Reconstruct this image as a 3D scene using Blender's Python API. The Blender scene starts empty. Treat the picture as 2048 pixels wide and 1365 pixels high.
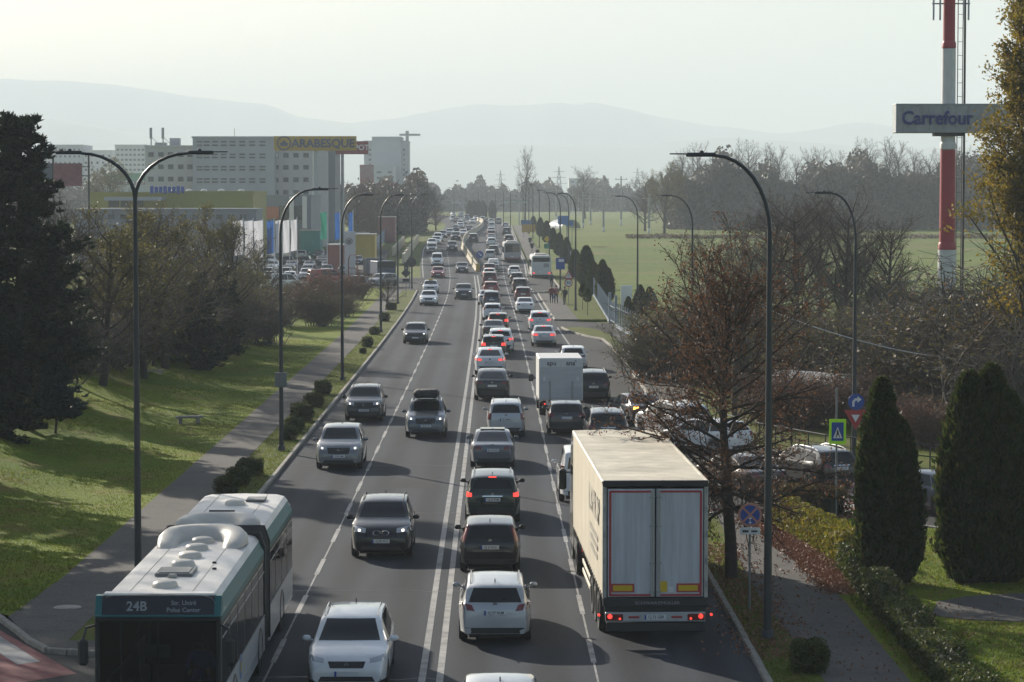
import bpy, bmesh, math, random
import numpy as np
from mathutils import Vector, Matrix
from mathutils.bvhtree import BVHTree

# ------------------------------------------------------------------ camera, sky, sun, exposure
S = bpy.context.scene
COL = S.collection
CAM_H, FPX, PW, PH, HORIZON = 10.9, 5200.0, 2048.0, 1365.0, 388.0
PITCH = math.atan((PH/2 - HORIZON)/FPX)
cam_data = bpy.data.cameras.new('camera')
cam_data.sensor_width = 36.0
cam_data.lens = FPX/PW*36.0
cam_data.clip_start, cam_data.clip_end = 0.5, 24000.0
cam = bpy.data.objects.new('camera', cam_data)
cam.location = (0, 0, CAM_H)
cam.rotation_euler = (math.pi/2 - PITCH, 0, 0)
COL.objects.link(cam); S.camera = cam

SUN_EL, SUN_AZ = math.radians(21.0), math.radians(-32.0)     # azimuth from +Y, negative is to the left
SUN_DIR = Vector((math.sin(SUN_AZ)*math.cos(SUN_EL), math.cos(SUN_AZ)*math.cos(SUN_EL), math.sin(SUN_EL)))
W = bpy.data.worlds.new('World'); S.world = W; W.use_nodes = True
nt = W.node_tree; nt.nodes.clear()
sky = nt.nodes.new('ShaderNodeTexSky'); sky.sky_type = 'NISHITA'; sky.sun_disc = False
sky.sun_elevation, sky.sun_rotation = SUN_EL, SUN_AZ
sky.altitude, sky.air_density, sky.dust_density, sky.ozone_density = 350, 1.0, 2.1, 1.5
bg = nt.nodes.new('ShaderNodeBackground'); bg.inputs["Strength"].default_value = 0.066
wo = nt.nodes.new('ShaderNodeOutputWorld')
nt.links.new(sky.outputs[0], bg.inputs[0]); nt.links.new(bg.outputs[0], wo.inputs[0])
sl = bpy.data.lights.new('sun', 'SUN'); sl.energy = 5.0; sl.angle = math.radians(0.6); sl.color = (1.0, 0.92, 0.80)
so = bpy.data.objects.new('sun', sl); COL.objects.link(so)
so.rotation_euler = (-SUN_DIR).to_track_quat('-Z', 'Y').to_euler(); so.location = (-60, 60, 80)
vs = S.view_settings
vs.view_transform = 'Standard'; vs.look = 'None'; vs.exposure = 0.97; vs.gamma = 1.0; vs.use_curve_mapping = False
S.render.engine = 'CYCLES'
cy = S.cycles
cy.max_bounces = 6; cy.diffuse_bounces = 2; cy.glossy_bounces = 3; cy.transmission_bounces = 4
cy.transparent_max_bounces = 12; cy.volume_bounces = 1; cy.use_denoising = True
cy.sample_clamp_indirect = 6.0; cy.caustics_reflective = False; cy.caustics_refractive = False
R = random.Random(7)

# ------------------------------------------------------------------ helpers: terrain and placing
def lerp(a, b, t): return a + (b-a)*t
def sst(t):
    t = min(1.0, max(0.0, t)); return t*t*(3-2*t)
def rise(y): return 2.4*sst((y-330)/170.0)
def interp(tab, y, k=1):
    if y <= tab[0][0]: return tab[0][k]
    for a, b in zip(tab, tab[1:]):
        if y <= b[0]: return lerp(a[k], b[k], (y-a[0])/(b[0]-a[0]))
    return tab[-1][k]
def ray(px, py):
    return Vector(((px-PW/2)/FPX, math.cos(PITCH)+(PH/2-py)/FPX*math.sin(PITCH), -math.sin(PITCH)+(PH/2-py)/FPX*math.cos(PITCH)))
def at_depth(px, py, Y):
    """world point at distance Y down the road seen in that direction (used while measuring the photograph)"""
    d = ray(px, py); t = Y/d.y
    return Vector((d.x*t, Y, CAM_H + d.z*t))
def at(px, py):
    """where the line of sight meets the terrain"""
    d = ray(px, py); lo = 40.0
    y = lo
    while y < 2500:
        p = at_depth(px, py, y)
        if p.z <= gz(p.x, y): break
        lo = y; y *= 1.012
    hi = y
    for _ in range(30):
        m = (lo+hi)/2; p = at_depth(px, py, m)
        if p.z <= gz(p.x, m): hi = m
        else: lo = m
    p = at_depth(px, py, hi); p.z = gz(p.x, hi)
    return p
# road table: distance, left kerb, centre line, right kerb
ROAD = [(20,-9.0,-1.7,5.7),(60,-9.0,-1.83,5.62),(84,-9.0,-2.0,5.45),(110,-9.1,-2.15,5.3),(150,-9.25,-2.4,5.0),(190,-9.4,-2.68,4.35),
        (230,-9.7,-3.0,3.5),(265,-10.1,-3.4,3.0),(294,-10.6,-3.85,2.6),(340,-11.9,-4.7,2.2),(385,-13.6,-5.6,2.1),(430,-15.0,-7.0,1.4),(465,-15.4,-8.0,.9),
        (530,-15.6,-8.1,.5),(600,-16.2,-7.5,.1),(690,-17.4,-7.6,-.3),(770,-20,-9.5,-2.2),(860,-26,-15,-7),(960,-38,-26,-17),(1080,-62,-48,-38),(1250,-110,-94,-82)]
def xl(y): return interp(ROAD, y, 1)
def xc(y): return interp(ROAD, y, 2)
def xr(y): return interp(ROAD, y, 3)
def bank(x, y):
    s = (xl(y)-3.9) - x
    if s <= 0: return 0.0
    return 3.1*sst((s-1.5)/21.0)*sst((y-68)/26.0)*(1-sst((y-240)/60.0))
def gz(x, y): return rise(y) + bank(x, y)

# ------------------------------------------------------------------ helpers: materials
MATS = {}
def new_mat(name):
    m = bpy.data.materials.new(name); m.use_nodes = True
    return m, m.node_tree, m.node_tree.nodes['Principled BSDF']
def mat(name, col=None, rough=.6, metal=0., var=.0, scale=4., bump=0., coat=0., emit=None, es=1., col2=None, coords='Object', stretch=(1,1,1), spec=.5, detail=5.):
    if name in MATS: return MATS[name]
    m, t, b = new_mat(name); N, Lk = t.nodes, t.links
    b.inputs['Base Color'].default_value = (*col, 1); b.inputs['Roughness'].default_value = rough
    b.inputs['Metallic'].default_value = metal; b.inputs['Coat Weight'].default_value = coat
    b.inputs['Coat Roughness'].default_value = .04; b.inputs['Specular IOR Level'].default_value = spec
    if var or bump or col2:
        tc = N.new('ShaderNodeTexCoord'); mp = N.new('ShaderNodeMapping'); mp.inputs['Scale'].default_value = stretch
        nz = N.new('ShaderNodeTexNoise'); nz.inputs['Scale'].default_value = scale; nz.inputs['Detail'].default_value = detail; nz.inputs['Roughness'].default_value = .65
        if coords == 'World':
            g = N.new('ShaderNodeNewGeometry'); Lk.new(g.outputs['Position'], mp.inputs[0])
        else: Lk.new(tc.outputs[coords], mp.inputs[0])
        Lk.new(mp.outputs[0], nz.inputs['Vector'])
        if var or col2:
            r = N.new('ShaderNodeValToRGB'); r.color_ramp.elements[0].position = .3; r.color_ramp.elements[1].position = .72
            c2 = col2 or tuple(min(1, c*(1+var)) for c in col); c1 = col if col2 else tuple(c*(1-var) for c in col)
            r.color_ramp.elements[0].color = (*c1, 1); r.color_ramp.elements[1].color = (*c2, 1)
            Lk.new(nz.outputs['Fac'], r.inputs[0]); Lk.new(r.outputs[0], b.inputs['Base Color'])
        if bump:
            bp = N.new('ShaderNodeBump'); bp.inputs['Strength'].default_value = 1.; bp.inputs['Distance'].default_value = bump
            Lk.new(nz.outputs['Fac'], bp.inputs['Height']); Lk.new(bp.outputs[0], b.inputs['Normal'])
    if emit:
        b.inputs['Emission Color'].default_value = (*emit, 1); b.inputs['Emission Strength'].default_value = es
    MATS[name] = m
    return m
def ground_mat(name, cols, scales, rough=.9, bump=.02, stretch=(1,1,1), spec=.1):
    """three-tone ground: a broad, a middle and a fine noise blended together"""
    m, t, b = new_mat(name); N, Lk = t.nodes, t.links
    g = N.new('ShaderNodeNewGeometry'); mp = N.new('ShaderNodeMapping'); mp.inputs['Scale'].default_value = stretch
    Lk.new(g.outputs['Position'], mp.inputs[0])
    def noise(sc, det, src=mp.outputs[0]):
        n = N.new('ShaderNodeTexNoise'); n.inputs['Scale'].default_value = sc; n.inputs['Detail'].default_value = det; n.inputs['Roughness'].default_value = .6
        Lk.new(src, n.inputs['Vector']); return n
    n1, n2, n3 = noise(scales[0], 4), noise(scales[1], 5), noise(scales[2], 3, g.outputs['Position'])
    def ramp(n, lo, hi):
        r = N.new('ShaderNodeMapRange'); r.inputs[1].default_value = lo; r.inputs[2].default_value = hi; Lk.new(n.outputs['Fac'], r.inputs[0]); return r
    def mix(a, bcol, f, mode='MIX'):
        x = N.new('ShaderNodeMix'); x.data_type = 'RGBA'; x.blend_type = mode
        for i, v in ((6, a), (7, bcol)):
            if hasattr(v, 'default_value'): Lk.new(v, x.inputs[i])
            else: x.inputs[i].default_value = (*v, 1)
        if hasattr(f, 'default_value'): Lk.new(f, x.inputs[0])
        else: x.inputs[0].default_value = f
        return x.outputs[2]
    c = mix(cols[0], cols[1], ramp(n1, .38, .62).outputs[0])
    c = mix(c, cols[2], ramp(n2, .5, .72).outputs[0])
    r3 = ramp(n3, .25, .75); r3.inputs[3].default_value = .72; r3.inputs[4].default_value = 1.28
    cc = N.new('ShaderNodeCombineColor')
    for i in range(3): Lk.new(r3.outputs[0], cc.inputs[i])
    c = mix(c, cc.outputs[0], 1.0, 'MULTIPLY')
    Lk.new(c, b.inputs['Base Color'])
    b.inputs['Roughness'].default_value = rough; b.inputs['Specular IOR Level'].default_value = spec
    bp = N.new('ShaderNodeBump'); bp.inputs['Distance'].default_value = bump; Lk.new(n3.outputs['Fac'], bp.inputs['Height']); Lk.new(bp.outputs[0], b.inputs['Normal'])
    MATS[name] = m
    return m
def leaf_mat(name, cols, trans=.45, rough=.6):
    """leaf or needle: colour differs from leaf to leaf, light shines through"""
    if name in MATS: return MATS[name]
    m, t, b = new_mat(name); N, Lk = t.nodes, t.links
    g = N.new('ShaderNodeNewGeometry'); r = N.new('ShaderNodeValToRGB')
    el = r.color_ramp.elements
    for i, c in enumerate(cols):
        e = el[i] if i < 2 else el.new(1.0)
        e.position = i/(len(cols)-1); e.color = (*c, 1)
    Lk.new(g.outputs['Random Per Island'], r.inputs[0]); Lk.new(r.outputs[0], b.inputs['Base Color'])
    b.inputs['Roughness'].default_value = rough; b.inputs['Specular IOR Level'].default_value = .25
    tr = N.new('ShaderNodeBsdfTranslucent'); Lk.new(r.outputs[0], tr.inputs[0])
    mx = N.new('ShaderNodeMixShader'); mx.inputs[0].default_value = trans
    Lk.new(b.outputs[0], mx.inputs[1]); Lk.new(tr.outputs[0], mx.inputs[2])
    Lk.new(mx.outputs[0], N['Material Output'].inputs[0])
    MATS[name] = m
    return m
def glass_mat(name, tint, alpha):
    """clear glass one can look through: a glossy coat over tinted transparency"""
    m, t, b = new_mat(name); N, Lk = t.nodes, t.links
    tr = N.new('ShaderNodeBsdfTransparent'); tr.inputs[0].default_value = (*tint, 1)
    gl = N.new('ShaderNodeBsdfGlossy'); gl.inputs['Roughness'].default_value = .03
    fr = N.new('ShaderNodeFresnel'); fr.inputs[0].default_value = 1.5
    mx = N.new('ShaderNodeMixShader'); Lk.new(fr.outputs[0], mx.inputs[0]); Lk.new(tr.outputs[0], mx.inputs[1]); Lk.new(gl.outputs[0], mx.inputs[2])
    Lk.new(mx.outputs[0], N['Material Output'].inputs[0]); MATS[name] = m
    return m

# ------------------------------------------------------------------ helpers: meshes and objects
class MB:
    def __init__(s): s.v = []; s.f = []; s.m = []
    def add(s, vs, fs, m=0):
        o = len(s.v); s.v += [tuple(v) for v in vs]; s.f += [tuple(i+o for i in f) for f in fs]; s.m += [m]*len(fs); return s
    def box(s, cx, cy, cz, sx, sy, sz, m=0, rz=0., bev=0., M=None):
        if bev:
            b = min(bev, .49*sx, .49*sy, .49*sz); hx, hy, hz = sx/2, sy/2, sz/2; vs = []; idx = {}
            for ix in (-1, 1):
                for iy in (-1, 1):
                    for iz in (-1, 1):
                        for a in range(3):
                            q = [ix*(hx-b), iy*(hy-b), iz*(hz-b)]; q[a] = (ix*hx, iy*hy, iz*hz)[a]
                            idx[(ix, iy, iz, a)] = len(vs); vs.append(q)
            fs = []
            for a in range(3):
                o1, o2 = (a+1) % 3, (a+2) % 3
                for sg in (-1, 1):
                    q = []
                    for u, w in ((-1,-1),(1,-1),(1,1),(-1,1)):
                        k = [0,0,0]; k[a] = sg; k[o1] = u; k[o2] = w; q.append(idx[(*k, a)])
                    fs.append(q if sg > 0 else q[::-1])
                for u in (-1, 1):
                    for w in (-1, 1):
                        k0 = [0,0,0]; k1 = [0,0,0]; k0[a] = -1; k1[a] = 1
                        for k in (k0, k1): k[o1] = u; k[o2] = w
                        q = [idx[(*k0, o1)], idx[(*k1, o1)], idx[(*k1, o2)], idx[(*k0, o2)]]
                        fs.append(q if u*w < 0 else q[::-1])
            for ix in (-1, 1):
                for iy in (-1, 1):
                    for iz in (-1, 1):
                        q = [idx[(ix, iy, iz, a)] for a in range(3)]; fs.append(q if ix*iy*iz > 0 else q[::-1])
        else:
            vs = [(x*sx/2, y*sy/2, z*sz/2) for x in (-1,1) for y in (-1,1) for z in (-1,1)]
            fs = [(0,1,3,2),(4,6,7,5),(0,4,5,1),(2,3,7,6),(0,2,6,4),(1,5,7,3)]
        c, sn = math.cos(rz), math.sin(rz)
        if M is not None: vs = [M @ Vector(v) for v in vs]
        s.add([(cx+v[0]*c-v[1]*sn, cy+v[0]*sn+v[1]*c, cz+v[2]) for v in vs], fs, m); return s
    def tube(s, pts, rs, n=8, m=0, caps=True):
        pts = [Vector(p) for p in pts]
        if not hasattr(rs, '__len__'): rs = [rs]*len(pts)
        T = [(pts[min(i+1, len(pts)-1)]-pts[max(i-1, 0)]).normalized() for i in range(len(pts))]
        ref = Vector((0,0,1)) if abs(T[0].z) < .9 else Vector((1,0,0))
        vs = []
        for p, t, r in zip(pts, T, rs):
            u = t.cross(ref)
            if u.length < 1e-4: u = t.cross(Vector((0,1,0)))
            u.normalize(); w = t.cross(u)
            for k in range(n):
                a = 2*math.pi*k/n; vs.append(p + (u*math.cos(a)+w*math.sin(a))*r)
        fs = []
        for i in range(len(pts)-1):
            for k in range(n):
                k2 = (k+1) % n; fs.append((i*n+k, (i+1)*n+k, (i+1)*n+k2, i*n+k2))
        if caps: fs.append(tuple(range(n))); fs.append(tuple(reversed(range((len(pts)-1)*n, len(pts)*n))))
        return s.add(vs, fs, m)
    def prism(s, poly, axis, c0, c1, m=0):
        """outline in the two other axes, pushed along axis from c0 to c1"""
        def P(a, b, c): return {0:(c,a,b), 1:(a,c,b), 2:(a,b,c)}[axis]
        n = len(poly); vs = [P(*p, c0) for p in poly] + [P(*p, c1) for p in poly]
        ar = sum(poly[i][0]*poly[(i+1)%n][1]-poly[(i+1)%n][0]*poly[i][1] for i in range(n))
        flip = (ar > 0) ^ (axis == 1) ^ (c1 < c0)
        fs = [tuple(range(n)), tuple(reversed(range(n, 2*n)))] + [(i, i+n, (i+1)%n+n, (i+1)%n) for i in range(n)]
        if flip: fs = [f[::-1] for f in fs]
        return s.add(vs, fs, m)
    def lathe(s, prof, n=20, axis=2, c=(0,0,0), m=0):
        vs = []; 
        for r, h in prof:
            for k in range(n):
                a = 2*math.pi*k/n; q = (r*math.cos(a), r*math.sin(a), h)
                q = {2:q, 0:(q[2], q[0], q[1]), 1:(q[1], q[2], q[0])}[axis]
                vs.append((q[0]+c[0], q[1]+c[1], q[2]+c[2]))
        fs = []
        for i in range(len(prof)-1):
            for k in range(n):
                k2 = (k+1)%n; fs.append((i*n+k, i*n+k2, (i+1)*n+k2, (i+1)*n+k))
        return s.add(vs, fs, m)
    def mesh(s, name, mats, smooth=None):
        me = bpy.data.meshes.new(name); me.from_pydata(s.v, [], s.f)
        for m in (mats if isinstance(mats, (list, tuple)) else [mats]): me.materials.append(m)
        if any(s.m): me.polygons.foreach_set('material_index', s.m)
        if smooth:
            me.polygons.foreach_set('use_smooth', [True]*len(me.polygons)); me.set_sharp_from_angle(angle=math.radians(smooth))
        me.update(); return me
    def build(s, name, mats, parent=None, smooth=None, loc=None, rz=0.):
        return place(name, s.mesh(name, mats, smooth), parent, loc, rz)
def place(name, me, parent=None, loc=None, rz=0.):
    o = bpy.data.objects.new(name, me); COL.objects.link(o)
    if parent is not None: o.parent = parent
    if loc is not None: o.location = loc
    if rz: o.rotation_euler = (0, 0, rz)
    return o
def tag(o, label, cat, group=None):
    o['label'] = label; o['category'] = cat
    if group: o['group'] = group
    return o
def thing(name, label, cat, loc=(0,0,0), rz=0., group=None):
    o = bpy.data.objects.new(name, None); COL.objects.link(o); o.location = loc; o.rotation_euler = (0,0,rz); o.empty_display_size = .2
    return tag(o, label, cat, group)
def struct(o): o['kind'] = 'structure'; return o
def stuff(o, label=None, cat=None):
    o['kind'] = 'stuff'
    if label: o['label'] = label; o['category'] = cat
    return o
def copy_tree(o, parent=None):
    c = o.copy(); COL.objects.link(c); c.parent = parent
    for ch in o.children: copy_tree(ch, c)
    return c
MESHMAT = {}
def with_mat(me, m):
    k = (me.name, m.name)
    if k not in MESHMAT:
        c = me.copy(); c.materials.clear(); c.materials.append(m); MESHMAT[k] = c
    return MESHMAT[k]
def big_mesh(name, V, F, mats, mi=None, smooth=False):
    """V (n,3), F (k,3 or 4) arrays"""
    me = bpy.data.meshes.new(name); n, k = F.shape
    me.vertices.add(len(V)); me.vertices.foreach_set('co', np.ascontiguousarray(V, dtype=np.float32).ravel())
    me.loops.add(n*k); me.loops.foreach_set('vertex_index', np.ascontiguousarray(F, dtype=np.int32).ravel())
    me.polygons.add(n); me.polygons.foreach_set('loop_start', np.arange(0, n*k, k, dtype=np.int32))
    if mi is not None: me.polygons.foreach_set('material_index', np.asarray(mi, dtype=np.int32))
    for m in (mats if isinstance(mats, (list, tuple)) else [mats]): me.materials.append(m)
    me.update(calc_edges=True)
    if smooth: me.polygons.foreach_set('use_smooth', np.ones(n, dtype=bool))
    return me
TXT = {}
def text_mesh(s, size, m, depth=.004, bold=0., align='CENTER', squeeze=1.0):
    k = (s, size, m.name, depth, bold, align, squeeze)
    if k in TXT: return TXT[k]
    cu = bpy.data.curves.new('lettering', 'FONT'); cu.body = s; cu.size = size; cu.extrude = depth; cu.offset = bold
    cu.align_x = align; cu.align_y = 'CENTER'; cu.resolution_u = 3
    o = bpy.data.objects.new('lettering', cu); COL.objects.link(o)
    bpy.context.view_layer.update()
    me = bpy.data.meshes.new_from_object(o.evaluated_get(bpy.context.evaluated_depsgraph_get()))
    bpy.data.objects.remove(o); bpy.data.curves.remove(cu)
    me.materials.clear(); me.materials.append(m)
    # stand it up: reading direction +X, up +Z, facing -Y
    me.transform(Matrix.Rotation(math.pi/2, 4, 'X') @ Matrix.Scale(squeeze, 4, (1,0,0)))
    TXT[k] = me
    return me
def lettering(s, size, m, parent, loc, rz=0., **kw):
    return place('lettering', text_mesh(s, size, m, **kw), parent, loc, rz)

# common materials
M_white = mat('white_paint', (.75,.75,.73), .4, var=.06, scale=1.5)
M_black = mat('black_plastic', (.015,.015,.016), .5)
M_rubber = mat('tyre_rubber', (.018,.018,.018), .8, var=.2, scale=20)
M_alloy = mat('wheel_alloy', (.35,.35,.36), .3, metal=.8)
M_glass = mat('car_glass', (.010,.012,.014), .03, spec=.4)
M_chrome = mat('chrome', (.6,.6,.6), .15, metal=1.)
M_pole = mat('lamp_post_paint', (.028,.032,.038), .45, var=.15, scale=3)
M_steel = mat('galvanised_steel', (.32,.34,.35), .45, metal=.5, var=.12, scale=6)
M_conc = mat('concrete', (.36,.345,.31), .9, var=.22, scale=1.3, bump=.004)
M_kerb = mat('kerb_stone', (.27,.25,.215), .9, var=.3, scale=2.2, bump=.006)
M_skin = mat('skin', (.45,.27,.2), .6)

# ------------------------------------------------------------------ ground, road, pavements
M_field = ground_mat('field_grass', ((.075,.115,.012),(.11,.145,.018),(.16,.135,.045)), (.014,.06,1.1), bump=.05)
M_lawn = ground_mat('lawn_grass', ((.088,.138,.006),(.155,.19,.010),(.16,.12,.028)), (.13,.45,8.), bump=.06)
M_verge = ground_mat('verge_grass', ((.075,.10,.014),(.10,.12,.018),(.13,.10,.035)), (.3,1.2,11.), bump=.05)
M_asph = ground_mat('asphalt', ((.036,.041,.050),(.051,.057,.067),(.025,.029,.036)), (.16,.5,16.), rough=.78, bump=.003, stretch=(1,.10,1), spec=.08)
M_asph2 = ground_mat('side_street_asphalt', ((.05,.05,.05),(.062,.061,.059),(.042,.042,.042)), (.2,.7,14.), rough=.8, bump=.003, spec=.08)
M_walk = ground_mat('pavement_asphalt', ((.105,.098,.09),(.12,.112,.102),(.085,.08,.075)), (.15,.9,14.), rough=.85, bump=.004, spec=.1)
M_line = mat('road_marking_paint', (.40,.39,.37), .7, col2=(.11,.11,.11), scale=1.5, coords='World', detail=8.)
M_line2 = mat('worn_marking_paint', (.13,.13,.128), .7, col2=(.36,.355,.34), scale=1.6, coords='World', detail=9.)
M_red = mat('red_surfacing', (.20,.05,.05), .8, var=.35, scale=2.5, coords='World')

ys = [-60,0,40,100,200,300]+[330+17*i for i in range(11)]+[560,700,1000,1600,2600,11700]
b = MB()
xs = [-7900,-600,-120,-20,20,120,600,7900]
b.add([(x, y, rise(y)-.14) for y in ys for x in xs], [(j*len(xs)+i, j*len(xs)+i+1, (j+1)*len(xs)+i+1, (j+1)*len(xs)+i) for j in range(len(ys)-1) for i in range(len(xs)-1)])
ground = struct(b.build('ground', M_field))
def ysteps(y0, y1, st=6.):
    n = max(1, int(math.ceil((y1-y0)/st))); return [lerp(y0, y1, i/n) for i in range(n+1)]
def strip(name, fa, fb, y0, y1, mt, dz=0., st=6., thick=0., parent=None, off=None):
    """ribbon between two edges x=fa(y), x=fb(y)"""
    Y = ysteps(y0, y1, st); b = MB(); n = len(Y)
    vs = [(fa(y), y, rise(y)+dz) for y in Y]+[(fb(y), y, rise(y)+dz) for y in Y]
    fs = [(i, n+i, n+i+1, i+1) for i in range(n-1)]
    if thick:
        vs += [(x, y, z-thick) for x, y, z in vs]; k = 2*n
        fs += [(i, i+1, k+i+1, k+i) for i in range(n-1)] + [(n+i+1, n+i, k+n+i, k+n+i+1) for i in range(n-1)]
        fs += [(0, k, k+n, n), (n-1, 2*n-1, k+2*n-1, k+n-1)]
    b.add(vs, fs); return b.build(name, mt, parent)
def slab(name, poly, top, mt, thick=.25, parent=None):
    """flat area with an outline in plan"""
    b = MB(); n = len(poly)
    ar = sum(poly[i][0]*poly[(i+1)%n][1]-poly[(i+1)%n][0]*poly[i][1] for i in range(n))
    if ar < 0: poly = poly[::-1]
    vs = [(x, y, rise(y)+top) for x, y in poly]+[(x, y, rise(y)+top-thick) for x, y in poly]
    b.add(vs, [tuple(range(n))]+[(i, i+n, (i+1)%n+n, (i+1)%n) for i in range(n)])
    return b.build(name, mt, parent)
def lane_l(y): return (xl(y)+xc(y))/2 + interp([(60,-.15),(150,-.1),(230,-.1),(330,.2),(500,.3)], y)
def lane_r(y): return interp([(50,2.0),(66,1.85),(86,1.65),(105,1.49),(129,1.33),(185,.82),(240,.2),(280,-.34),(340,-1.05),(400,-1.5),(480,-2.8),(700,-4.),(770,-6),(860,-11),(960,-21.5),(1080,-43),(1250,-88)], y)
Y = ysteps(20, 1250, 5.); b = MB(); n = len(Y)
for y in Y:
    for x in (xl(y), lane_l(y), xc(y), lane_r(y), xr(y)): b.v.append((x, y, rise(y)))
b.f = [(j*5+i, j*5+i+1, j*5+i+6, j*5+i+5) for j in range(n-1) for i in range(4)]; b.m = [0]*len(b.f)
road = struct(b.build('road', M_asph))
uv = road.data.uv_layers.new(name='lane')            # u counts the lanes, v runs along the road
for pl in road.data.polygons:
    for li in pl.loop_indices:
        vi = road.data.loops[li].vertex_index; uv.data[li].uv = (vi % 5, b.v[vi][1]*.1)
# wheel tracks: polished darker bands worn into each lane
t_ = M_asph.node_tree; N_, K_ = t_.nodes, t_.links; bs = N_['Principled BSDF']
um = N_.new('ShaderNodeUVMap'); um.uv_map = 'lane'; sx = N_.new('ShaderNodeSeparateXYZ'); K_.new(um.outputs[0], sx.inputs[0])
def mth(op, a, v=None):
    q = N_.new('ShaderNodeMath'); q.operation = op; K_.new(a, q.inputs[0])
    if v is not None: q.inputs[1].default_value = v
    return q.outputs[0]
tr = mth('ABSOLUTE', mth('SUBTRACT', mth('FRACT', mth('MULTIPLY', sx.outputs[0], 2.)), .5))
mr_ = N_.new('ShaderNodeMapRange'); mr_.interpolation_type = 'SMOOTHSTEP'; mr_.inputs[1].default_value = .06; mr_.inputs[2].default_value = .36; mr_.inputs[3].default_value = .70; mr_.inputs[4].default_value = 1.12; K_.new(tr, mr_.inputs[0])
src = bs.inputs['Base Color'].links[0].from_socket; cc_ = N_.new('ShaderNodeCombineColor')
for i in range(3): K_.new(mr_.outputs[0], cc_.inputs[i])
mx_ = N_.new('ShaderNodeMix'); mx_.data_type = 'RGBA'; mx_.blend_type = 'MULTIPLY'; mx_.inputs[0].default_value = 1.; K_.new(src, mx_.inputs[6]); K_.new(cc_.outputs[0], mx_.inputs[7]); K_.new(mx_.outputs[2], bs.inputs['Base Color'])
# right-hand widening where the side street merges, bus bay, driveway
def bay(y): return interp([(100,8.2),(118,7.5),(141,7.3),(170,7.25),(183,7.05),(194,6.7),(200,5.1),(208,4.2),(212,3.9)], y)
SIDE_NEAR = [(5.45,84.5),(5.9,86.6),(7,88.2),(9,88.6),(11.2,87.2),(16,81.2),(24,74.5),(40,66)]
SIDE_FAR = [(44,84),(24,94.5),(16.2,101),(12.5,105.5),(10.2,111.5),(8.6,120)]
side = [(xr(84.5)-.2,84.5)]+SIDE_NEAR+SIDE_FAR+[(bay(y),y) for y in (130,141,155,170,183,190,194,198,203,208,212)]+[(xr(y)-.2,y) for y in (212,190,170,150,130,110,95)]
struct(slab('side_street', side, .004, M_asph2, .1))
struct(slab('driveway', [(xr(199),199.2),(8.9,197.5),(9.3,200),(8.3,219),(xr(221),223)], .008, M_asph2, .1))
struct(slab('bus_bay', [(xr(284)-.3,284),(xr(292)+1.6,291),(xr(300)+2.9,300),(xr(335)+2.9,335),(xr(352)-.3,352)], .004, M_asph2, .1))
struct(slab('left_side_street', [(-8.9,20),(-8.9,60.5),(-10,60.8),(-11.1,61.2),(-12.3,64.1),(-13.3,66.6),(-15.5,70),(-20,74.5),(-45,80),(-45,30)], .004, M_asph2, .1))
struct(slab('left_junction', [(xl(292)+.3,292),(-14.5,293),(-30,300),(-60,318),(-60,342),(-30,340),(-16,338),(xl(338)+.3,338)], .004, M_asph2, .1))

# kerbs: single stones near the camera, plain runs further off
def kerb(name, pts, nearmax=95., h=.13, w=.16, stone=.95):
    """pts: plan polyline; stones follow it"""
    root = None; run = MB(); prev = None; first = None
    seg = []
    for p, q in zip(pts, pts[1:]):
        L = math.hypot(q[0]-p[0], q[1]-p[1]); n = max(1, round(L/stone))
        for i in range(n): seg.append((lerp(p[0],q[0],i/n), lerp(p[1],q[1],i/n), lerp(p[0],q[0],(i+1)/n), lerp(p[1],q[1],(i+1)/n)))
    far = MB(); near = []
    for i, (x0,y0,x1,y1) in enumerate(seg):
        L = math.hypot(x1-x0, y1-y0); a = math.atan2(y1-y0, x1-x0); cx, cyy = (x0+x1)/2, (y0+y1)/2
        jit = R.uniform(-.008,.008); rt = R.uniform(-.012,.012)
        if cyy < nearmax: near.append((cx,cyy,rise(cyy)+h/2-.05+jit,L,a+rt))
        else: far.box(cx, cyy, rise(cyy)+h/2-.05, L*.999-.012, w, h+.1, rz=a, bev=.02)
    root = far.build(name, M_kerb) if far.v else None
    if root is None:
        root = bpy.data.objects.new(name, None); COL.objects.link(root)
    struct(root)
    sm = MB().box(0,0,0,1.,w,h+.1,bev=.022).mesh('kerb_stone', M_kerb)
    for cx,cyy,cz,L,a in near:
        o = place('kerb_stone', sm, root, (cx,cyy,cz), a); o.scale.x = L-.018
    return root
kerb('kerb_left', [(xl(y)-.09,y) for y in ysteps(61,292,12)], 98)
kerb('kerb_left_corner', [(-9.15,60.75),(-10,60.95),(-11.05,61.35),(-11.7,62.6),(-12.35,64.25),(-13.4,66.75),(-15.6,70.2),(-20,74.7),(-34,78)], 80, stone=.7)
kerb('kerb_right', [(xr(y)+.09,y) for y in ysteps(45,84,10)]+[(5.98,86.4),(7.05,88.05),(9,88.45),(11.1,87.05),(15.95,81.05),(24,74.4)], 98)
kerb('kerb_side_street', [(24,94.6),(16.2,101.1),(12.6,105.6),(10.3,111.6),(8.7,120)]+[(bay(y)+.08,y) for y in (130,141,155,170,183,190,194,198,203,208,211)], 90)
kerb('kerb_right_far', [(xr(y)+.09,y) for y in ysteps(224,284,12)]+[(xr(292)+1.7,291),(xr(300)+3.0,300),(xr(335)+3.0,335)]+[(xr(352)+.1,352)]+[(xr(y)+.09,y) for y in ysteps(360,720,20)], 0, stone=3.)

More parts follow.
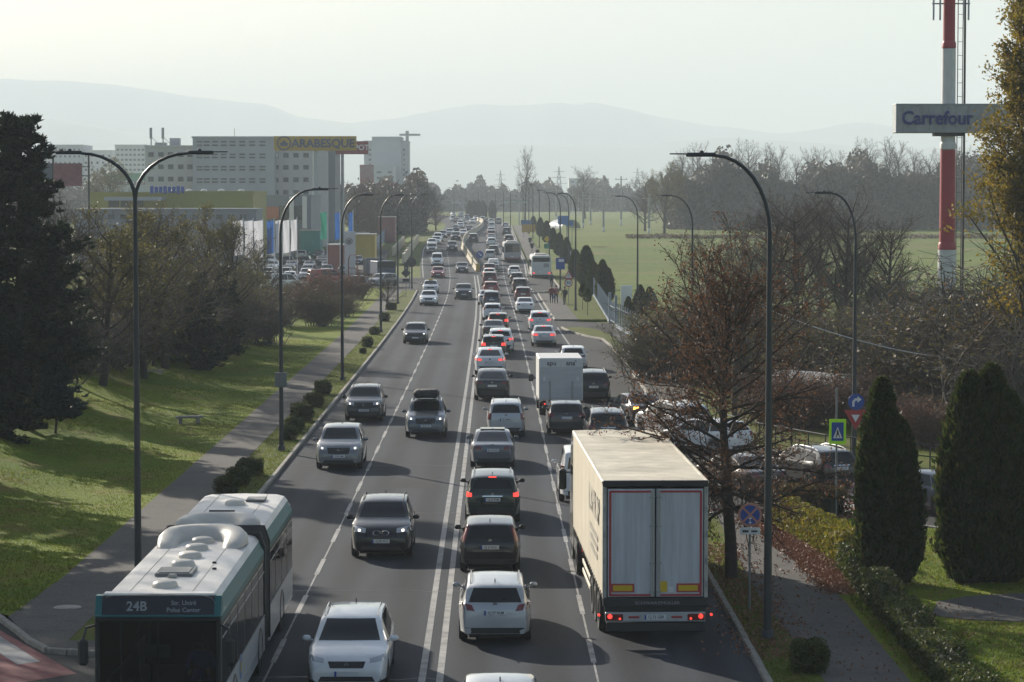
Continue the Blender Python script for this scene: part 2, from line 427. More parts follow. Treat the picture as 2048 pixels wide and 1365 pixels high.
# left verge, pavement and lawn
struct(strip('verge_left', lambda y: xl(y)-1.75, lambda y: xl(y)-.17, 62.5, 291, M_verge, .085, 6, .2))
struct(slab('pavement_corner', [(-9.17,61),(-10,61.1),(-11.0,61.5),(-11.6,62.6),(-12.25,64.3),(-12.9,66.1),(-12.72,72),(-10.75,72),(-10.75,62.5),(-9.17,62.5)], .092, M_walk))
struct(strip('pavement_left', lambda y: xl(y)-3.68, lambda y: xl(y)-1.75, 71.9, 291, M_walk, .095, 6, .2))
def lawn_front(x): return interp([(-60,81),(-34,78.2),(-20,74.9),(-15.6,70.4),(-13.4,66.9),(-12.6,64.9)], x)
b = MB(); NS, NY = 30, 60
sg = [0]+[50*(i/NS)**1.6 for i in range(1, NS+1)]
for s in sg:
    for j in range(NY+1):
        t = j/NY; x0 = -12.7 - s
        ya = max(lawn_front(x0), 66.2); y = lerp(ya, 300, t**1.25)
        x = xl(y)-3.66 - s
        b.v.append((x, y, gz(x, y)+.08+ (0.10*math.sin(x*.7+y*.23)+.06*math.sin(y*.61-x*.3))*min(1, s/4)))
for i in range(NS):
    for j in range(NY):
        k = i*(NY+1)+j; b.f.append((k, k+1, k+NY+2, k+NY+1)); b.m.append(0)
lawn = struct(b.build('lawn_left', M_lawn, smooth=60))
# right: verge with the tree, pavement, lawn behind the hedge
struct(slab('verge_right', [(xr(40)+.17,40),(xr(60)+.17,60),(xr(84)+.17,84),(6.2,86.2),(6.9,87.3),(6.75,80),(6.65,70),(6.95,58),(6.95,40)], .085, M_verge))
struct(slab('pavement_right', [(6.95,40),(6.95,58),(6.65,70),(6.75,80),(6.9,87.3),(7.2,87.85),(8.75,88.3),(8.6,82),(8.75,76),(8.85,68),(8.85,40)], .09, M_walk))
struct(slab('lawn_right', [(8.85,40),(8.85,68),(8.75,76),(8.6,82),(8.75,88.3),(11.1,86.9),(15.9,80.9),(24,74.2),(45,60),(45,40)], .08, M_lawn))
struct(slab('concrete_path', [(10.75,66.3),(11.3,68.5),(12.2,69.4),(13.6,69.9),(20,71),(20,66),(13.4,65.2),(11.6,65.6)], .10, M_walk, .1))
# right, beyond the side street
struct(slab('grass_bank_right', [(44,84.4),(24,94.9),(16.3,101.4),(12.8,105.8),(10.5,111.8),(8.9,120),(7.55,141),(9.7,142),(9.9,170),(9.6,190),(9.3,197),(16,190),(60,170),(60,100)], .07, M_verge))
struct(slab('pavement_right_far', [(7.5,135),(7.47,155),(7.42,170),(7.2,183),(8.1,199),(9.1,197.5),(9.6,190),(9.8,170),(9.8,150),(10.1,135)], .09, M_walk))
struct(slab('grass_island', [(7.35,178),(7.18,185),(6.85,194),(6.3,197.4),(5.25,200),(4.45,207),(4.3,210),(5.5,211),(6.9,207),(7.7,197),(7.9,188)], .10, M_verge))
struct(strip('pavement_bus_stop', lambda y: xr(y)+.17, lambda y: xr(y)+2.1, 224, 283, M_walk, .09, 8, .2))
struct(strip('verge_bus_stop', lambda y: xr(y)+2.1, lambda y: lerp(8.2,8.9,(y-224)/60), 224, 283, M_verge, .085, 8, .2))
struct(strip('verge_roadside_far', lambda y: xr(y)+3.1+ (2.4 if y > 352 else 0), lambda y: max(xr(y)+6.3,8.6 if y < 420 else 0), 283, 640, M_verge, .06, 12, .15))
struct(strip('cycle_path', lambda y: xr(y)+.6, lambda y: xr(y)+2.9, 356, 700, M_walk, .05, 12, .1))
# left, beyond the junction
struct(slab('forecourt', [(-17.5,345),(-20,420),(-24,520),(-90,520),(-110,330),(-62,322),(-60,342),(-30,341)], .03, M_walk, .2))
struct(slab('grass_strip_left', [(xl(470)-.3,470),(xl(520)-.3,520),(xl(600)-.3,600),(-20,600),(-19.6,520),(-18.6,470)], .05, M_verge, .15))
struct(slab('forecourt_near', [(-16.5,300),(-30,306),(-30,250),(-75,250),(-75,322),(-60,318)], .03+.0, M_walk, .2))

# painted markings, one piece each
road_marks = struct(bpy.data.objects.new('road_markings', None)); COL.objects.link(road_marks)
def mark(fa, y0, y1, w, mt=M_line, name='lane_dash', dz=.006):
    o = strip(name, lambda y: fa(y)-w/2, lambda y: fa(y)+w/2, y0, y1, mt, dz, 6., 0, road_marks); return o
y = 46.
while y < 470:
    mark(lane_l, y, y+3.2, .13); mark(lane_r, y, y+3.2, .13); y += 7.0
mark(lane_l, 44, 330, .05, M_line2, 'lane_seam', .0045); mark(lane_r, 44, 330, .05, M_line2, 'lane_seam', .0045)
mark(lambda y: xc(y)-.2, 40, 345, .16, M_line2, 'centre_line'); mark(lambda y: xc(y)+.2, 40, 345, .16, M_line, 'centre_line')
mark(lambda y: xr(y)-.35, 226, 300, .14, M_line, 'edge_line'); mark(lambda y: xr(y)-.25, 330, 640, .2, M_line, 'edge_line')
mark(lambda y: interp([(120,4.9),(150,4.75),(185,4.2),(212,3.7)], y), 176, 212, .12, M_line, 'edge_line')
for y0 in (118,128,138,148,158,168): mark(lambda y: interp([(110,5.0),(150,4.75),(185,4.2)], y), y0, y0+3, .13)
mark(lambda y: xl(y)+.3, 338, 450, .14, M_line2, 'edge_line'); 
# red crossings
def paint(name, poly, mt, dz): 
    b = MB(); b.add([(x, y, rise(y)+dz) for x, y in poly], [tuple(range(len(poly)))]); o = b.build(name, mt, road_marks); return o
def pp(*pix): return [tuple(at(px, py)[:2]) for px, py in pix]
def ccw(p):
    n = len(p); a = sum(p[i][0]*p[(i+1)%n][1]-p[(i+1)%n][0]*p[i][1] for i in range(n)); return p if a > 0 else p[::-1]
paint('red_crossing', ccw([(-13.6,66.1),(-9.9,58.6),(-12.8,55.5),(-17.5,64)]), M_red, .009)
for k in range(3):
    ox, oy = -.62*k*1.05, -.60*k*1.35
    paint('zebra_bar', ccw([(-13.1+ox*1.2,64.6+oy),(-11.0+ox*1.2,60.1+oy),(-11.45+ox*1.2,59.7+oy),(-13.6+ox*1.2,64.2+oy)]), M_line, .013)
paint('red_crossing', ccw([(10.0,88.9),(13.3,86.3),(17.2,96.8),(13.6,99.4)]), M_red, .012)
for k in range(7):
    t0, t1 = (k+.15)/7, (k+.65)/7
    A, B_, C_, D = (10.25,89.2),(13.15,86.9),(16.9,96.9),(13.7,99.0)
    q = lambda u, t: (lerp(lerp(A[0],B_[0],u), lerp(D[0],C_[0],u), t), lerp(lerp(A[1],B_[1],u), lerp(D[1],C_[1],u), t))
    paint('zebra_bar', ccw([q(0,t0), q(1,t0), q(1,t1), q(0,t1)]), M_line, .016)
# manhole on the left pavement
p = at(135, 1222); b = MB(); b.lathe([(0,.012),(.28,.012),(.30,.004),(.36,.004),(.38,-.02)], 24)
tag(b.build('manhole_cover', mat('cast_iron', (.12,.12,.12), .5, metal=.4, var=.3, scale=12), None, 40, (p.x, p.y, .097)), 'round iron manhole cover on the left pavement by the corner', 'manhole')

# ------------------------------------------------------------------ hills and haze
M_hill = mat('hill_woodland', (.05,.06,.03), .95, var=.35, scale=.01, coords='World')
def ridge(name, pts, Y, dep, seed):
    rr = random.Random(seed); b = MB(); n = 120; rows = [(-1,0),(-.75,.12),(-.5,.36),(-.28,.68),(-.1,.94),(0,1),(.25,.8),(.6,.35),(1,0)]
    ph = [rr.uniform(0,6.3) for _ in range(8)]
    for dy, hh in rows:
        for i in range(n+1):
            px = lerp(-260, 2310, i/n); top = interp(pts, px)
            z = (HORIZON-top)/FPX*Y + CAM_H + 2.2*math.sin(i*.55+ph[0])+1.3*math.sin(i*1.3+ph[1])
            x = (px-PW/2)/FPX*(Y+dy*dep*.4)
            wob = 1+.10*math.sin(i*.31+ph[2]+dy*3)+.06*math.sin(i*.9+ph[3]+dy*7)
            b.v.append((x, Y+dy*dep+ (40*math.sin(i*.4+ph[4])), 2.0+(z-2.0)*hh*(wob if 0 < hh < .7 else 1)))
    for r in range(len(rows)-1):
        for i in range(n):
            k = r*(n+1)+i; b.f.append((k, k+1, k+n+2, k+n+1)); b.m.append(0)
    return struct(b.build(name, M_hill, smooth=80))
ridge('hills_far', [(-260,170),(0,160),(150,164),(300,180),(450,204),(540,211),(600,234),(700,248),(780,240),(900,216),(960,210),(1040,213),(1120,205),(1150,213),(1185,206),(1300,229),(1420,254),(1560,268),(1660,255),(1720,245),(1800,258),(2048,268),(2310,262)], 10000, 1500, 3)
ridge('hills_near', [(-260,235),(0,240),(120,240),(250,262),(400,278),(560,300),(760,306),(900,292),(1000,288),(1120,297),(1300,290),(1450,276),(1600,285),(1800,300),(2048,292),(2310,296)], 8000, 1300, 5)
hz = MB().box(0, 5750, 239, 16000, 12100, 482).build('haze', [])
hm = bpy.data.materials.new('haze_air'); hm.use_nodes = True; hm.node_tree.nodes.clear()
pv = hm.node_tree.nodes.new('ShaderNodeVolumePrincipled'); ho = hm.node_tree.nodes.new('ShaderNodeOutputMaterial')
pv.inputs['Color'].default_value = (.84,.93,1.0,1); pv.inputs['Density'].default_value = .00027; pv.inputs['Anisotropy'].default_value = .0
hm.node_tree.links.new(pv.outputs[0], ho.inputs['Volume']); hz.data.materials.append(hm)
stuff(hz, 'pale haze hanging over the valley', 'haze')
# repairs and sealed cracks on the carriageway
M_tar = mat('tar_seal', (.014,.014,.015), .45); M_patch = ground_mat('repair_asphalt', ((.036,.037,.040),(.043,.044,.047),(.030,.031,.034)), (.3,.9,14.), rough=.8, bump=.004, spec=.08)
for x0, x1, y0, y1 in ((-4.6,-2.9,96,99.2),(-8.6,-6.6,136,139),(2.2,4.6,84,86),(-1.2,1.0,167,172),(-7.6,-5.9,66.5,69)):
    paint('repair_patch', [(x0,y0),(x1,y0+.1),(x1-.05,y1),(x0+.04,y1-.1)], M_patch, .0022)
rk_ = random.Random(5)
for y in (58,71,88.5,104,121,143,171,205):
    x = rk_.uniform(-9,-4); pts = []
    while x < rk_.uniform(0,4.6): pts.append((x, y+rk_.uniform(-.25,.25))); x += rk_.uniform(.4,.9)
    pts = pts[:rk_.randint(6,14)]
    b = MB()
    for a, c in zip(pts, pts[1:]): b.add([(a[0],a[1]-.025,.0032),(c[0],c[1]-.025,.0032),(c[0],c[1]+.025,.0032),(a[0],a[1]+.025,.0032)], [(0,1,2,3)])
    b.build('sealed_crack', M_tar, road_marks)
for x, y in ((-3.4,83),(3.6,57),(.2,133)):
    b = MB(); b.lathe([(.001,.005),(.30,.005),(.31,.001)], 20); b.build('manhole_lid', MATS['cast_iron'], road_marks, None, (x, y, .001))

# ------------------------------------------------------------------ cars
PAINTS = {}
def paint_mat(n):
    cols = {'white':(.72,.72,.71), 'silver':(.42,.43,.44), 'grey':(.16,.17,.18), 'slate':(.10,.115,.135), 'black':(.012,.013,.015), 'charcoal':(.03,.033,.038),
            'navy':(.02,.032,.07), 'red':(.32,.03,.03), 'maroon':(.12,.016,.02), 'brown':(.07,.045,.032), 'green':(.016,.03,.026), 'beige':(.42,.39,.32), 'yellow':(.6,.42,.04), 'blue':(.04,.10,.25), 'orange':(.5,.13,.03)}
    if n not in PAINTS:
        c = cols[n]
        PAINTS[n] = mat('car_paint_'+n, c, .38, metal=(.0 if n in ('white','red','yellow','beige') else .35), var=.10, scale=2.2, coat=1.0, spec=(.5 if n in ('silver','grey','white') else .12))
    return PAINTS[n]
M_tl = mat('tail_lamp_unlit', (.16,.012,.014), .15, coat=.5)
M_brake = mat('brake_lamp_lit', (.5,.02,.02), .2, emit=(1.,.06,.04), es=.8)
M_hl = mat('headlamp_lens', (.42,.43,.45), .12, metal=.3, coat=.6)
M_hlon = mat('headlamp_lit', (.9,.9,.85), .2, emit=(1.,.93,.80), es=1.5)
M_amber = mat('indicator_lit', (.6,.25,.02), .2, emit=(1.,.42,.05), es=5.)
M_plate = mat('plate_white', (.62,.63,.62), .4)
M_blue = mat('plate_blue', (.02,.06,.30), .4)
M_ink = mat('plate_ink', (.012,.012,.012), .5)
M_emblem = mat('emblem', (.5,.5,.5), .2, metal=.9)
M_trim = mat('bumper_plastic', (.022,.023,.024), .65, var=.15, scale=6)

def chaikin(P, it=2):
    for _ in range(it):
        Q = [P[0]]
        for a, b in zip(P, P[1:]): Q += [(a[0]*.75+b[0]*.25, a[1]*.75+b[1]*.25), (a[0]*.25+b[0]*.75, a[1]*.25+b[1]*.75)]
        P = Q+[P[-1]]
    return P
# y runs from the tail (-) to the nose (+). top: side outline; ws/rw: windscreen and rear window (z low, z high, half width low, half width high)
KINDS = {
 'sedan': dict(L=4.62,W=1.80,H=1.44, top=[(-2.31,.56),(-2.31,.82),(-2.27,.98),(-1.72,1.04),(-.98,1.36),(-.72,1.42),(-.1,1.445),(.35,1.41),(.62,1.34),(1.18,.99),(1.92,.88),(2.22,.74),(2.31,.6),(2.31,.52)],
    belt=(.98,.90), wy=(-1.38,1.36), wr=.32, ws=(1.02,1.35,.68,.53), rw=(1.07,1.36,.63,.50), sw=[(.95,.93,.44,1.33,-.02,1.355,-.02,.95),(-.08,.95,-.08,1.355,-.78,1.33,-.98,.98),(-1.03,.985,-.86,1.30,-1.12,1.2,-1.42,1.03)],
    tl=[(.46,.78),(.46,.90),(.86,.95),(.86,.78)], hl=[(.50,.67),(.50,.75),(.83,.81),(.85,.71)], gr=[-.36,.54,.36,.74], pr=.76, pf=.47),
 'hatch': dict(L=4.22,W=1.78,H=1.48, top=[(-2.11,.55),(-2.11,.84),(-2.06,.99),(-1.78,1.28),(-1.66,1.40),(-1.3,1.44),(-.5,1.485),(.2,1.45),(.5,1.37),(1.12,.99),(1.76,.88),(2.02,.74),(2.11,.58),(2.11,.5)],
    belt=(1.0,.91), wy=(-1.28,1.30), wr=.32, ws=(1.02,1.38,.67,.53), rw=(1.04,1.35,.62,.50), sw=[(.9,.94,.36,1.355,-.1,1.39,-.1,.96),(-.16,.96,-.16,1.39,-.95,1.37,-1.0,.99),(-1.06,.995,-1.0,1.36,-1.38,1.31,-1.55,1.04)],
    tl=[(.54,.80),(.56,.98),(.82,1.0),(.85,.80)], hl=[(.44,.68),(.44,.78),(.80,.86),(.84,.70)], gr=[-.36,.56,.36,.72], pr=.78, pf=.46),
 'suv': dict(L=4.52,W=1.86,H=1.66, top=[(-2.26,.58),(-2.26,.92),(-2.21,1.1),(-1.98,1.40),(-1.88,1.54),(-1.5,1.60),(-.5,1.66),(.3,1.62),(.62,1.52),(1.18,1.13),(1.85,1.03),(2.14,.90),(2.26,.70),(2.26,.6)],
    belt=(1.10,1.03), wy=(-1.34,1.38), wr=.36, ws=(1.16,1.53,.70,.56), rw=(1.17,1.50,.66,.54), sw=[(.98,1.06,.5,1.51,-.02,1.56,-.02,1.08),(-.08,1.08,-.08,1.56,-.88,1.54,-.95,1.10),(-1.0,1.105,-.93,1.535,-1.6,1.46,-1.8,1.14)],
    tl=[(.54,.88),(.56,1.02),(.86,1.06),(.88,.90)], hl=[(.46,.80),(.46,.92),(.84,.98),(.88,.84)], gr=[-.40,.62,.40,.88], pr=.82, pf=.56, rails=True, clad=True),
 'fastback': dict(L=4.72,W=1.90,H=1.62, top=[(-2.36,.58),(-2.36,.90),(-2.31,1.08),(-2.12,1.14),(-1.45,1.44),(-1.1,1.55),(-.4,1.62),(.3,1.58),(.62,1.50),(1.2,1.11),(1.95,1.01),(2.24,.88),(2.36,.68),(2.36,.58)],
    belt=(1.09,1.02), wy=(-1.42,1.42), wr=.37, ws=(1.14,1.50,.70,.56), rw=(1.17,1.48,.66,.50), sw=[(1.0,1.05,.5,1.48,-.02,1.52,-.02,1.07),(-.08,1.07,-.08,1.52,-.85,1.50,-1.0,1.10),(-1.05,1.10,-.9,1.49,-1.3,1.40,-1.6,1.13)],
    tl=[(.50,.90),(.50,1.0),(.88,1.04),(.88,.90)], hl=[(.46,.78),(.46,.88),(.84,.95),(.88,.80)], gr=[-.38,.62,.38,.86], pr=.80, pf=.54, clad=True),
 'wagon': dict(L=4.75,W=1.80,H=1.49, top=[(-2.375,.55),(-2.375,.84),(-2.32,1.0),(-2.02,1.26),(-1.90,1.39),(-1.55,1.44),(-.5,1.495),(.3,1.45),(.6,1.37),(1.2,.98),(2.0,.87),(2.28,.73),(2.375,.58),(2.375,.5)],
    belt=(1.0,.91), wy=(-1.38,1.42), wr=.33, ws=(1.01,1.38,.68,.54), rw=(1.04,1.34,.64,.52), sw=[(.98,.93,.44,1.355,-.06,1.39,-.06,.95),(-.12,.95,-.12,1.39,-.92,1.37,-.98,.985),(-1.03,.99,-.97,1.365,-1.66,1.30,-1.82,1.03)],
    tl=[(.46,.82),(.46,.94),(.82,.98),(.86,.84)], hl=[(.52,.70),(.52,.77),(.82,.83),(.85,.73)], gr=[-.36,.56,.36,.72], pr=.80, pf=.47, rails=True),
 'mpv': dict(L=4.32,W=1.75,H=1.64, top=[(-2.16,.55),(-2.16,.88),(-2.11,1.06),(-1.98,1.36),(-1.90,1.52),(-1.5,1.585),(-.5,1.64),(.35,1.58),(.7,1.46),(1.3,1.03),(1.85,.92),(2.08,.78),(2.16,.6),(2.16,.52)],
    belt=(1.04,.95), wy=(-1.32,1.34), wr=.32, ws=(1.06,1.47,.68,.54), rw=(1.10,1.46,.64,.55), sw=[(1.05,.98,.5,1.46,-.05,1.53,-.05,1.0),(-.11,1.0,-.11,1.53,-.92,1.51,-.95,1.03),(-1.0,1.03,-.97,1.505,-1.72,1.44,-1.84,1.08)],
    tl=[(.66,.82),(.66,1.10),(.82,1.12),(.85,.82)], hl=[(.44,.72),(.44,.84),(.80,.92),(.84,.74)], gr=[-.36,.58,.36,.76], pr=.80, pf=.46, rails=True),
 'van': dict(L=4.75,W=1.86,H=1.88, top=[(-2.375,.55),(-2.375,1.0),(-2.35,1.30),(-2.31,1.74),(-2.2,1.83),(-.5,1.885),(.6,1.83),(.95,1.70),(1.55,1.16),(2.05,1.02),(2.30,.80),(2.375,.6),(2.375,.52)],
    belt=(1.12,1.05), wy=(-1.5,1.5), wr=.33, ws=(1.20,1.70,.72,.58), rw=(1.22,1.62,.62,.56), sw=[(1.3,1.08,.85,1.66,.05,1.74,.05,1.1),(-.02,1.1,-.02,1.74,-1.0,1.72,-1.0,1.12)],
    tl=[(.72,.84),(.72,1.32),(.84,1.32),(.88,.84)], hl=[(.46,.76),(.46,.90),(.82,1.0),(.86,.78)], gr=[-.38,.60,.38,.84], pr=.86, pf=.50),
}
CARM = {}
def car_meshes(kind):
    if kind in CARM: return CARM[kind]
    K = KINDS[kind]; L, Wd, H = K['L'], K['W'], K['H']; hl_, hw = L/2, Wd/2
    top = chaikin(K['top'], 2)
    ra = K['wr']+.045
    st = set(round(-hl_+L*i/36, 3) for i in range(37)) | set(round(p[0], 3) for p in top)
    for wy in K['wy']:
        for q in (-1.001,-.97,-.85,-.65,-.4,0,.4,.65,.85,.97,1.001): st.add(round(wy+q*ra, 3))
    st = sorted(s for s in st if -hl_ <= s <= hl_)
    st = [s for i, s in enumerate(st) if i == 0 or s-st[i-1] > .004]
    def ztop(y):
        # several outline points may share one y at the ends: take the highest
        z = interp(top, y)
        return z
    secs = []
    endcols = []
    for y in st:
        u = abs(y/hl_); w = hw*(1-.045*u*u-.13*u**9)
        zl = .24+.05*u**6
        for wy in K['wy']:
            d = abs(y-wy)
            if d < ra: zl = max(zl, K['wr']+math.sqrt(max(0, ra*ra-d*d)))
        zt = max(ztop(y), .5)
        bl = lerp(K['belt'][0], K['belt'][1], (y+hl_)/L)
        zb = min(bl, zt-.045)
        zl = min(zl, zb-.1)
        t = min(1, max(0, (zt-zb-.045)/(H-bl-.045)))
        wt = lerp(w*.90, hw*.735, t**.8)
        cr = .03+.03*t
        zm = lerp(zl, zb, .55)
        secs.append([(0, zl), (w*.90, zl), (w*.975, zl+.05 if zl+.05 < zm else zm-.01), (w, zm), (w*.985, lerp(zm, zb, .65)), (w*.945, zb), (lerp(w*.935, wt, .5), lerp(zb, zt-cr, .5)+.01*t), (wt, zt-cr), (wt*.90, zt-cr*.42), (wt*.5, zt-.008), (0, zt)])
    b = MB(); n = len(secs[0]); m = 2*n-2
    for y, sct in zip(st, secs):
        ring = [(x, y, z) for x, z in sct] + [(-x, y, z) for x, z in sct[-2:0:-1]]
        b.v += ring
    for i in range(len(st)-1):
        for k in range(m):
            k2 = (k+1) % m; b.f.append((i*m+k, i*m+k2, (i+1)*m+k2, (i+1)*m+k)); b.m.append(0)
    b.f.append(tuple(range(m-1, -1, -1))); b.m.append(0); b.f.append(tuple(range((len(st)-1)*m, len(st)*m))); b.m.append(0)
    # make all faces point outwards
    bm = bmesh.new(); me0 = bpy.data.meshes.new('t'); me0.from_pydata(b.v, [], b.f); bm.from_mesh(me0); bmesh.ops.recalc_face_normals(bm, faces=bm.faces[:]); bm.to_mesh(me0)
    bm.free(); bvh = BVHTree.FromPolygons([v.co for v in me0.vertices], [tuple(p.vertices) for p in me0.polygons])
    me0.materials.append(M_white); me0.polygons.foreach_set('use_smooth', [True]*len(me0.polygons)); me0.set_sharp_from_angle(angle=math.radians(38)); me0.name = 'car_body_'+kind
    D = dict(body=me0)
    def hit(axis, sgn, a, c):
        if axis == 'y': o, d = Vector((a, sgn*6, c)), Vector((0, -sgn, 0))
        else: o, d = Vector((sgn*4, a, c)), Vector((-sgn, 0, 0))
        h = bvh.ray_cast(o, d)
        return h[0], (h[1] if h[1] is None or h[1].dot(d) < 0 else -h[1])
    def patch(name, q, axis, sgn, mt, nx=4, ny=3, off=.006, thick=.03):
        """panel that lies on the body: q four corners (low-a, high-a, high-b, low-b)"""
        bb = MB(); ok = True; P = []
        for j in range(ny+1):
            for i in range(nx+1):
                s, t = i/nx, j/ny
                a = lerp(lerp(q[0][0], q[3][0], s), lerp(q[1][0], q[2][0], s), t); c = lerp(lerp(q[0][1], q[3][1], s), lerp(q[1][1], q[2][1], s), t)
                h, nn = hit(axis, sgn, a, c)
                if h is None:
                    h = Vector((a, sgn*(hl_-.04), c)) if axis == 'y' else Vector((sgn*(hw*.9), a, c)); nn = Vector((0, sgn, 0)) if axis == 'y' else Vector((sgn, 0, 0))
                P.append((h+nn*off, h-nn*thick))
        N1 = nx+1; vs = [p[0] for p in P]+[p[1] for p in P]; T = len(P)
        fs = [(j*N1+i, j*N1+i+1, (j+1)*N1+i+1, (j+1)*N1+i) for j in range(ny) for i in range(nx)]
        edge = [(i, i+1) for i in range(nx)]+[(j*N1+nx, (j+1)*N1+nx) for j in range(ny)]+[(ny*N1+i+1, ny*N1+i) for i in range(nx-1, -1, -1)]+[((j+1)*N1, j*N1) for j in range(ny-1, -1, -1)]
        fs += [(e[1], e[0], e[0]+T, e[1]+T) for e in edge]
        bb.add(vs, fs); me = bb.mesh(name, mt, 40)
        # orient outwards
        nrm = me.polygons[0].normal
        want = Vector((0, sgn, 0)) if axis == 'y' else Vector((sgn, 0, 0))
        if nrm.dot(want) < 0: me.flip_normals()
        return me
    D['patch'] = patch
    def quadx(w0, z0, w1, z1): return [(-w0, z0), (-w1, z1), (w1, z1), (w0, z0)]
    z0, z1, a0, a1 = K['ws']; D['windscreen'] = patch('windscreen', quadx(a0, z0, a1, z1), 'y', 1, M_glass, 8, 5)
    z0, z1, a0, a1 = K['rw']; D['rear_window'] = patch('rear_window', quadx(a0, z0, a1, z1), 'y', -1, M_glass, 8, 4)
    D['side'] = [patch('side_window', [(s[6], s[7]), (s[4], s[5]), (s[2], s[3]), (s[0], s[1])], 'x', sg, M_glass, 4, 3, .004, .02) for sg in (-1, 1) for s in K['sw']]
    sc = hw/.93
    def mir(q, sg): return [(sg*x*sc, z) for x, z in q]
    D['tl'] = [patch('tail_light', mir(K['tl'], sg), 'y', -1, M_tl, 4, 3, .010) for sg in (-1, 1)]
    D['hl'] = [patch('headlight', mir(K['hl'], sg), 'y', 1, M_hl, 4, 3, .010) for sg in (-1, 1)]
    c = [(lerp(K['hl'][0][0], K['hl'][3][0], .45), lerp(K['hl'][0][1], K['hl'][1][1], .55))]
    bx, bz = c[0]
    D['bulb'] = [patch('bulb', [(sg*(bx-.035)*sc, bz-.028), (sg*(bx-.035)*sc, bz+.028), (sg*(bx+.035)*sc, bz+.034), (sg*(bx+.035)*sc, bz-.022)], 'y', 1, M_hlon, 2, 2, .016) for sg in (-1, 1)]
    g = K['gr']; D['grille'] = patch('grille', [(g[0], g[1]+.03), (g[0]-.05, g[3]), (g[2]+.05, g[3]), (g[2], g[1]+.03)], 'y', 1, M_black, 6, 3, .006)
    D['intake'] = patch('lower_intake', [(-.62, .30), (-.56, .41), (.56, .41), (.62, .30)], 'y', 1, M_trim, 6, 2, .006)
    D['rbump'] = patch('lower_bumper', [(-.80*sc, .30), (-.74*sc, .44 if not K.get('clad') else .56), (.74*sc, .44 if not K.get('clad') else .56), (.80*sc, .30)], 'y', -1, M_trim, 8, 2, .008)
    D['tailgate_handle'] = patch('tailgate_strip', [(-.33, K['pr']+.10), (-.33, K['pr']+.135), (.33, K['pr']+.135), (.33, K['pr']+.10)], 'y', -1, M_chrome, 4, 1, .008)
    D['hbl'] = patch('high_brake_light', [(-.13, K['rw'][1]+.012), (-.13, K['rw'][1]+.035), (.13, K['rw'][1]+.035), (.13, K['rw'][1]+.012)], 'y', -1, M_tl, 2, 1, .012)
    def yhit(sgn, z): 
        h, _ = hit('y', sgn, 0, z); return h.y if h is not None else sgn*hl_
    D['plate_y'] = (yhit(-1, K['pr'])-.012, yhit(1, K['pf'])+.012)
    D['emb'] = (yhit(-1, K['pr']+.2)-.012, K['pr']+.19, yhit(1, lerp(g[1], g[3], .65))+.012, lerp(g[1], g[3], .65))
    pb = MB().box(0,0,0,.52,.012,.115,bev=.004); D['plate'] = pb.mesh('number_plate', M_plate)
    D['pblue'] = MB().box(-.24,-.004,0,.045,.012,.113).mesh('plate_band', M_blue)
    und = MB(); und.box(0, 0, .34, Wd*.74, L*.93, .24, bev=.05)
    for wy in K['wy']: und.box(0, wy, K['wr']+.02, Wd*.70, ra*1.9, .50)
    D['underbody'] = und.mesh('underbody', M_black)
    wl = MB(); r = K['wr']; tw = .105
    wl.lathe([(r*.62,-tw*.8),(r*.66,-tw),(r*.93,-tw),(r,-tw*.75),(r,tw*.75),(r*.93,tw),(r*.66,tw),(r*.62,tw*.8)], 22, 0); D['wheel'] = wl.mesh('tyre', M_rubber, 40)
    rm = MB(); 
    for sd in (-1, 1):
        rm.lathe([(r*.645, sd*tw*.86), (r*.60, sd*tw*.80), (r*.57, sd*tw*.55)], 22, 0)
        for k in range(5):
            a = 2*math.pi*k/5; c_, s_ = math.cos(a), math.sin(a)
            P = [(-.05, .02), (.05, .02), (.038, r*.6), (-.038, r*.6)]
            rm.add([(sd*tw*.78, u*c_-v*s_, u*s_+v*c_) for u, v in P], [(0,1,2,3), (3,2,1,0)])
        rm.lathe([(.0, sd*tw*.82), (.06, sd*tw*.82), (.07, sd*tw*.7)], 10, 0)
    rm.lathe([(r*.6, -.01), (0.01, -.01)], 16, 0, m=1)
    D['rim'] = rm.mesh('rim', [M_alloy, M_black], 30)
    mr = MB(); mr.box(0,0,0,.20,.10,.135,bev=.045); mr.box(-.12,-.01,-.045,.10,.05,.04,bev=.015); D['mirror'] = mr.mesh('wing_mirror', M_black, 50)
    zr = H
    D['rails'] = []
    for sg in (-1, 1):
        rails = MB(); pts = []
        for i in range(7):
            y = lerp(K['top'][4][0]+.28, K['ws'][1]*0+.32, i/6); h = bvh.ray_cast(Vector((sg*hw*.66, y, 4)), Vector((0,0,-1)))[0]
            pts.append(Vector((sg*hw*.66, y, (h.z if h else H)+(.05 if 0 < i < 6 else .0))))
        rails.tube(pts, .018, 6); D['rails'].append(rails.mesh('roof_rail', M_chrome, 40))
    ant = bvh.ray_cast(Vector((0, K['top'][4][0]+.42, 4)), Vector((0,0,-1)))[0]
    D['fin'] = MB().prism([(-.10,-.01),(.09,-.01),(-.06,.075),(-.10,.075)], 0, -.012, .012).mesh('roof_aerial', M_black); D['fin_at'] = ant
    D['belt'] = K['belt'][1]
    CARM[kind] = D
    return D
NCAR = [0]
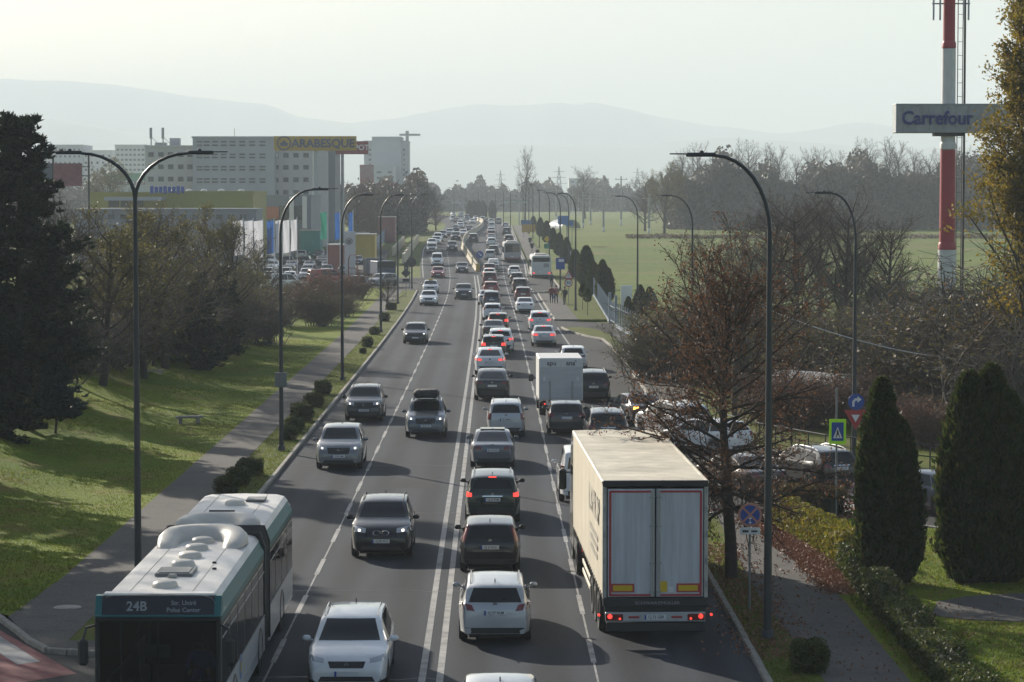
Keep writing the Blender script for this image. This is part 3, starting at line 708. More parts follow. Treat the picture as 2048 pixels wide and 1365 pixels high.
def make_car(kind, paint, label, p, rz, cat='car', brake=False, lamps=False, plate=None, far=False, rails=None, group=None, over=None, name=None, chrome=False, bits=None):
    K = KINDS[kind]; D = car_meshes(kind); NCAR[0] += 1
    root = thing(name or ('parked_car' if 'park' in label else 'car'), label, cat, p, rz, group)
    pm = paint_mat(paint); hw = K['W']/2; over = over or {}
    place('body', with_mat(D['body'], pm), root)
    place('windscreen', D['windscreen'], root); place('rear_window', D['rear_window'], root)
    for m in D['side']: place('side_window', m, root)
    place('underbody', D['underbody'], root)
    for sx in (-1, 1):
        for wy in K['wy']:
            w = place('wheel', D['wheel'], root, (sx*(hw-.125), wy, K['wr']))
            if not far: place('rim', D['rim'], w)
    tls = D['tl']
    if 'tl' in over:
        key = 'tl'+repr(over['tl'])
        if key not in D: D[key] = [D['patch']('tail_light', [(sg*x*hw/.93, z) for x, z in over['tl']], 'y', -1, M_tl, 4, 4, .012) for sg in (-1, 1)]
        tls = D[key]
    for m in tls: place('tail_light', with_mat(m, M_brake) if brake else m, root)
    if brake: place('high_brake_light', with_mat(D['hbl'], M_brake), root)
    for i, m in enumerate(D['hl']):
        h = place('headlight', m, root)
        if lamps: place('bulb', D['bulb'][i], h)
    place('grille', D['grille'], root); place('lower_intake', D['intake'], root); place('lower_bumper', D['rbump'], root)
    for sx in (-1, 1):
        o = place('wing_mirror', with_mat(D['mirror'], pm if paint in ('white','silver','grey','slate') else M_black), root, (sx*(hw+.075), K['sw'][0][0]-.12, D['belt']+.09))
        if sx < 0: o.rotation_euler = (0,0,math.pi)
    if rails is None: rails = K.get('rails')
    if rails and not far:
        for rmesh in D['rails']: place('roof_rail', rmesh if chrome or paint in ('silver','white') else with_mat(rmesh, M_black), root)
    if not far:
        place('roof_aerial', D['fin'], root, D['fin_at'])
    pl = place('number_plate', D['plate'], root, (0, D['plate_y'][0], K['pr'])); place('plate_band', D['pblue'], pl)
    pf = place('number_plate', D['plate'], root, (0, D['plate_y'][1], K['pf']), math.pi); place('plate_band', D['pblue'], pf)
    if plate:
        for q in (pl, pf): lettering(plate, .098, M_ink, q, (.022, -.0075, 0), depth=.001, squeeze=.86, bold=.0012)
    if not far:
        e0, ez, e1, ez1 = D['emb']
        em = MB().lathe([(.001,0),(.045,0),(.055,-.006),(.055,.01)], 16, 1); mm = em.mesh('emblem', M_emblem)
        place('emblem', mm, root, (0, e0, ez)); place('emblem', mm, root, (0, e1, ez1), math.pi)
        place('tailgate_strip', D['tailgate_handle'] if chrome else with_mat(D['tailgate_handle'], pm), root)
    for nm, me, loc in (bits or []): place(nm, me, root, loc)
    return root
def heading(y):
    """direction the road runs at distance y, as a turn about the vertical"""
    return -math.atan2(xc(y+8)-xc(y-8), 16.)
USED = set()
def road_car(px, py, kind, paint, way, label, turn=0., **kw):
    p = at(px, py); L = KINDS[kind]['L']
    h = heading(p.y) + turn
    d = Vector((-math.sin(h), math.cos(h), 0))
    p = p + d*(L/2); p.z = rise(p.y)+.008
    sl = math.atan((rise(p.y+3)-rise(p.y-3))/6)
    o = make_car(kind, paint, label, p, h if way == 'a' else h+math.pi, far=kw.pop('far', p.y > 330), **kw)
    o.rotation_euler.x = sl if way == 'a' else -sl
    return o

# near traffic, each by itself: pixel of the near end on the road while measuring, shape, paint, a=away t=towards
rail = None
def grille_kidney():
    b = MB()
    for sg in (-1, 1):
        b.tube([(sg*(.13+.105*math.cos(a)), 0, .07*math.sin(a)) for a in [i*math.pi/8 for i in range(17)]], .012, 5, caps=False)
    return b.mesh('chrome_kidney_surround', M_chrome, 40)
def wiper(): return MB().tube([(0,0,0),(.1,-.01,.02),(.34,-.03,.10)], .012, 5).mesh('rear_wiper', M_black)
def roof_bag():
    b = MB(); b.box(0,0,.20,1.15,1.2,.36,bev=.12); b.box(0,-.62,.2,1.05,.06,.24,bev=.03)
    for sg in (-1,1): b.box(sg*.35,0,.205,.05,1.24,.385,bev=.01); b.box(sg*.56,-.25,-.02,.05,.05,.1)
    return b.mesh('roof_bag', mat('bag_fabric', (.02,.02,.022), .8, var=.3, scale=5, bump=.02), 45)
def bars():
    b = MB()
    for y in (-.4,.35): b.tube([(-.66,y,0),(.66,y,0)], .02, 6)
    return b.mesh('roof_bars', M_chrome)
road_car(693, 1392, 'wagon', 'white', 't', 'white estate car beside the long bus, its bonnet cut off by the bottom edge')
road_car(762, 1121, 'suv', 'black', 't', 'black off-road car with twin oval chrome grilles and lit headlights', lamps=True, plate='CJ 82 PTC', bits=[('kidney_grille', grille_kidney(), (0, 2.235, .80))])
road_car(677, 942, 'suv', 'grey', 't', 'grey five-door car with rounded bonnet in the lane beside the kerb hedge', lamps=True, plate='CJ 95 LMJ', rails=False)
road_car(727, 845, 'suv', 'charcoal', 't', 'dark boxy car with roof rails driving behind the grey car at the kerb', lamps=True, plate='SB 08 SKD')
o = road_car(851, 878, 'suv', 'slate', 't', 'grey car carrying a black fabric luggage bag on its roof', lamps=True, plate='CJ 78 XLL')
bag = place('roof_bag', roof_bag(), None, (o.location.x, o.location.y-.35, 1.68)); bag.rotation_euler = o.rotation_euler
tag(bag, 'black soft luggage bag strapped on the roof of the grey car', 'luggage'); place('roof_bars', bars(), o, (0,.1,1.685))
road_car(830, 689, 'wagon', 'black', 't', 'black car alone in the kerb lane, left of the dashed line, lights on', lamps=True)
road_car(857, 612, 'sedan', 'white', 't', 'white sedan right in front of the taxi in the kerb lane', lamps=True)
tx = road_car(861, 588, 'sedan', 'silver', 't', 'taxi with a yellow roof sign following close behind the white sedan')
place('taxi_sign', MB().box(0,0,0,.5,.18,.16,bev=.03).mesh('taxi_sign', paint_mat('yellow')), tx, (0,.2,1.50))
road_car(927, 600, 'fastback', 'black', 't', 'large black car with lights on beside the double centre line', lamps=True)
road_car(924, 547, 'sedan', 'charcoal', 't', 'dark sedan with bright headlights passing the near end of the median barrier', lamps=True)
road_car(876, 557, 'hatch', 'red', 't', 'red hatchback coming in the kerb lane after the ramp wall', lamps=True)
road_car(874, 533, 'van', 'white', 't', 'white van close behind the oncoming red hatchback', lamps=True, name='van', cat='van')
# the queue beside the centre line, near to far
road_car(1000, 1545, 'sedan', 'silver', 'a', 'silver car of which only the roof shows at the bottom edge')
road_car(990, 1293, 'wagon', 'silver', 'a', 'silver estate with dark clear-edged tail lamps at the rear of the queue', plate='CJ 27 NLM', over=dict(tl=[(.50,.84),(.58,.98),(.90,1.04),(.86,.88)]), bits=[('rear_wiper', wiper(), (-.05,-2.27,1.06))])
road_car(980, 1150, 'hatch', 'black', 'a', 'black hatchback with tall narrow red lamps beside its rear window', plate='CJ 67 ROL', brake=False, over=dict(tl=[(.74,.92),(.62,1.36),(.70,1.36),(.86,.94)]), rails=False)
road_car(985, 1050, 'suv', 'green', 'a', 'dark green off-road car with small glowing lamps behind the black hatchback', plate='CJ 21 PYM', brake=True, over=dict(tl=[(.68,.92),(.68,1.04),(.84,1.06),(.86,.90)]), chrome=True)
road_car(985, 940, 'sedan', 'slate', 'a', 'slate grey sedan with a glass roof ahead of the dark green car', plate='BH 90 DKS', rails=False, bits=[('glass_roof', MB().box(0,0,0,1.0,.85,.02,bev=.008).mesh('glass_roof', M_glass), (0,-.15,1.447))])
road_car(1012, 876, 'mpv', 'silver', 'a', 'silver people carrier with tall red lamps and roof rails', plate='CJ 18 MPU', over=dict(tl=[(.70,.80),(.68,1.08),(.82,1.10),(.87,.80)]))
road_car(984, 803, 'fastback', 'black', 'a', 'black sloping-back car just ahead of the silver people carrier')
road_car(980, 752, 'fastback', 'white', 'a', 'white sloping-back car with brake lights on beside the double line', brake=True)
road_car(987, 716, 'hatch', 'charcoal', 'a', 'dark hatchback with its brake lights on ahead of the white sloping-back car', brake=True)
road_car(1001, 707, 'suv', 'white', 'a', 'white off-road car set to the right beside the dark braking hatchback', brake=True)
road_car(987, 681, 'sedan', 'black', 'a', 'black sedan ahead of the dark braking hatchback in the centre queue')
road_car(996, 664, 'hatch', 'brown', 'a', 'brown hatchback set to the right ahead of the black sedan', brake=True)
road_car(985, 642, 'hatch', 'white', 'a', 'white hatchback with high red lamps just ahead of the brown hatchback', over=dict(tl=[(.68,.9),(.62,1.2),(.74,1.2),(.86,.92)]))
road_car(983, 617, 'mpv', 'navy', 'a', 'dark blue tall car ahead of the white high-lamped hatchback')
road_car(974, 611, 'sedan', 'silver', 'a', 'silver sedan half hidden left of the dark blue tall car')
road_car(982, 591, 'hatch', 'red', 'a', 'red hatchback waiting in the centre queue')
road_car(980, 572, 'suv', 'maroon', 'a', 'dark red tall car just ahead of the queuing red hatchback')
road_car(979, 560, 'hatch', 'white', 'a', 'white hatchback with a lit high brake lamp ahead of the dark red tall car', brake=True)
road_car(979, 549, 'hatch', 'maroon', 'a', 'dark red hatchback ahead of the white braking one by the barrier end')
road_car(986, 544, 'sedan', 'grey', 'a', 'grey sedan to the right of the dark red hatchback by the barrier end')
# right-hand lane and merging lane, near to far
van = road_car(1170, 1008, 'van', 'white', 'a', 'white delivery van half hidden by the lorry on its left', name='delivery_van', cat='van')
road_car(1216, 900, 'suv', 'charcoal', 'a', 'dark off-road car with bright roof rails peeping over the lorry roof', chrome=True)
road_car(1133, 871, 'hatch', 'charcoal', 'a', 'dark grey hatchback with rounded red lamps behind the box van', over=dict(tl=[(.56,.80),(.56,.96),(.82,1.0),(.87,.80)]))
road_car(1187, 806, 'suv', 'black', 'a', 'black off-road car with white number plate right of the box van', plate='CJ 04 WBK')
road_car(1147, 742, 'hatch', 'white', 'a', 'white hatchback in the merging lane just beyond the box van', over=dict(tl=[(.36,.84),(.36,.92),(.86,.98),(.86,.84)]))
road_car(1088, 694, 'sedan', 'silver', 'a', 'silver sedan with brake lights on beyond the box van', brake=True)
road_car(1080, 665, 'suv', 'white', 'a', 'white off-road car braking just ahead of the silver sedan', brake=True, rails=True)
road_car(1050, 628, 'sedan', 'white', 'a', 'white sedan without lights in the right lane before the bus stop pavement')
road_car(1046, 604, 'hatch', 'maroon', 'a', 'dark red hatchback ahead of the unlit white sedan in the right lane')
road_car(1040, 587, 'suv', 'brown', 'a', 'dark brown tall car ahead of the dark red hatchback in the right lane')
road_car(1034, 570, 'hatch', 'charcoal', 'a', 'dark hatchback ahead of the brown tall car in the right lane')
road_car(1029, 555, 'hatch', 'white', 'a', 'white hatchback left of the bus at the stop')
# coming out of the side street on the right
def street_car(px, py, kind, paint, label, deg, **kw):
    p = at(px, py); return make_car(kind, paint, label, (p.x, p.y, .012), math.radians(deg), far=False, **kw)
street_car(1272, 846, 'sedan', 'black', 'black sedan with a lit amber indicator, first out of the side street', 14, bits=[('indicator', MB().box(0,0,0,.26,.05,.13,bev=.02).mesh('indicator', M_amber), (-.68,-2.27,.87))])
street_car(1345, 874, 'suv', 'white', 'white off-road car behind the bare brown tree, second in the side street', 24)
street_car(1408, 905, 'hatch', 'white', 'white hatchback behind the brown tree trunk with its front wheel showing', 44)
street_car(1478, 985, 'sedan', 'brown', 'brownish sedan waiting at the side street mouth behind the lamp post', 24)
street_car(1622, 968, 'wagon', 'black', 'dark estate car with silver roof rails beside the pedestrian crossing sign', 22, chrome=True, plate='CJ 88 YLP')
street_car(1850, 1022, 'sedan', 'slate', 'grey sedan seen through the gap between the two thuja groups', 40)
street_car(2085, 1072, 'hatch', 'white', 'white car nosing in at the right edge behind the tall thuja', 58)

# far traffic: (zoom x, zoom y, shape, paint)
def zpt(zx, zy): return 760+zx/5.6875, 300+zy/5.6875
FAR_T = [  # oncoming beyond the junction
 (590,1182,'suv','grey','grey tall car leading the left file at the ramp wall'),(820,1157,'suv','black','black tall car in the inner file by the barrier bend'),
 (592,1112,'hatch','white','white hatchback right behind the leading grey tall car'),(640,1082,'sedan','silver','silver sedan third in the left oncoming file'),
 (656,1047,'mpv','white','white people carrier fourth in the left oncoming file'),(712,1006,'hatch','slate','slate hatchback fifth in the left oncoming file'),
 (790,978,'wagon','silver','silver estate sixth in the left oncoming file'),(860,1036,'suv','black','black off-road car second in the inner oncoming file'),
 (945,990,'sedan','white','pale sedan third in the inner oncoming file'),(1012,945,'suv','charcoal','dark tall car beside the blue barrier panel'),
 (858,930,'hatch','charcoal','dark hatchback seventh in the left oncoming file'),(912,898,'hatch','silver','silver hatchback between the two oncoming files far off'),
 (915,868,'mpv','silver','silver people carrier behind the far silver hatchback'),(956,850,'hatch','grey','grey hatchback in the far oncoming bunch'),
 (1050,842,'wagon','white','white estate at the far end of the barrier with its lights on'),(876,830,'hatch','maroon','dark red hatchback in the far oncoming bunch'),
 (832,818,'van','white','white van at the left of the far oncoming bunch'),(990,797,'van','grey','grey van in the middle of the far oncoming bunch'),
 (1095,802,'sedan','silver','silver sedan behind the white estate at the far barrier'),(930,765,'van','silver','silver van last but one in the far oncoming bunch'),
 (842,752,'sedan','white','white sedan farthest away beside the dark trees')]
for zx, zy, k, c, lab in FAR_T:
    road_car(*zpt(zx, zy), k, c, 't', lab, lamps=(zx*7 % 3 > 0), far=True, **(dict(name='van', cat='van') if k == 'van' else {}))
FAR_A = [(940,542,'hatch','white','white hatchback by the arrow sign at the barrier head'),(912,462,'mpv','silver','silver people carrier level with the grey bus'),
 (943,407,'hatch','charcoal','dark hatchback ahead of the silver people carrier by the grey bus'),(925,332,'hatch','white','white hatchback ahead of the dark one beyond the grey bus'),
 (922,290,'sedan','grey','grey sedan far up the centre queue'),(920,262,'suv','maroon','dark red tall car far up the centre queue'),(922,222,'hatch','silver','silver hatchback far up the centre queue')]
for zx, zy, k, c, lab in FAR_A: road_car(780+zx/4.55, 420+zy/4.55, k, c, 'a', lab, far=True)
FAR_B = [(1270,910,'van','white','tall white van far up the centre queue'),(1262,842,'hatch','silver','silver hatchback farthest but one in the centre queue'),(1215,832,'hatch','charcoal','dark hatchback at the far head of the barrier'),
 (1170,818,'suv','slate','slate tall car passing the far end of the barrier'),(1350,846,'van','grey','grey van farthest away in the right lane'),(1425,892,'hatch','silver','silver hatchback in the right lane beyond the cycle path start'),
 (1440,972,'suv','charcoal','dark tall car two ahead of the grey bus'),(1465,1062,'wagon','brown','brown estate directly ahead of the grey bus'),(1062,1056,'suv','black','black tall car alone in the gap right of the barrier')]
for zx, zy, k, c, lab in FAR_B: road_car(*zpt(zx, zy), k, c, 'a', lab, far=True, **(dict(name='van', cat='van') if k == 'van' else {}))

# ------------------------------------------------------------------ lorry, box van, buses
M_tarp = mat('cream_tarpaulin', (.60,.54,.42), .6, var=.22, scale=.9, bump=.01)
M_tarpside = mat('cream_side_curtain', (.60,.54,.42), .55, var=.07, scale=.9, stretch=(1,1,.25), bump=.006)
M_door = mat('trailer_door', (.46,.47,.49), .5, var=.2, scale=1.1, stretch=(6,1,.4), detail=8.)
M_frame = mat('trailer_frame', (.42,.40,.36), .5, var=.15, scale=3)
M_redtape = mat('red_reflective_tape', (.36,.03,.04), .4)
M_yel = mat('yellow_reflector', (.62,.40,.01), .4)
M_fade = mat('faded_print', (.36,.335,.285), .6, var=.2, scale=6)
M_dark = mat('chassis_black', (.02,.02,.022), .6, var=.2, scale=4)
def wheel_at(parent, x, y, r, w=.3, rim=M_steel):
    b = MB(); tw = w/2
    b.lathe([(r*.58,-tw*.7),(r*.62,-tw),(r*.94,-tw),(r,-tw*.8),(r,tw*.8),(r*.94,tw),(r*.62,tw),(r*.58,tw*.7)], 26, 0)
    k = b.build('wheel', M_rubber, parent, 40, (x, y, r))
    q = MB(); 
    for sd in (-1,1): q.lathe([(r*.61,sd*tw*.85),(r*.5,sd*tw*.35),(r*.28,sd*tw*.4),(r*.24,sd*tw*.8),(.001,sd*tw*.82)], 20, 0)
    q.build('rim', rim, k, 40)
    return k
def make_lorry():
    p = Vector((3.46, 62.4, 0)); hd = math.atan2(.40, 13.4)
    T = thing('articulated_lorry', 'big cream curtain-sided lorry trailer with two grey rear doors in the right lane', 'lorry', p, hd)
    Wd, z0, z1, L = 2.55, 1.17, 4.0, 13.4; h = Wd/2
    # roof sheet, sagging between hoops
    nx, ny = 14, 90; b = MB(); rr = random.Random(3)
    for j in range(ny+1):
        for i in range(nx+1):
            x = lerp(-h, h, i/nx); y = lerp(0, L, j/ny); e = min(1, 4*min(i/nx, 1-i/nx))
            b.v.append((x, y, z1-.01+e*(.022*math.sin(y*2.4)+.012*math.sin(y*11+x*3)+.012*math.sin(x*9+y*5)+rr.uniform(-.004,.004))))
    for j in range(ny):
        for i in range(nx): k = j*(nx+1)+i; b.f.append((k, k+1, k+nx+2, k+nx+1)); b.m.append(0)
    b.build('roof_sheet', M_tarp, T, 80)
    # side curtains with soft vertical pleats
    for sg in (-1, 1):
        b = MB(); n = 130
        for j in range(n+1):
            y = lerp(.05, L-.05, j/n); dx = .010*math.sin(y*17)+.006*math.sin(y*41)
            for k in range(4):
                z = lerp(z0-.05, z1-.06, k/3); b.v.append((sg*(h-.012+dx*(1 if k in (1,2) else .4)), y, z))
        for j in range(n):
            for k in range(3):
                q = j*4+k; f = (q, q+4, q+5, q+1); b.f.append(f if sg > 0 else f[::-1]); b.m.append(0)
        sc = b.build('side_curtain', M_tarpside, T, 80)
        st = MB()
        for i in range(26):
            y = .3+i*.5; st.box(sg*(h+.004), y, z0-.05, .02, .04, .22, bev=.005)
        st.build('curtain_straps', M_dark, sc); stuff(sc.children[0])
    lt = lettering('L.A PROP', .95, M_fade, T, (-h-.012, 3.3, 3.02), -math.pi/2, depth=.002, squeeze=1.1)
    for k, ww in enumerate((3.0, 2.9, 2.7)):
        bb = MB(); rr = random.Random(k); y = 3.3-ww/2
        while y < 3.3+ww/2:
            d = rr.uniform(.12,.5); bb.box(-h-.010, y+d/2, 2.33-k*.24, .006, d, .12); y += d+.05
        stuff(bb.build('faded_print_line', M_fade, T))
    # rails and corners
    for sg in (-1, 1):
        MB().box(sg*(h-.03), L/2, z1-.05, .10, L, .09, bev=.02).build('roof_rail', M_tarp, T)
        MB().box(sg*(h-.05), .03, (z0+z1)/2-.06, .10, .09, z1-z0-.06, bev=.012).build('corner_post', M_frame, T)
        for z in (1.5,2.05,2.7,3.3,3.75): MB().tube([(sg*(h-.03),-.03,z-.07),(sg*(h-.03),-.03,z+.07)], .025, 6).build('door_hinge', M_steel, T)
    MB().box(0, .0, z1-.075, Wd, .12, .15, bev=.02).build('rear_header', M_dark, T)
    # two doors
    for sg in (-1, 1):
        d = MB().box(sg*.585, -.03, 2.49, 1.13, .05, 2.62, bev=.01).build('rear_door', M_door, T)
        for nm, cx, cz, sx, sz in (('tape_top', sg*.60, 3.735, 1.0, .05), ('tape_side', sg*1.095, 2.48, .055, 2.53), ('tape_bottom', sg*.60, 1.225, 1.0, .05)):
            MB().box(cx, -.0585, cz, sx, .006, sz).build(nm, M_redtape, d)
        q = MB().box(sg*.79, -.062, 1.40, .56, .010, .21).build('marker_frame', M_redtape, d)
        MB().box(sg*.79, -.069, 1.395, .47, .008, .135).build('yellow_marker', M_yel, q)
        for x in (.10, .06) : MB().tube([(sg*x, -.075, 1.2), (sg*x, -.075, 3.78)], .017, 6).build('locking_bar', M_frame, d)
        for z in (1.3,2.0,2.9,3.6): MB().box(sg*.08,-.075,z,.13,.03,.05,bev=.01).build('bar_bracket', M_steel, d)
    MB().box(.20,-.062,1.43,.17,.006,.26).build('warning_sticker', M_yel, T); MB().box(.38,-.062,1.36,.12,.006,.14).build('white_sticker', M_plate, T)
    MB().box(0, .02, 2.49, .10, .04, 2.62).build('door_seal', M_dark, T); MB().box(0, L/2, z0-.02, Wd-.1, L-.1, .08).build('trailer_floor', M_dark, T); MB().box(0, L-.05, 2.55, Wd-.06, .06, 2.8).build('bulkhead', M_frame, T)
    # under the doors
    MB().box(0, .02, 1.05, Wd-.02, .16, .22, bev=.02).build('rear_sill', M_dark, T)
    MB().box(0, .10, .86, Wd-.1, .05, .26).build('buffer_plate', M_dark, T)
    lettering('SCHWARZMÜLLER', .10, mat('pale_print', (.30,.30,.30), .5), T, (.05, -.0645, 1.03), depth=.001, squeeze=1.3)
    bp = MB().box(0, -.02, .69, 2.42, .10, .23, bev=.015).build('rear_bumper', mat('bumper_aluminium', (.40,.41,.42), .4, metal=.3, var=.15, scale=3), T)
    for sg in (-1, 1):
        tl = MB().box(sg*.99, -.078, .69, .42, .03, .16, bev=.01).build('tail_light', M_tl, bp)
        for dx in (-.11, ) : MB().lathe([(.001,0),(.06,0),(.066,.015)], 14, 1, (sg*(.99+dx*-1*1), -.094, .71)).build('lit_lamp', M_brake, tl)
        MB().lathe([(.001,0),(.03,0),(.033,.012)], 12, 1, (sg*.86, -.094, .655)).build('lit_lamp', M_brake, tl)
        MB().box(sg*1.36, -.02, .74, .06, .08, .06, bev=.015).build('marker_light', M_brake, T)
        MB().box(sg*.52, -.075, .69, .26, .012, .05).build('red_logo', M_redtape, bp)
    pl = MB().box(0,-.078,.69,.52,.012,.12).build('number_plate', M_plate, bp); MB().box(-.24,-.086,.69,.04,.006,.11).build('plate_band', M_blue, pl)
    lettering('CJ 35 GBR', .105, M_ink, pl, (.02,-.0855,.69), depth=.001, squeeze=.84, bold=.0012)
    MB().box(0, .03, .44, 2.36, .05, .22, bev=.01).build('underrun_guard', M_dark, T)
    # chassis and axles
    for sg in (-1, 1): MB().box(sg*.55, L/2, .98, .14, L-.4, .30).build('chassis_beam', M_dark, T)
    for y in (2.2, 3.5, 4.8):
        MB().tube([(-1.0,y,.5),(1.0,y,.5)], .08, 8).build('axle', M_dark, T)
        for sg in (-1, 1): wheel_at(T, sg*1.06, y, .5, .36)
        for sg in (-1, 1): MB().prism([(y-.6,.52),(y-.56,.88),(y-.3,1.06),(y+.3,1.06),(y+.56,.88),(y+.6,.52),(y+.57,.52),(y+.53,.86),(y+.28,1.03),(y-.28,1.03),(y-.53,.86),(y-.57,.52)], 0, sg*1.22, sg*.9).build('mudguard', M_dark, T)
    for sg in (-1, 1):
        MB().box(sg*1.22, 7.4, .78, .04, 3.4, .12, bev=.01).build('side_guard', M_tarp, T); MB().box(sg*1.22, 7.4, .52, .04, 3.4, .12, bev=.01).build('side_guard', M_tarp, T)
    # tractor unit
    yb = 11.6
    cabm = paint_mat('beige')
    cab = MB(); cab.prism([(yb+2.0,.9),(yb+2.0,3.0),(yb+2.2,3.75),(yb+3.0,3.8),(yb+3.8,3.3),(yb+4.15,1.9),(yb+4.2,.5),(yb+2.2,.5)], 0, -1.24, 1.24)
    cab.build('cab', cabm, T)
    MB().box(-1.22, yb+.75, .86, .08, 1.3, .62, bev=.03).build('wheel_fairing', cabm, T); MB().box(1.22, yb+.75, .86, .08, 1.3, .62, bev=.03).build('wheel_fairing', cabm, T)
    MB().box(0, yb+1.0, .85, .9, 5.4, .28).build('tractor_frame', M_dark, T)
    for sg in (-1, 1):
        wheel_at(T, sg*1.02, yb+.2, .5, .5); wheel_at(T, sg*1.05, yb+3.4, .5, .34)
        MB().box(sg*1.05, yb-.55, .82, .22, .06, .14, bev=.01).build('tractor_lamp', M_brake, T)
        m = MB().box(sg*1.48, yb+3.7, 2.35, .22, .14, .62, bev=.05).build('cab_mirror', M_black, T)
        MB().tube([(sg*1.2,yb+3.85,2.55),(sg*1.46,yb+3.75,2.55)], .025, 6).build('mirror_arm', M_black, m)
        MB().prism([(yb+2.6,2.0),(yb+2.6,2.85),(yb+3.55,2.85),(yb+3.95,2.0)], 0, sg*1.243, sg*1.235).build('cab_window', M_glass, T)
    return T
make_lorry()

def make_box_van():
    p = at(1122, 833); p.z = 0
    T = thing('box_van', 'white box van with apu ana lettering above its tail lift', 'box van', p, math.atan2(.32, 12.))
    Wd, z0, z1, L = 2.16, .78, 2.86, 4.2; h = Wd/2
    MB().box(0, L/2, (z0+z1)/2, Wd, L, z1-z0, bev=.035).build('box', mat('box_white', (.66,.65,.62), .45, var=.07, scale=1.2), T)
    d = MB().box(0, -.02, 1.65, Wd-.12, .04, 1.55, bev=.008).build('tail_lift', mat('tail_lift_grey', (.50,.50,.49), .5, var=.12, scale=1.4, stretch=(.3,1,4)), T)
    for sg in (-1, 1):
        MB().box(sg*.55, -.06, 1.27, .07, .06, .95, bev=.015).build('lift_rail', M_steel, d)
        MB().box(sg*.82, -.045, 1.85, .14, .012, .2).build('round_sticker', M_plate, d)
        q = MB().box(sg*.87, -.045, .62, .22, .06, .11, bev=.01).build('tail_light', M_tl, T)
        MB().box(sg*.80, -.08, .62, .07, .02, .07).build('lit_lamp', M_brake, q)
        wheel_at(T, sg*.86, 1.1, .34, .34); wheel_at(T, sg*.92, 4.9, .34, .22)
        m = MB().box(sg*1.30, 5.0, 1.55, .24, .12, .36, bev=.04).build('wing_mirror', M_black, T); MB().tube([(sg*.95,5.1,1.5),(sg*1.25,5.0,1.5)], .025, 6).build('mirror_arm', M_black, m)
        MB().prism([(4.45,1.45),(4.45,2.0),(5.0,2.0),(5.45,1.4)], 0, sg*1.003, sg*.995).build('cab_window', M_glass, T)
    MB().box(0, .03, 2.62, Wd-.06, .03, .40, bev=.006, ).build('header_panel', M_white, T)
    sgn = MB().box(0,-.0,2.60,1.92,.02,.30).build('name_board', M_plate, T)
    lettering('apu', .33, M_ink, sgn, (-.46,-.014,2.61), depth=.002, bold=.006); lettering("ana'", .33, M_ink, sgn, (.50,-.014,2.61), depth=.002, bold=.006)
    MB().box(0,-.013,2.60,.012,.006,.29).build('board_seam', M_fade, sgn)
    MB().box(0, 2.8, .58, 1.0, 5.2, .22).build('chassis', M_dark, T)
    MB().box(0, .0, .50, 1.9, .08, .10, bev=.02).build('bumper_bar', M_dark, T)
    pl = MB().box(-.45,-.05,.62,.5,.01,.11).build('number_plate', M_plate, T)
    cab = MB(); cab.prism([(4.25,.45),(4.25,2.15),(4.5,2.25),(4.95,2.2),(5.5,1.45),(6.1,1.2),(6.25,.85),(6.25,.4)], 0, -1.0, 1.0); cab.build('cab', M_white, T)
make_box_van()

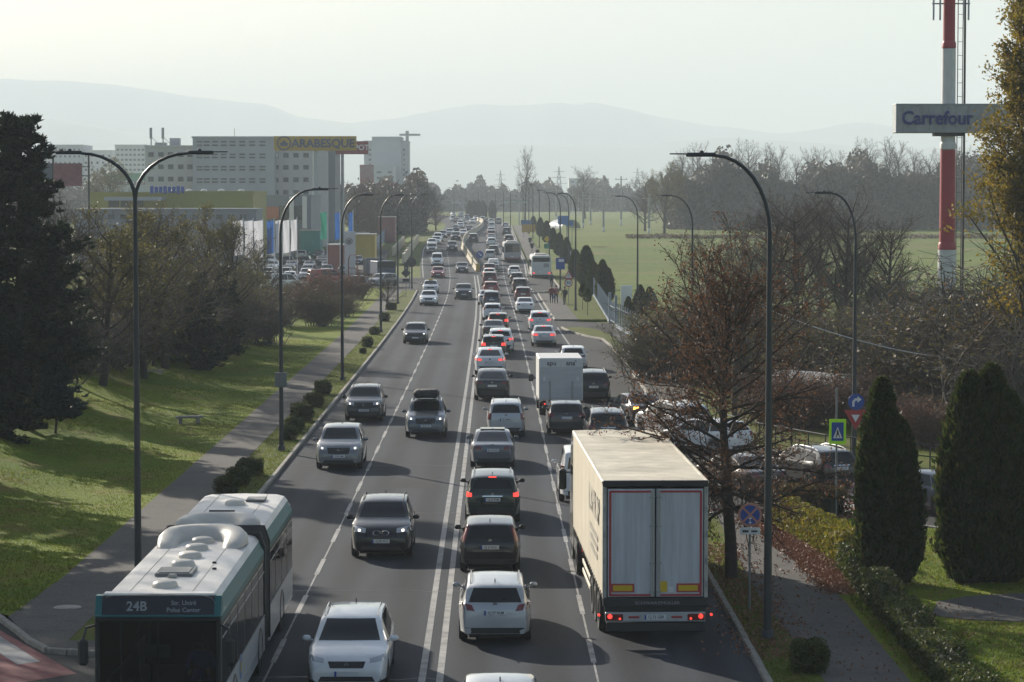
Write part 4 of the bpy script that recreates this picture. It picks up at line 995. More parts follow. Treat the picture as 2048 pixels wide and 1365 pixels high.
M_teal = mat('teal_paint', (.012,.12,.125), .5, coat=.1, var=.1, scale=2)
M_buswhite = mat('bus_white', (.60,.60,.585), .35, coat=.4, var=.08, scale=.8)
M_busroof = mat('bus_roof', (.68,.65,.60), .45, var=.2, scale=.8, col2=None)
M_busglass = mat('bus_side_glass', (.010,.012,.013), .04, spec=.4)
M_screen = glass_mat('windscreen_glass', (.55,.62,.62), .3)
M_bellow = mat('bellows_rubber', (.045,.043,.04), .75, var=.2, scale=4)
M_pod = mat('roof_pod', (.56,.52,.45), .45, var=.12, scale=1.5)
M_disp = mat('display_black', (.008,.009,.011), .12)
M_led = mat('display_letters', (.24,.25,.26), .5)
def bus_section(T, y0, y1, name, closed_front=True):
    """outer shell of one bus half: white skirt, dark window band, teal cove, white roof"""
    L = y1-y0; c = (y0+y1)/2
    for sg in (-1, 1):
        MB().box(sg*1.225, c, .72, .05, L, .80, bev=.012).build('skirt_panel', M_buswhite, T)
        n = max(2, round(L/1.55)); 
        fr = MB().box(sg*1.215, c, 1.80, .05, L, 1.36).build('window_band', M_black, T)
        for i in range(n):
            ya = y0+.05+L/n*i; yb = y0-.05+L/n*(i+1)
            door = sg < 0 and (i % 3 == 1)
            MB().box(sg*1.238, (ya+yb)/2, 1.78 if not door else 1.45, .012, yb-ya-.05, 1.22 if not door else 1.9, bev=.004).build('door_leaf' if door else 'side_window', M_busglass, T)
            if not door: MB().box(sg*1.246, (ya+yb)/2, 2.16, .008, yb-ya-.08, .022).build('window_bar', M_steel, T)
        MB().add([(sg*1.24, y0, 2.48), (sg*1.24, y1, 2.48), (sg*1.245, y1, 2.62), (sg*1.245, y0, 2.62), (sg*1.13, y1, 2.86), (sg*1.13, y0, 2.86)],
                 [(0,1,2,3), (3,2,4,5)] if sg > 0 else [(3,2,1,0), (5,4,2,3)]).build('cove_panel', M_teal, T)
        MB().box(sg*1.252, c, 1.14, .01, L-.1, .03).build('trim_strip', M_steel, T)
        MB().box(sg*1.252, c, .62, .008, L-.1, .02).build('trim_strip', M_steel, T)
    pr = [(-1.13,2.86),(-1.04,2.97),(-.85,3.02),(0,3.045),(.85,3.02),(1.04,2.97),(1.13,2.86)]
    b = MB(); n = len(pr)
    b.v = [(x, y0, z) for x, z in pr]+[(x, y1, z) for x, z in pr]; b.f = [(i, i+1, n+i+1, n+i) for i in range(n-1)]; b.m = [0]*(n-1)
    b.build('roof', M_busroof, T, 30)
    for x in (-.62, .62): MB().box(x, c, 3.028, .014, L-.1, .012).build('roof_seam', M_fade, T)
    MB().box(0, c, .38, 2.2, L-.2, .2).build('floor', M_dark, T)
def pod(T, y, sx=.52, sy=.62, sz=.13, m=M_pod):
    b = MB(); b.lathe([(.5,0),(.5,.35),(.44,.8),(.28,1),(.001,1.02)], 18); b.v = [(v[0]*sx*1.0, v[1]*sy, 3.03+v[2]*sz) for v in b.v]
    b.v = [(x+.0, yy+y, z) for x, yy, z in b.v]; return b.build('roof_vent', m, T, 50)
def make_artic_bus():
    # nose towards the camera: local -Y is the front
    T = thing('articulated_bus', 'white and teal articulated bus on route 24B, roof vents on top', 'bus', (-6.95, 50.6, .005), .004)
    bus_section(T, .12, 9.3, 'front'); bus_section(T, 10.5, 17.3, 'rear')
    # bellows
    b = MB()
    for i in range(13):
        y = 9.3+i*.1; s = 1.0 if i % 2 == 0 else .945
        b.v += [(-1.25*s,y,.45),(-1.25*s,y,2.62*s+.12),(-1.12*s,y,2.98*s+.1),(1.12*s,y,2.98*s+.1),(1.25*s,y,2.62*s+.12),(1.25*s,y,.45)]
    for i in range(12):
        for k in range(5): b.f.append((i*6+k, i*6+k+1, (i+1)*6+k+1, (i+1)*6+k)); b.m.append(0)
    b.build('bellows', M_bellow, T)
    MB().prism([(-1.27,.42),(-1.27,2.72),(-1.15,3.07),(1.15,3.07),(1.27,2.72),(1.27,.42),(1.2,.42),(1.2,2.7),(1.1,3.0),(-1.1,3.0),(-1.2,2.7),(-1.2,.42)], 1, 9.25, 9.37).build('bellows_frame', M_bellow, T)
    MB().prism([(-1.27,.42),(-1.27,2.72),(-1.15,3.07),(1.15,3.07),(1.27,2.72),(1.27,.42),(1.2,.42),(1.2,2.7),(1.1,3.0),(-1.1,3.0),(-1.2,2.7),(-1.2,.42)], 1, 10.45, 10.55).build('bellows_frame', M_bellow, T)
    # horseshoe housings on the roof at the joint
    for y0, arm, hh in ((7.75, .95, 1.0), (10.75, .25, .72)):
        b = MB(); path = [(.70, y0-arm+arm*i/6, 1., 0.) for i in range(6)]+[(.70*math.cos(a), y0+.80*math.sin(a), math.cos(a), math.sin(a)) for a in [math.pi*i/18 for i in range(19)]]+[(-.70, y0-arm*i/6, -1., 0.) for i in range(1, 7)]
        n = len(path)
        for i, (x, y, ux, uy) in enumerate(path):
            tp = min(1, 3.2*min(i/(n-1), 1-i/(n-1)))**.5
            for r, z in ((.36, 0), (.34, .18), (.22, .31), (-.04, .31), (-.20, .20), (-.27, 0)):
                r = r*(.45+.55*tp); b.v.append((x+ux*r, y+uy*r*1.1, 3.02+z*tp*hh))
        for i in range(n-1):
            for k in range(5): q = i*6+k; b.f.append((q, q+6, q+7, q+1)); b.m.append(0)
        b.build('roof_housing', M_pod, T, 60)
    MB().box(0, 11.80, 3.22, .62, .05, .11, bev=.01).build('housing_vent', M_black, T)
    for y in (1.15, 4.1, 5.35, 6.6, 7.75, 14.9): pod(T, y)
    h = MB().box(0, 2.95, 3.07, .78, .95, .07, bev=.02).build('roof_hatch', mat('hatch_grey', (.16,.16,.155), .5, var=.2, scale=3), T)
    MB().box(0, 2.95, 3.11, .62, .78, .02, bev=.008).build('hatch_lid', mat('hatch_lid', (.22,.215,.20), .5, var=.2, scale=2), h)
    MB().box(0, 2.32, 3.07, .18, .16, .09, bev=.03).build('hatch_motor', M_fade, T); MB().box(.45, 15.8, 3.07, .5, .7, .06, bev=.02).build('roof_hatch', MATS['hatch_grey'], T)
    for x, y in ((.62,4.5),(.72,3.6)): MB().box(x, y, 3.045, .09, .08, .04, bev=.01).build('roof_fixing', M_dark, T)
    # front
    b = MB(); pr = [(0,.35),(-.04,.9),(-.03,1.2)]
    MB().box(0, .06, .72, 2.46, .14, .72, bev=.05).build('front_apron', M_buswhite, T)
    for sg in (-1, 1): MB().box(sg*1.195, .07, 1.80, .09, .16, 1.56, bev=.03).build('front_pillar', M_black, T)
    MB().box(0, .07, 2.56, 2.48, .16, .10, bev=.03).build('front_header', M_black, T); MB().box(0, .06, 2.625, 2.48, .17, .04, bev=.01).build('header_stripe', M_teal, T)
    d = MB().prism([(.02,2.60),(.16,3.0),(.30,3.0),(.30,2.60)], 0, -1.10, 1.10).build('destination_display', M_disp, T)
    for sg in (-1, 1): MB().prism([(.03,2.60),(.13,2.86),(.20,3.0),(.4,3.0),(.4,2.60)], 0, sg*1.10, sg*1.235).build('front_corner', M_teal, T)
    MB().box(0, .30, 3.02, 2.2, .30, .06, bev=.025).build('front_roof_edge', M_busroof, T)
    tl = math.atan2(.14, .40)
    for s, sz, x, z, bd in (('24B', .26, -.42, 2.80, .006), ('Str. Unirii', .125, .50, 2.865, .002), ('Polus Center', .125, .50, 2.735, .002)):
        o = lettering(s, sz, M_led, d, (x, .01+(z-2.6)*.35, z), depth=.001, bold=bd); o.rotation_euler = (-tl, 0, 0)
    MB().box(0, .03, 1.72, 2.28, .012, 1.62).build('windscreen', M_screen, T)
    MB().box(0, .035, 1.72, .05, .02, 1.62).build('screen_divider', M_black, T)
    s = MB().box(-.93, .012, 1.12, .40, .01, .26).build('route_card', M_plate, T); lettering('24B', .2, M_ink, s, (-.93, .004, 1.12), depth=.001, squeeze=.85, bold=.006)
    for sg in (-1, 1):
        m = MB().box(sg*1.43, -.22, 1.95, .20, .12, .52, bev=.05).build('wing_mirror', M_black, T)
        MB().tube([(sg*1.2,.05,2.45),(sg*1.38,-.12,2.42),(sg*1.43,-.2,2.2)], .025, 6).build('mirror_arm', M_black, m)
        MB().tube([(sg*.25-.2,-.0,.98),(sg*.25+.35,-.01,1.1)], .015, 5).build('wiper', M_black, T)
        for y in (2.4, 8.1): wheel_at(T, sg*1.09, y, .48, .28)
        wheel_at(T, sg*1.09, 13.9, .48, .28)
        for y in (2.4, 8.1, 13.9): MB().lathe([(.56,0),(.50,.02)], 24, 0, (sg*1.252, y, .48)).build('wheel_arch', M_black, T)
    lg = MB().lathe([(.001,0),(.26,0),(.27,-.004)], 24, 0, (1.256, 3.7, .95)).build('city_crest', mat('crest_blue', (.10,.22,.40), .4), T)
    MB().lathe([(.001,0),(.13,0)], 20, 0, (1.262, 3.7, .95)).build('crest_centre', M_yel, lg)
    MB().box(0, 17.25, 1.6, 2.4, .1, 2.4, bev=.04).build('rear_wall', M_buswhite, T)
    # inside: dash, wheel, seats, poles
    dk = mat('bus_interior', (.03,.033,.035), .8)
    MB().box(0, .55, .98, 2.2, .7, .22, bev=.06).build('dashboard', dk, T); MB().box(0, 6.2, 1.65, 2.2, .06, 2.2).build('partition', dk, T)
    MB().box(0, 3.2, .5, 2.3, 6, .06).build('cabin_floor', dk, T); MB().box(0, 3.2, 2.80, 2.2, 6, .05).build('cabin_ceiling', dk, T)
    MB().box(-.25, 1.9, 1.6, .5, .05, .25).build('cab_panel', mat('cab_panel', (.16,.2,.19), .6), T)
    for x, y in ((-.55,1.4),(-.5,2.6),(-.9,1.2)): MB().tube([(x,y,.5),(x,y,2.75)], .02, 6).build('grab_pole', M_steel, T)
    sw = MB().tube([(.62+.22*math.cos(a), .95+.10*math.sin(a), 1.24+.20*math.sin(a)) for a in [i*math.pi/10 for i in range(21)]], .018, 6, caps=False).build('steering_wheel', M_black, T)
    st = MB(); st.box(.66,1.62,1.02,.46,.46,.14,bev=.05); st.build('driver_seat', dk, T, 50); MB().box(.66,1.86,1.42,.44,.12,.75,bev=.05).build('seat_back', dk, T, 50)
    return T
make_artic_bus()

def make_far_bus(px, py, label, body, hz_, wide, tall, L, glass_z, low=None):
    p = at(px, py); h = heading(p.y)
    T = thing('city_bus', label, 'bus', (p.x, p.y, rise(p.y)+.01), h)
    b = MB(); w = wide/2
    pr = [(-w,.35),(-w,tall-.3),(-w*.93,tall-.08),(-w*.8,tall),(w*.8,tall),(w*.93,tall-.08),(w,tall-.3),(w,.35)]
    b.prism(pr, 1, 0, L); b.build('body', body, T, 30)
    MB().box(0,-.01,(glass_z[0]+glass_z[1])/2,wide*.86,.04,glass_z[1]-glass_z[0],bev=.015).build('rear_window', M_busglass, T)
    for sg in (-1, 1):
        n = 6
        for i in range(n): MB().box(sg*w, .8+(L-1.2)/n*(i+.5), 1.85, .03, (L-1.2)/n-.1, .95, bev=.01).build('side_window', M_busglass, T)
        MB().box(sg*w*.78,-.015,.72,.30,.04,.12,bev=.01).build('tail_light', M_brake if hz_ else M_tl, T)
        for y in (2.6, L-2.4): wheel_at(T, sg*(w-.14), y, .46, .28)
    MB().box(0,-.03,.42,wide*.96,.1,.2,bev=.03).build('bumper', M_dark, T)
    MB().box(0,-.015,.9,.5,.02,.11).build('number_plate', M_plate, T)
    MB().box(0, L*.5, tall+.09, wide*.6, L*.3, .2, bev=.06).build('roof_unit', M_pod, T)
    return T
gb = make_far_bus(1025, 526, 'grey bus with a big dark rear window in the right lane', mat('bus_grey', (.30,.30,.31), .45, coat=.3, var=.1, scale=1), False, 2.5, 3.0, 12, (1.55,2.75))
MB().box(0,-.018,.62,2.4,.03,.22).build('red_band', mat('dull_red', (.25,.07,.06), .5), gb)
wb = make_far_bus(1083, 558, 'cream white bus pulled in at the bus stop', mat('bus_cream', (.60,.60,.56), .45, coat=.3, var=.08, scale=1), True, 2.5, 2.95, 11.5, (2.15,2.72))
MB().box(-.45,-.02,1.55,1.0,.03,.95,bev=.01).build('rear_hatch', mat('bus_panel', (.55,.56,.54), .5), wb); MB().box(.62,-.02,1.72,.7,.03,.5,bev=.01).build('vent_grille', mat('grille_grey', (.25,.26,.26), .6), wb)

# ------------------------------------------------------------------ street lamps
def lamp_mesh(h_pole, reach, rise_, head_len, both=False, n=8):
    """returns pole, arm(s), head(s) meshes; arms reach along +X"""
    pole = MB().tube([(0,0,0),(0,0,h_pole*.5),(0,0,h_pole)], [.105,.085,.06], 10).mesh('pole', M_pole, 60)
    arm = MB(); pts = []
    for i in range(n+1):
        a = math.pi/2*i/n; pts.append((reach*(1-math.cos(a)), 0, h_pole-.02+rise_*math.sin(a)))
    arm.tube(pts, [lerp(.058,.038,i/n) for i in range(n+1)], 8)
    arm = arm.mesh('arm', M_pole, 60)
    hd = MB(); z = h_pole+rise_
    hd.box(reach+.32, 0, z+.0, .72, .30, .10, bev=.03); hd.box(reach+.80, 0, z+.02, .55, .22, .03, bev=.012); hd.box(reach+.30, 0, z+.07, .10, .1, .06, bev=.02)
    return pole, arm, hd.mesh('lamp_head', M_pole, 40)
BASE = MB().lathe([(.001,.22),(.13,.22),(.15,.18),(.16,.0)], 12).mesh('base_collar', M_pole, 40)
LAMPS = {}
def street_lamp(x, y, top, reach, side, label, both=False, foot=None):
    z = gz(x, y)+.09 if foot is None else foot
    key = (round(top,1), round(reach,1))
    if key not in LAMPS: LAMPS[key] = lamp_mesh(top-1.85 if not both else top-1.3, reach-1.05, 1.85 if not both else 1.3, 1.)
    pole, arm, hd = LAMPS[key]
    T = thing('street_lamp', label, 'street lamp', (x, y, z), 0 if side > 0 else math.pi, 'street lamps with curved arms')
    place('pole', pole, T); place('base_collar', BASE, T)
    for k in ((0, math.pi) if both else (0,)):
        a = place('arm', arm, T, None, k); place('lamp_head', hd, a)
    return T
L1 = street_lamp(-10.45, 72.2, 11.95, 2.55, 1, 'tall double-armed street lamp rising behind the articulated bus', both=True)
L2 = street_lamp(-9.72, 109.2, 11.0, 2.4, 1, 'left street lamp with a grey box on its pole')
bx = MB().box(0,-.13,0,.5,.16,.62,bev=.02).build('control_box', mat('box_grey', (.16,.17,.17), .6, var=.15, scale=4), L2, None, (0,0,3.0))
street_lamp(-9.85, 150.6, 10.75, 2.2, 1, 'left street lamp standing beside the clipped hedge balls')
street_lamp(-10.25, 203, 10.7, 2.2, 1, 'left street lamp near the end of the lawn')
street_lamp(-11.25, 256, 10.7, 2.2, 1, 'left street lamp at the side street corner')
street_lamp(-11.45, 297, 10.8, 2.2, 1, 'left street lamp with the dark round sign backs')
street_lamp(6.22, 62.8, 11.75, 2.4, -1, 'tall right street lamp beside the lorry in front')
street_lamp(14.0, 106.0, 10.85, 2.05, -1, 'right street lamp carrying the arrow and give-way signs')
street_lamp(11.65, 168, 10.7, 2.4, -1, 'right street lamp rising behind the brown-leaved tree')
street_lamp(11.3, 234, 10.6, 2.4, -1, 'right street lamp in the field beside the gate')
street_lamp(5.9, 241, 10.85, 2.0, -1, 'right street lamp on the grass by the speed limit sign')
street_lamp(5.4, 291, 10.9, 2.0, -1, 'right street lamp next to the bus stop sign')
k = 0
for y, dx in ((345,7.6),(392,5.2),(440,4.8),(492,4.6),(548,4.5),(610,4.5),(680,4.5)):
    street_lamp(xr(y)+dx*.7, y, 10.6, 2.2, -1, ['right street lamp just beyond the bus stop','right street lamp at the start of the cycle path','right street lamp beside the yellow board','right street lamp by the blue boards','right street lamp in the far fence row','right street lamp before the bare poplar','right street lamp farthest along the straight road'][k]); k += 1
k = 0
names = ['first','second','third','fourth','fifth','sixth','seventh','eighth','ninth','tenth']
for i, (px, Y) in enumerate(((740,640),(908,700),(932,740),(957,780),(974,700),(991,640),(1007,590),(1021,540))):
    p = at_depth(px, HORIZON, Y)
    street_lamp(p.x, Y, 10.0, 2.0, -1 if i else 1, f'hazy far street lamp, {names[i]} from the left where the road bends')

# ------------------------------------------------------------------ signs
M_signblue = mat('sign_blue', (.012,.06,.30), .35); M_signred = mat('sign_red', (.36,.025,.03), .35); M_signwhite = mat('sign_white', (.66,.66,.66), .4)
M_neon = mat('sign_neon_yellow', (.45,.85,.02), .5); M_back = mat('sign_back', (.05,.05,.055), .6); M_post = mat('sign_post', (.20,.21,.22), .45, metal=.4)
M_pinkring = mat('faded_sign_ring', (.45,.20,.16), .45)
def disc(r, y, n=28): return MB().lathe([(.001, y), (r, y), (r, y+.02), (.001, y+.02)], n, 1)
def flat(poly, y, m, name, parent, t=.004):
    """polygon in x,z facing -Y at depth y"""
    return MB().prism(poly, 1, y, y+t).build(name, m, parent)
def circ(r, n=28, cx=0, cz=0): return [(cx+r*math.cos(2*math.pi*i/n), cz+r*math.sin(2*math.pi*i/n)) for i in range(n)]
def post(parent, h, r=.03): return MB().tube([(0,.02,0),(0,.02,h)], r, 8).build('post', M_post, parent, 50)
# no stopping
p = at(1499, 1228)
T = thing('no_stopping_sign', 'round blue no-stopping sign with a red cross and a plate beneath', 'road sign', (p.x, p.y, .09))
post(T, 2.75); f = flat(circ(.31), -.03, M_pinkring, 'sign_face', T, .02); flat(circ(.25), -.036, M_signblue, 'blue_disc', f)
for a in (math.pi/4, -math.pi/4):
    c, s = math.cos(a), math.sin(a); flat([(u*c-v*s, u*s+v*c) for u, v in ((-.25,-.027),(.25,-.027),(.25,.027),(-.25,.027))], -.041 if a > 0 else -.0445, M_pinkring, 'cross_bar', f, .003)
ar = MB()
ar.box(0,-.049,-.145,.018,.003,.14); ar.prism([(-.05,-.10),(.05,-.10),(0,-.05)],1,-.0515,-.0475); ar.prism([(-.05,-.19),(0,-.24),(.05,-.19)],1,-.0515,-.0475); ar.build('white_arrow', M_signwhite, f)
f.location = (0,0,2.5)
q = flat([(-.26,-.09),(.26,-.09),(.26,.09),(-.26,.09)], -.03, M_signwhite, 'tow_plate', T, .012); q.location = (0,0,2.08)
b = MB(); b.box(-.12,-.034,-.01,.16,.003,.06); b.box(.11,-.034,-.01,.16,.003,.05); b.build('tow_symbol', M_back, q)
# pedestrian crossing with neon border
p = at(1672, 1040)
T = thing('crossing_sign', 'square pedestrian crossing sign with a neon yellow-green border', 'road sign', (p.x, p.y, .085))
post(T, 4.35, .035)
f = flat([(-.28,-.42),(.28,-.42),(.28,.42),(-.28,.42)], -.03, M_neon, 'sign_face', T, .02); f.location = (.03,0,2.88)
flat([(-.20,-.31),(.20,-.31),(.20,.31),(-.20,.31)], -.035, M_signblue, 'blue_field', f); flat([(-.155,-.22),(.155,-.22),(0,.16)], -.039, M_signwhite, 'white_triangle', f)
b = MB(); b.prism(circ(.022,10,0,.05),1,-.043,-.040); b.prism([(-.03,.025),(.03,.025),(.035,-.06),(.085,-.19),(.06,-.19),(.01,-.085),(-.04,-.19),(-.068,-.19),(-.03,-.06)],1,-.0425,-.0395)
b.build('walking_figure', M_ink, f)
# arrow and give-way on the lamp pole
T = thing('turn_right_sign', 'round blue sign with a white right-turn arrow on the lamp post', 'road sign', (14.05, 105.85, 2.42))
f = flat(circ(.33), -.03, M_signblue, 'sign_face', T, .02); MB().box(0,.05,0,.06,.12,.5).build('bracket', M_post, T)
flat([(-.16,-.2),(-.07,-.2),(-.07,-.02),(-.02,.05),(.05,.05),(.05,-.04),(.22,.10),(.05,.23),(.05,.14),(-.06,.14),(-.16,.02)], -.035, M_signwhite, 'arrow', f)
T = thing('give_way_sign', 'red and white triangular give-way sign pointing down below the blue arrow', 'road sign', (14.03, 105.85, 1.70))
f = flat([(-.47,.38),(.47,.38),(0,-.44)], -.03, M_signred, 'sign_face', T, .02); flat([(-.17,.19),(.17,.19),(0,-.11)], -.035, M_signwhite, 'white_centre', f); MB().box(0,.05,.1,.06,.12,.3).build('bracket', M_post, T)
# speed limit and warning triangle
p = at(1137, 612)
T = thing('speed_limit_sign', 'round fifty speed limit sign under the warning triangle', 'road sign', (p.x, p.y, .085))
post(T, 3.5); f = flat(circ(.40), -.03, M_signred, 'sign_face', T, .02); f.location = (0,0,2.15); flat(circ(.31), -.036, M_signwhite, 'white_disc', f); lettering('50', .42, M_ink, f, (0,-.04,0), depth=.002, bold=.008)
T = thing('warning_triangle_sign', 'red-bordered white warning triangle above the fifty sign', 'road sign', (p.x, p.y-.02, 3.0))
f = flat([(-.48,-.36),(.48,-.36),(0,.46)], -.03, M_signred, 'sign_face', T, .02); flat([(-.32,-.27),(.32,-.27),(0,.29)], -.036, M_signwhite, 'white_field', f)
flat([(-.10,-.2),(-.05,-.2),(-.02,.1),(-.06,.1)], -.041, M_ink, 'narrowing_mark', f); flat([(.10,-.2),(.05,-.2),(.02,.1),(.06,.1)], -.041, M_ink, 'narrowing_mark', f)
# bus stop flag
T = thing('bus_stop_sign', 'blue bus stop flag on the lamp post beside the white bus', 'road sign', (5.4, 290.7, 3.2))
f = flat([(-.5,-.75),(.5,-.75),(.5,.55),(-.5,.55)], -.02, M_signblue, 'sign_face', T, .03); MB().box(.1,-.03,.25,.6,.02,.3,bev=.01).build('bus_symbol', M_signwhite, f)
# arrow disc at the barrier head
p = at(957, 541)
T = thing('keep_right_sign', 'round blue arrow sign at the head of the median barrier', 'road sign', (p.x+.2, p.y, rise(p.y)))
post(T, 1.9, .04); f = flat(circ(.5), -.03, M_signblue, 'sign_face', T, .02); f.location = (0,0,2.2)
flat([(-.28,.22),(-.16,.30),(.08,.0),(.17,.08),(.26,-.24),(-.05,-.14),(.03,-.07)], -.036, M_signwhite, 'arrow', f)
# dark sign backs and signals at the left junction
T = thing('sign_cluster', 'dark backs of road signs and a signal at the left junction', 'road sign', (-11.7, 296.2, .09))
post(T, 3.4, .05); a = flat(circ(.55), -.03, M_back, 'round_sign_back', T, .02); a.location = (.25,0,3.0)
a = MB().box(-.35,-.05,2.6,.5,.3,.9,bev=.06).build('signal_head', M_back, T)
for z in (2.35,): MB().lathe([(.001,-.21),(.07,-.21)],12,1,(-.35,0,z)).build('signal_lens', M_signwhite, a)
p = at(812, 596)
T = thing('diamond_sign', 'dark back of a diamond sign on a thin post by the left kerb', 'road sign', (p.x, p.y, .09))
post(T, 2.9); a = flat([(-.5,0),(0,-.5),(.5,0),(0,.5)], -.03, M_back, 'sign_back', T, .02); a.location = (0,0,2.5); MB().box(0,-.03,1.75,.75,.02,.32).build('plate_back', M_back, T)
# boards further along the right side
for px, py, Y, w, h, col, lab in ((1057,457,505,2.6,1.5,(.42,.26,.05),'rusty yellow direction board on posts beside the far cycle path'),(1052,446,560,2.2,1.2,(.05,.13,.30),'blue direction board beyond the yellow board'),(1127,441,460,2.0,1.6,(.05,.16,.42),'blue board standing above the grey tent roof'),(1139,447,455,1.3,.9,(.05,.16,.42),'smaller blue board right of the tent roof')):
    q = at_depth(px, py, Y); zz = rise(Y); T = thing('roadside_board', lab, 'board', (q.x, Y, zz))
    for sg in (-1,1): MB().tube([(sg*w*.35,.05,0),(sg*w*.35,.05,q.z-zz)], .06, 6).build('post', M_post, T)
    MB().box(0,0,q.z-zz,w,.08,h,bev=.02).build('board', mat('board_%d'%px, col, .5, var=.1, scale=1), T)
p = at(1094, 522); T = thing('diamond_priority_sign', 'yellow diamond and green sign on one post beyond the white bus', 'road sign', (p.x, p.y, rise(p.y)))
post(T, 3.0, .04); a = flat([(-.5,0),(0,-.5),(.5,0),(0,.5)], -.03, M_yel, 'diamond', T, .02); a.location=(0,0,3.3); a = flat([(-.45,-.35),(.45,-.35),(.45,.35),(-.45,.35)], -.03, mat('sign_green',(.03,.22,.14),.5), 'green_plate', T, .02); a.location=(0,0,2.2)
for i, (px, py) in enumerate(((1060,493),(1064,505),(1075,519))):
    p = at(px, py); T = thing('litter_bin', ['dark litter bin on the right verge, farthest one','dark litter bin on the right verge, middle one','dark litter bin on the right verge, nearest one'][i], 'litter bin', (p.x, p.y, rise(p.y)+.06))
    MB().tube([(0,0,0),(0,0,1.0)], .05, 6).build('post', M_pole, T); MB().lathe([(.001,.6),(.24,.6),(.30,1.35),(.33,1.4),(.001,1.4)], 12).build('bin_body', M_pole, T, 40)
# far sign gantries with a T top
for px, Y, w, zc, lab in ((919,760,4.8,5.9,'far gantry arm above the left bend of the road'),(1031,700,6.4,6.2,'far gantry with a wide flat beam over the right lanes')):
    q = at_depth(px, HORIZON, Y); T = thing('road_gantry', lab, 'gantry', (q.x, Y, rise(Y)))
    MB().tube([(1,0,0),(1,0,zc)], .16, 6).build('mast', M_steel, T); MB().box(0,0,zc,w,.4,.55).build('beam', M_steel, T)

# ------------------------------------------------------------------ median barrier, ramp walls, fences
bar = thing('median_barrier', 'cream concrete median barrier with square slots curving between the traffic', 'barrier', (0,0,0))
M_bar = mat('barrier_concrete', (.52,.46,.34), .85, var=.2, scale=.8, coords='World')
BP = [at(px, py) for px, py in ((955,543),(941,521),(929,503),(925,496),(928,484),(936,474),(947,467),(957,461),(964,454),(966,449),(964,445),(955,441.5))]
pts = []
for a, c in zip(BP, BP[1:]):
    n = max(1, round((c-a).length/3.6))
    for i in range(n): pts.append(a.lerp(c, i/n))
pts.append(BP[-1])
prof = [(-.30,0),(-.30,.10),(-.16,.30),(-.10,1.10),(.10,1.10),(.16,.30),(.30,.10),(.30,0)]
seg = MB(); seg.prism(prof, 1, -.5, .5); segm = seg.mesh('barrier_segment', M_bar)
slm = MB().box(-.125,0,.78,.06,.20,.22).mesh('slot', M_black)
for a, c in zip(pts, pts[1:]):
    m = (a+c)/2; d = c-a; ln = d.length
    o = place('barrier_segment', segm, bar, (m.x, m.y, rise(m.y)-.02), math.atan2(-d.x, d.y)); o.scale = (1, ln-.03, 1)
    if m.y < 430:
        for k in (-.3, .1, ): 
            s = place('slot', slm, o, (0, k, 0)); s.scale = (1, 1/ln*1.6, 1)
b0 = pts[0]
tag(MB().box(0,0,.55,.5,.5,1.1,bev=.08).build('barrier_end_marker', mat('hazard_yellow', (.50,.32,.04), .5, var=.2, scale=3), None, None, (b0.x+.05, b0.y-.6, rise(b0.y))), 'yellow end block at the near head of the median barrier', 'barrier end')
for px0, py0, px1, py1, lab in ((806,529,836,485,'concrete parapet wall of the ramp, nearer the traffic'),(786,513,808,489,'lower concrete ramp wall on the far side of the ramp')):
    a, c = at(px0, py0), at(px1, py1); n = 8
    T = thing('ramp_wall', lab, 'wall', (0,0,0))
    for i in range(n):
        u, v = a.lerp(c, i/n), a.lerp(c, (i+1)/n); m = (u+v)/2; d = v-u
        o = MB().box(0,0,.75,.35,d.length-.04,1.5,bev=.03).build('wall_panel', M_bar, T, None, (m.x, m.y, rise(m.y)-.05), math.atan2(-d.x, d.y))
# fence along the right field
M_fence = mat('fence_blue_grey', (.24,.29,.34), .5, metal=.2, var=.12, scale=3)
def fence(name, pts, label, h=1.75, post_h=2.0, wall=.28, step=2.5, bar=.5):
    T = thing(name, label, 'fence', (0,0,0)); n_ = 0
    for a, c in zip(pts, pts[1:]):
        L = math.hypot(c[0]-a[0], c[1]-a[1]); n = max(1, round(L/step))
        for i in range(n):
            u = (lerp(a[0],c[0],i/n), lerp(a[1],c[1],i/n)); v = (lerp(a[0],c[0],(i+1)/n), lerp(a[1],c[1],(i+1)/n)); mx, my = (u[0]+v[0])/2, (u[1]+v[1])/2
            ang = math.atan2(v[1]-u[1], v[0]-u[0]); ln = L/n; z = rise(my)
            MB().box(0,0,post_h/2,.10,.10,post_h,bev=.01).build('fence_post', M_fence, T, None, (u[0],u[1],rise(u[1])), ang)
            key = ('fp', round(ln,1), h)
            if key not in LAMPS:
                b = MB(); 
                for zz in (wall+.12, h-.12): b.box(0,0,zz,ln-.1,.025,.03)
                k = int(ln/bar)
                for q in range(k): b.box(-ln/2+.1+(ln-.2)*q/(k-1),0,(wall+h)/2+.03,.012,.012,h-wall)
                LAMPS[key] = b.mesh('bar_panel', M_fence)
                LAMPS[key+('w',)] = MB().box(0,0,wall/2,ln,.16,wall,bev=.01).mesh('plinth', mat('fence_plinth', (.12,.16,.20), .8, var=.2, scale=2))
            stuff(place('bar_panel', LAMPS[key], T, (mx,my,z), ang)); place('plinth', LAMPS[key+('w',)], T, (mx,my,z-.02), ang)
    return T
fence('railing_fence', [(8.25,219.5),(8.5,252),(8.9,300),(9.0,345),(8.4,400),(7.4,470),(6.6,560)], 'long blue-grey railing fence between the verge and the field')
fence('railing_fence', [(8.5,212.9),(8.9,204),(9.6,185),(10.3,172),(10.9,160)], 'short run of blue-grey railing fence right of the gate')
T = thing('gate', 'blue-grey arched double gate in the railing fence', 'gate', (8.27, 219.3, 0), math.atan2(-6.3,.24))
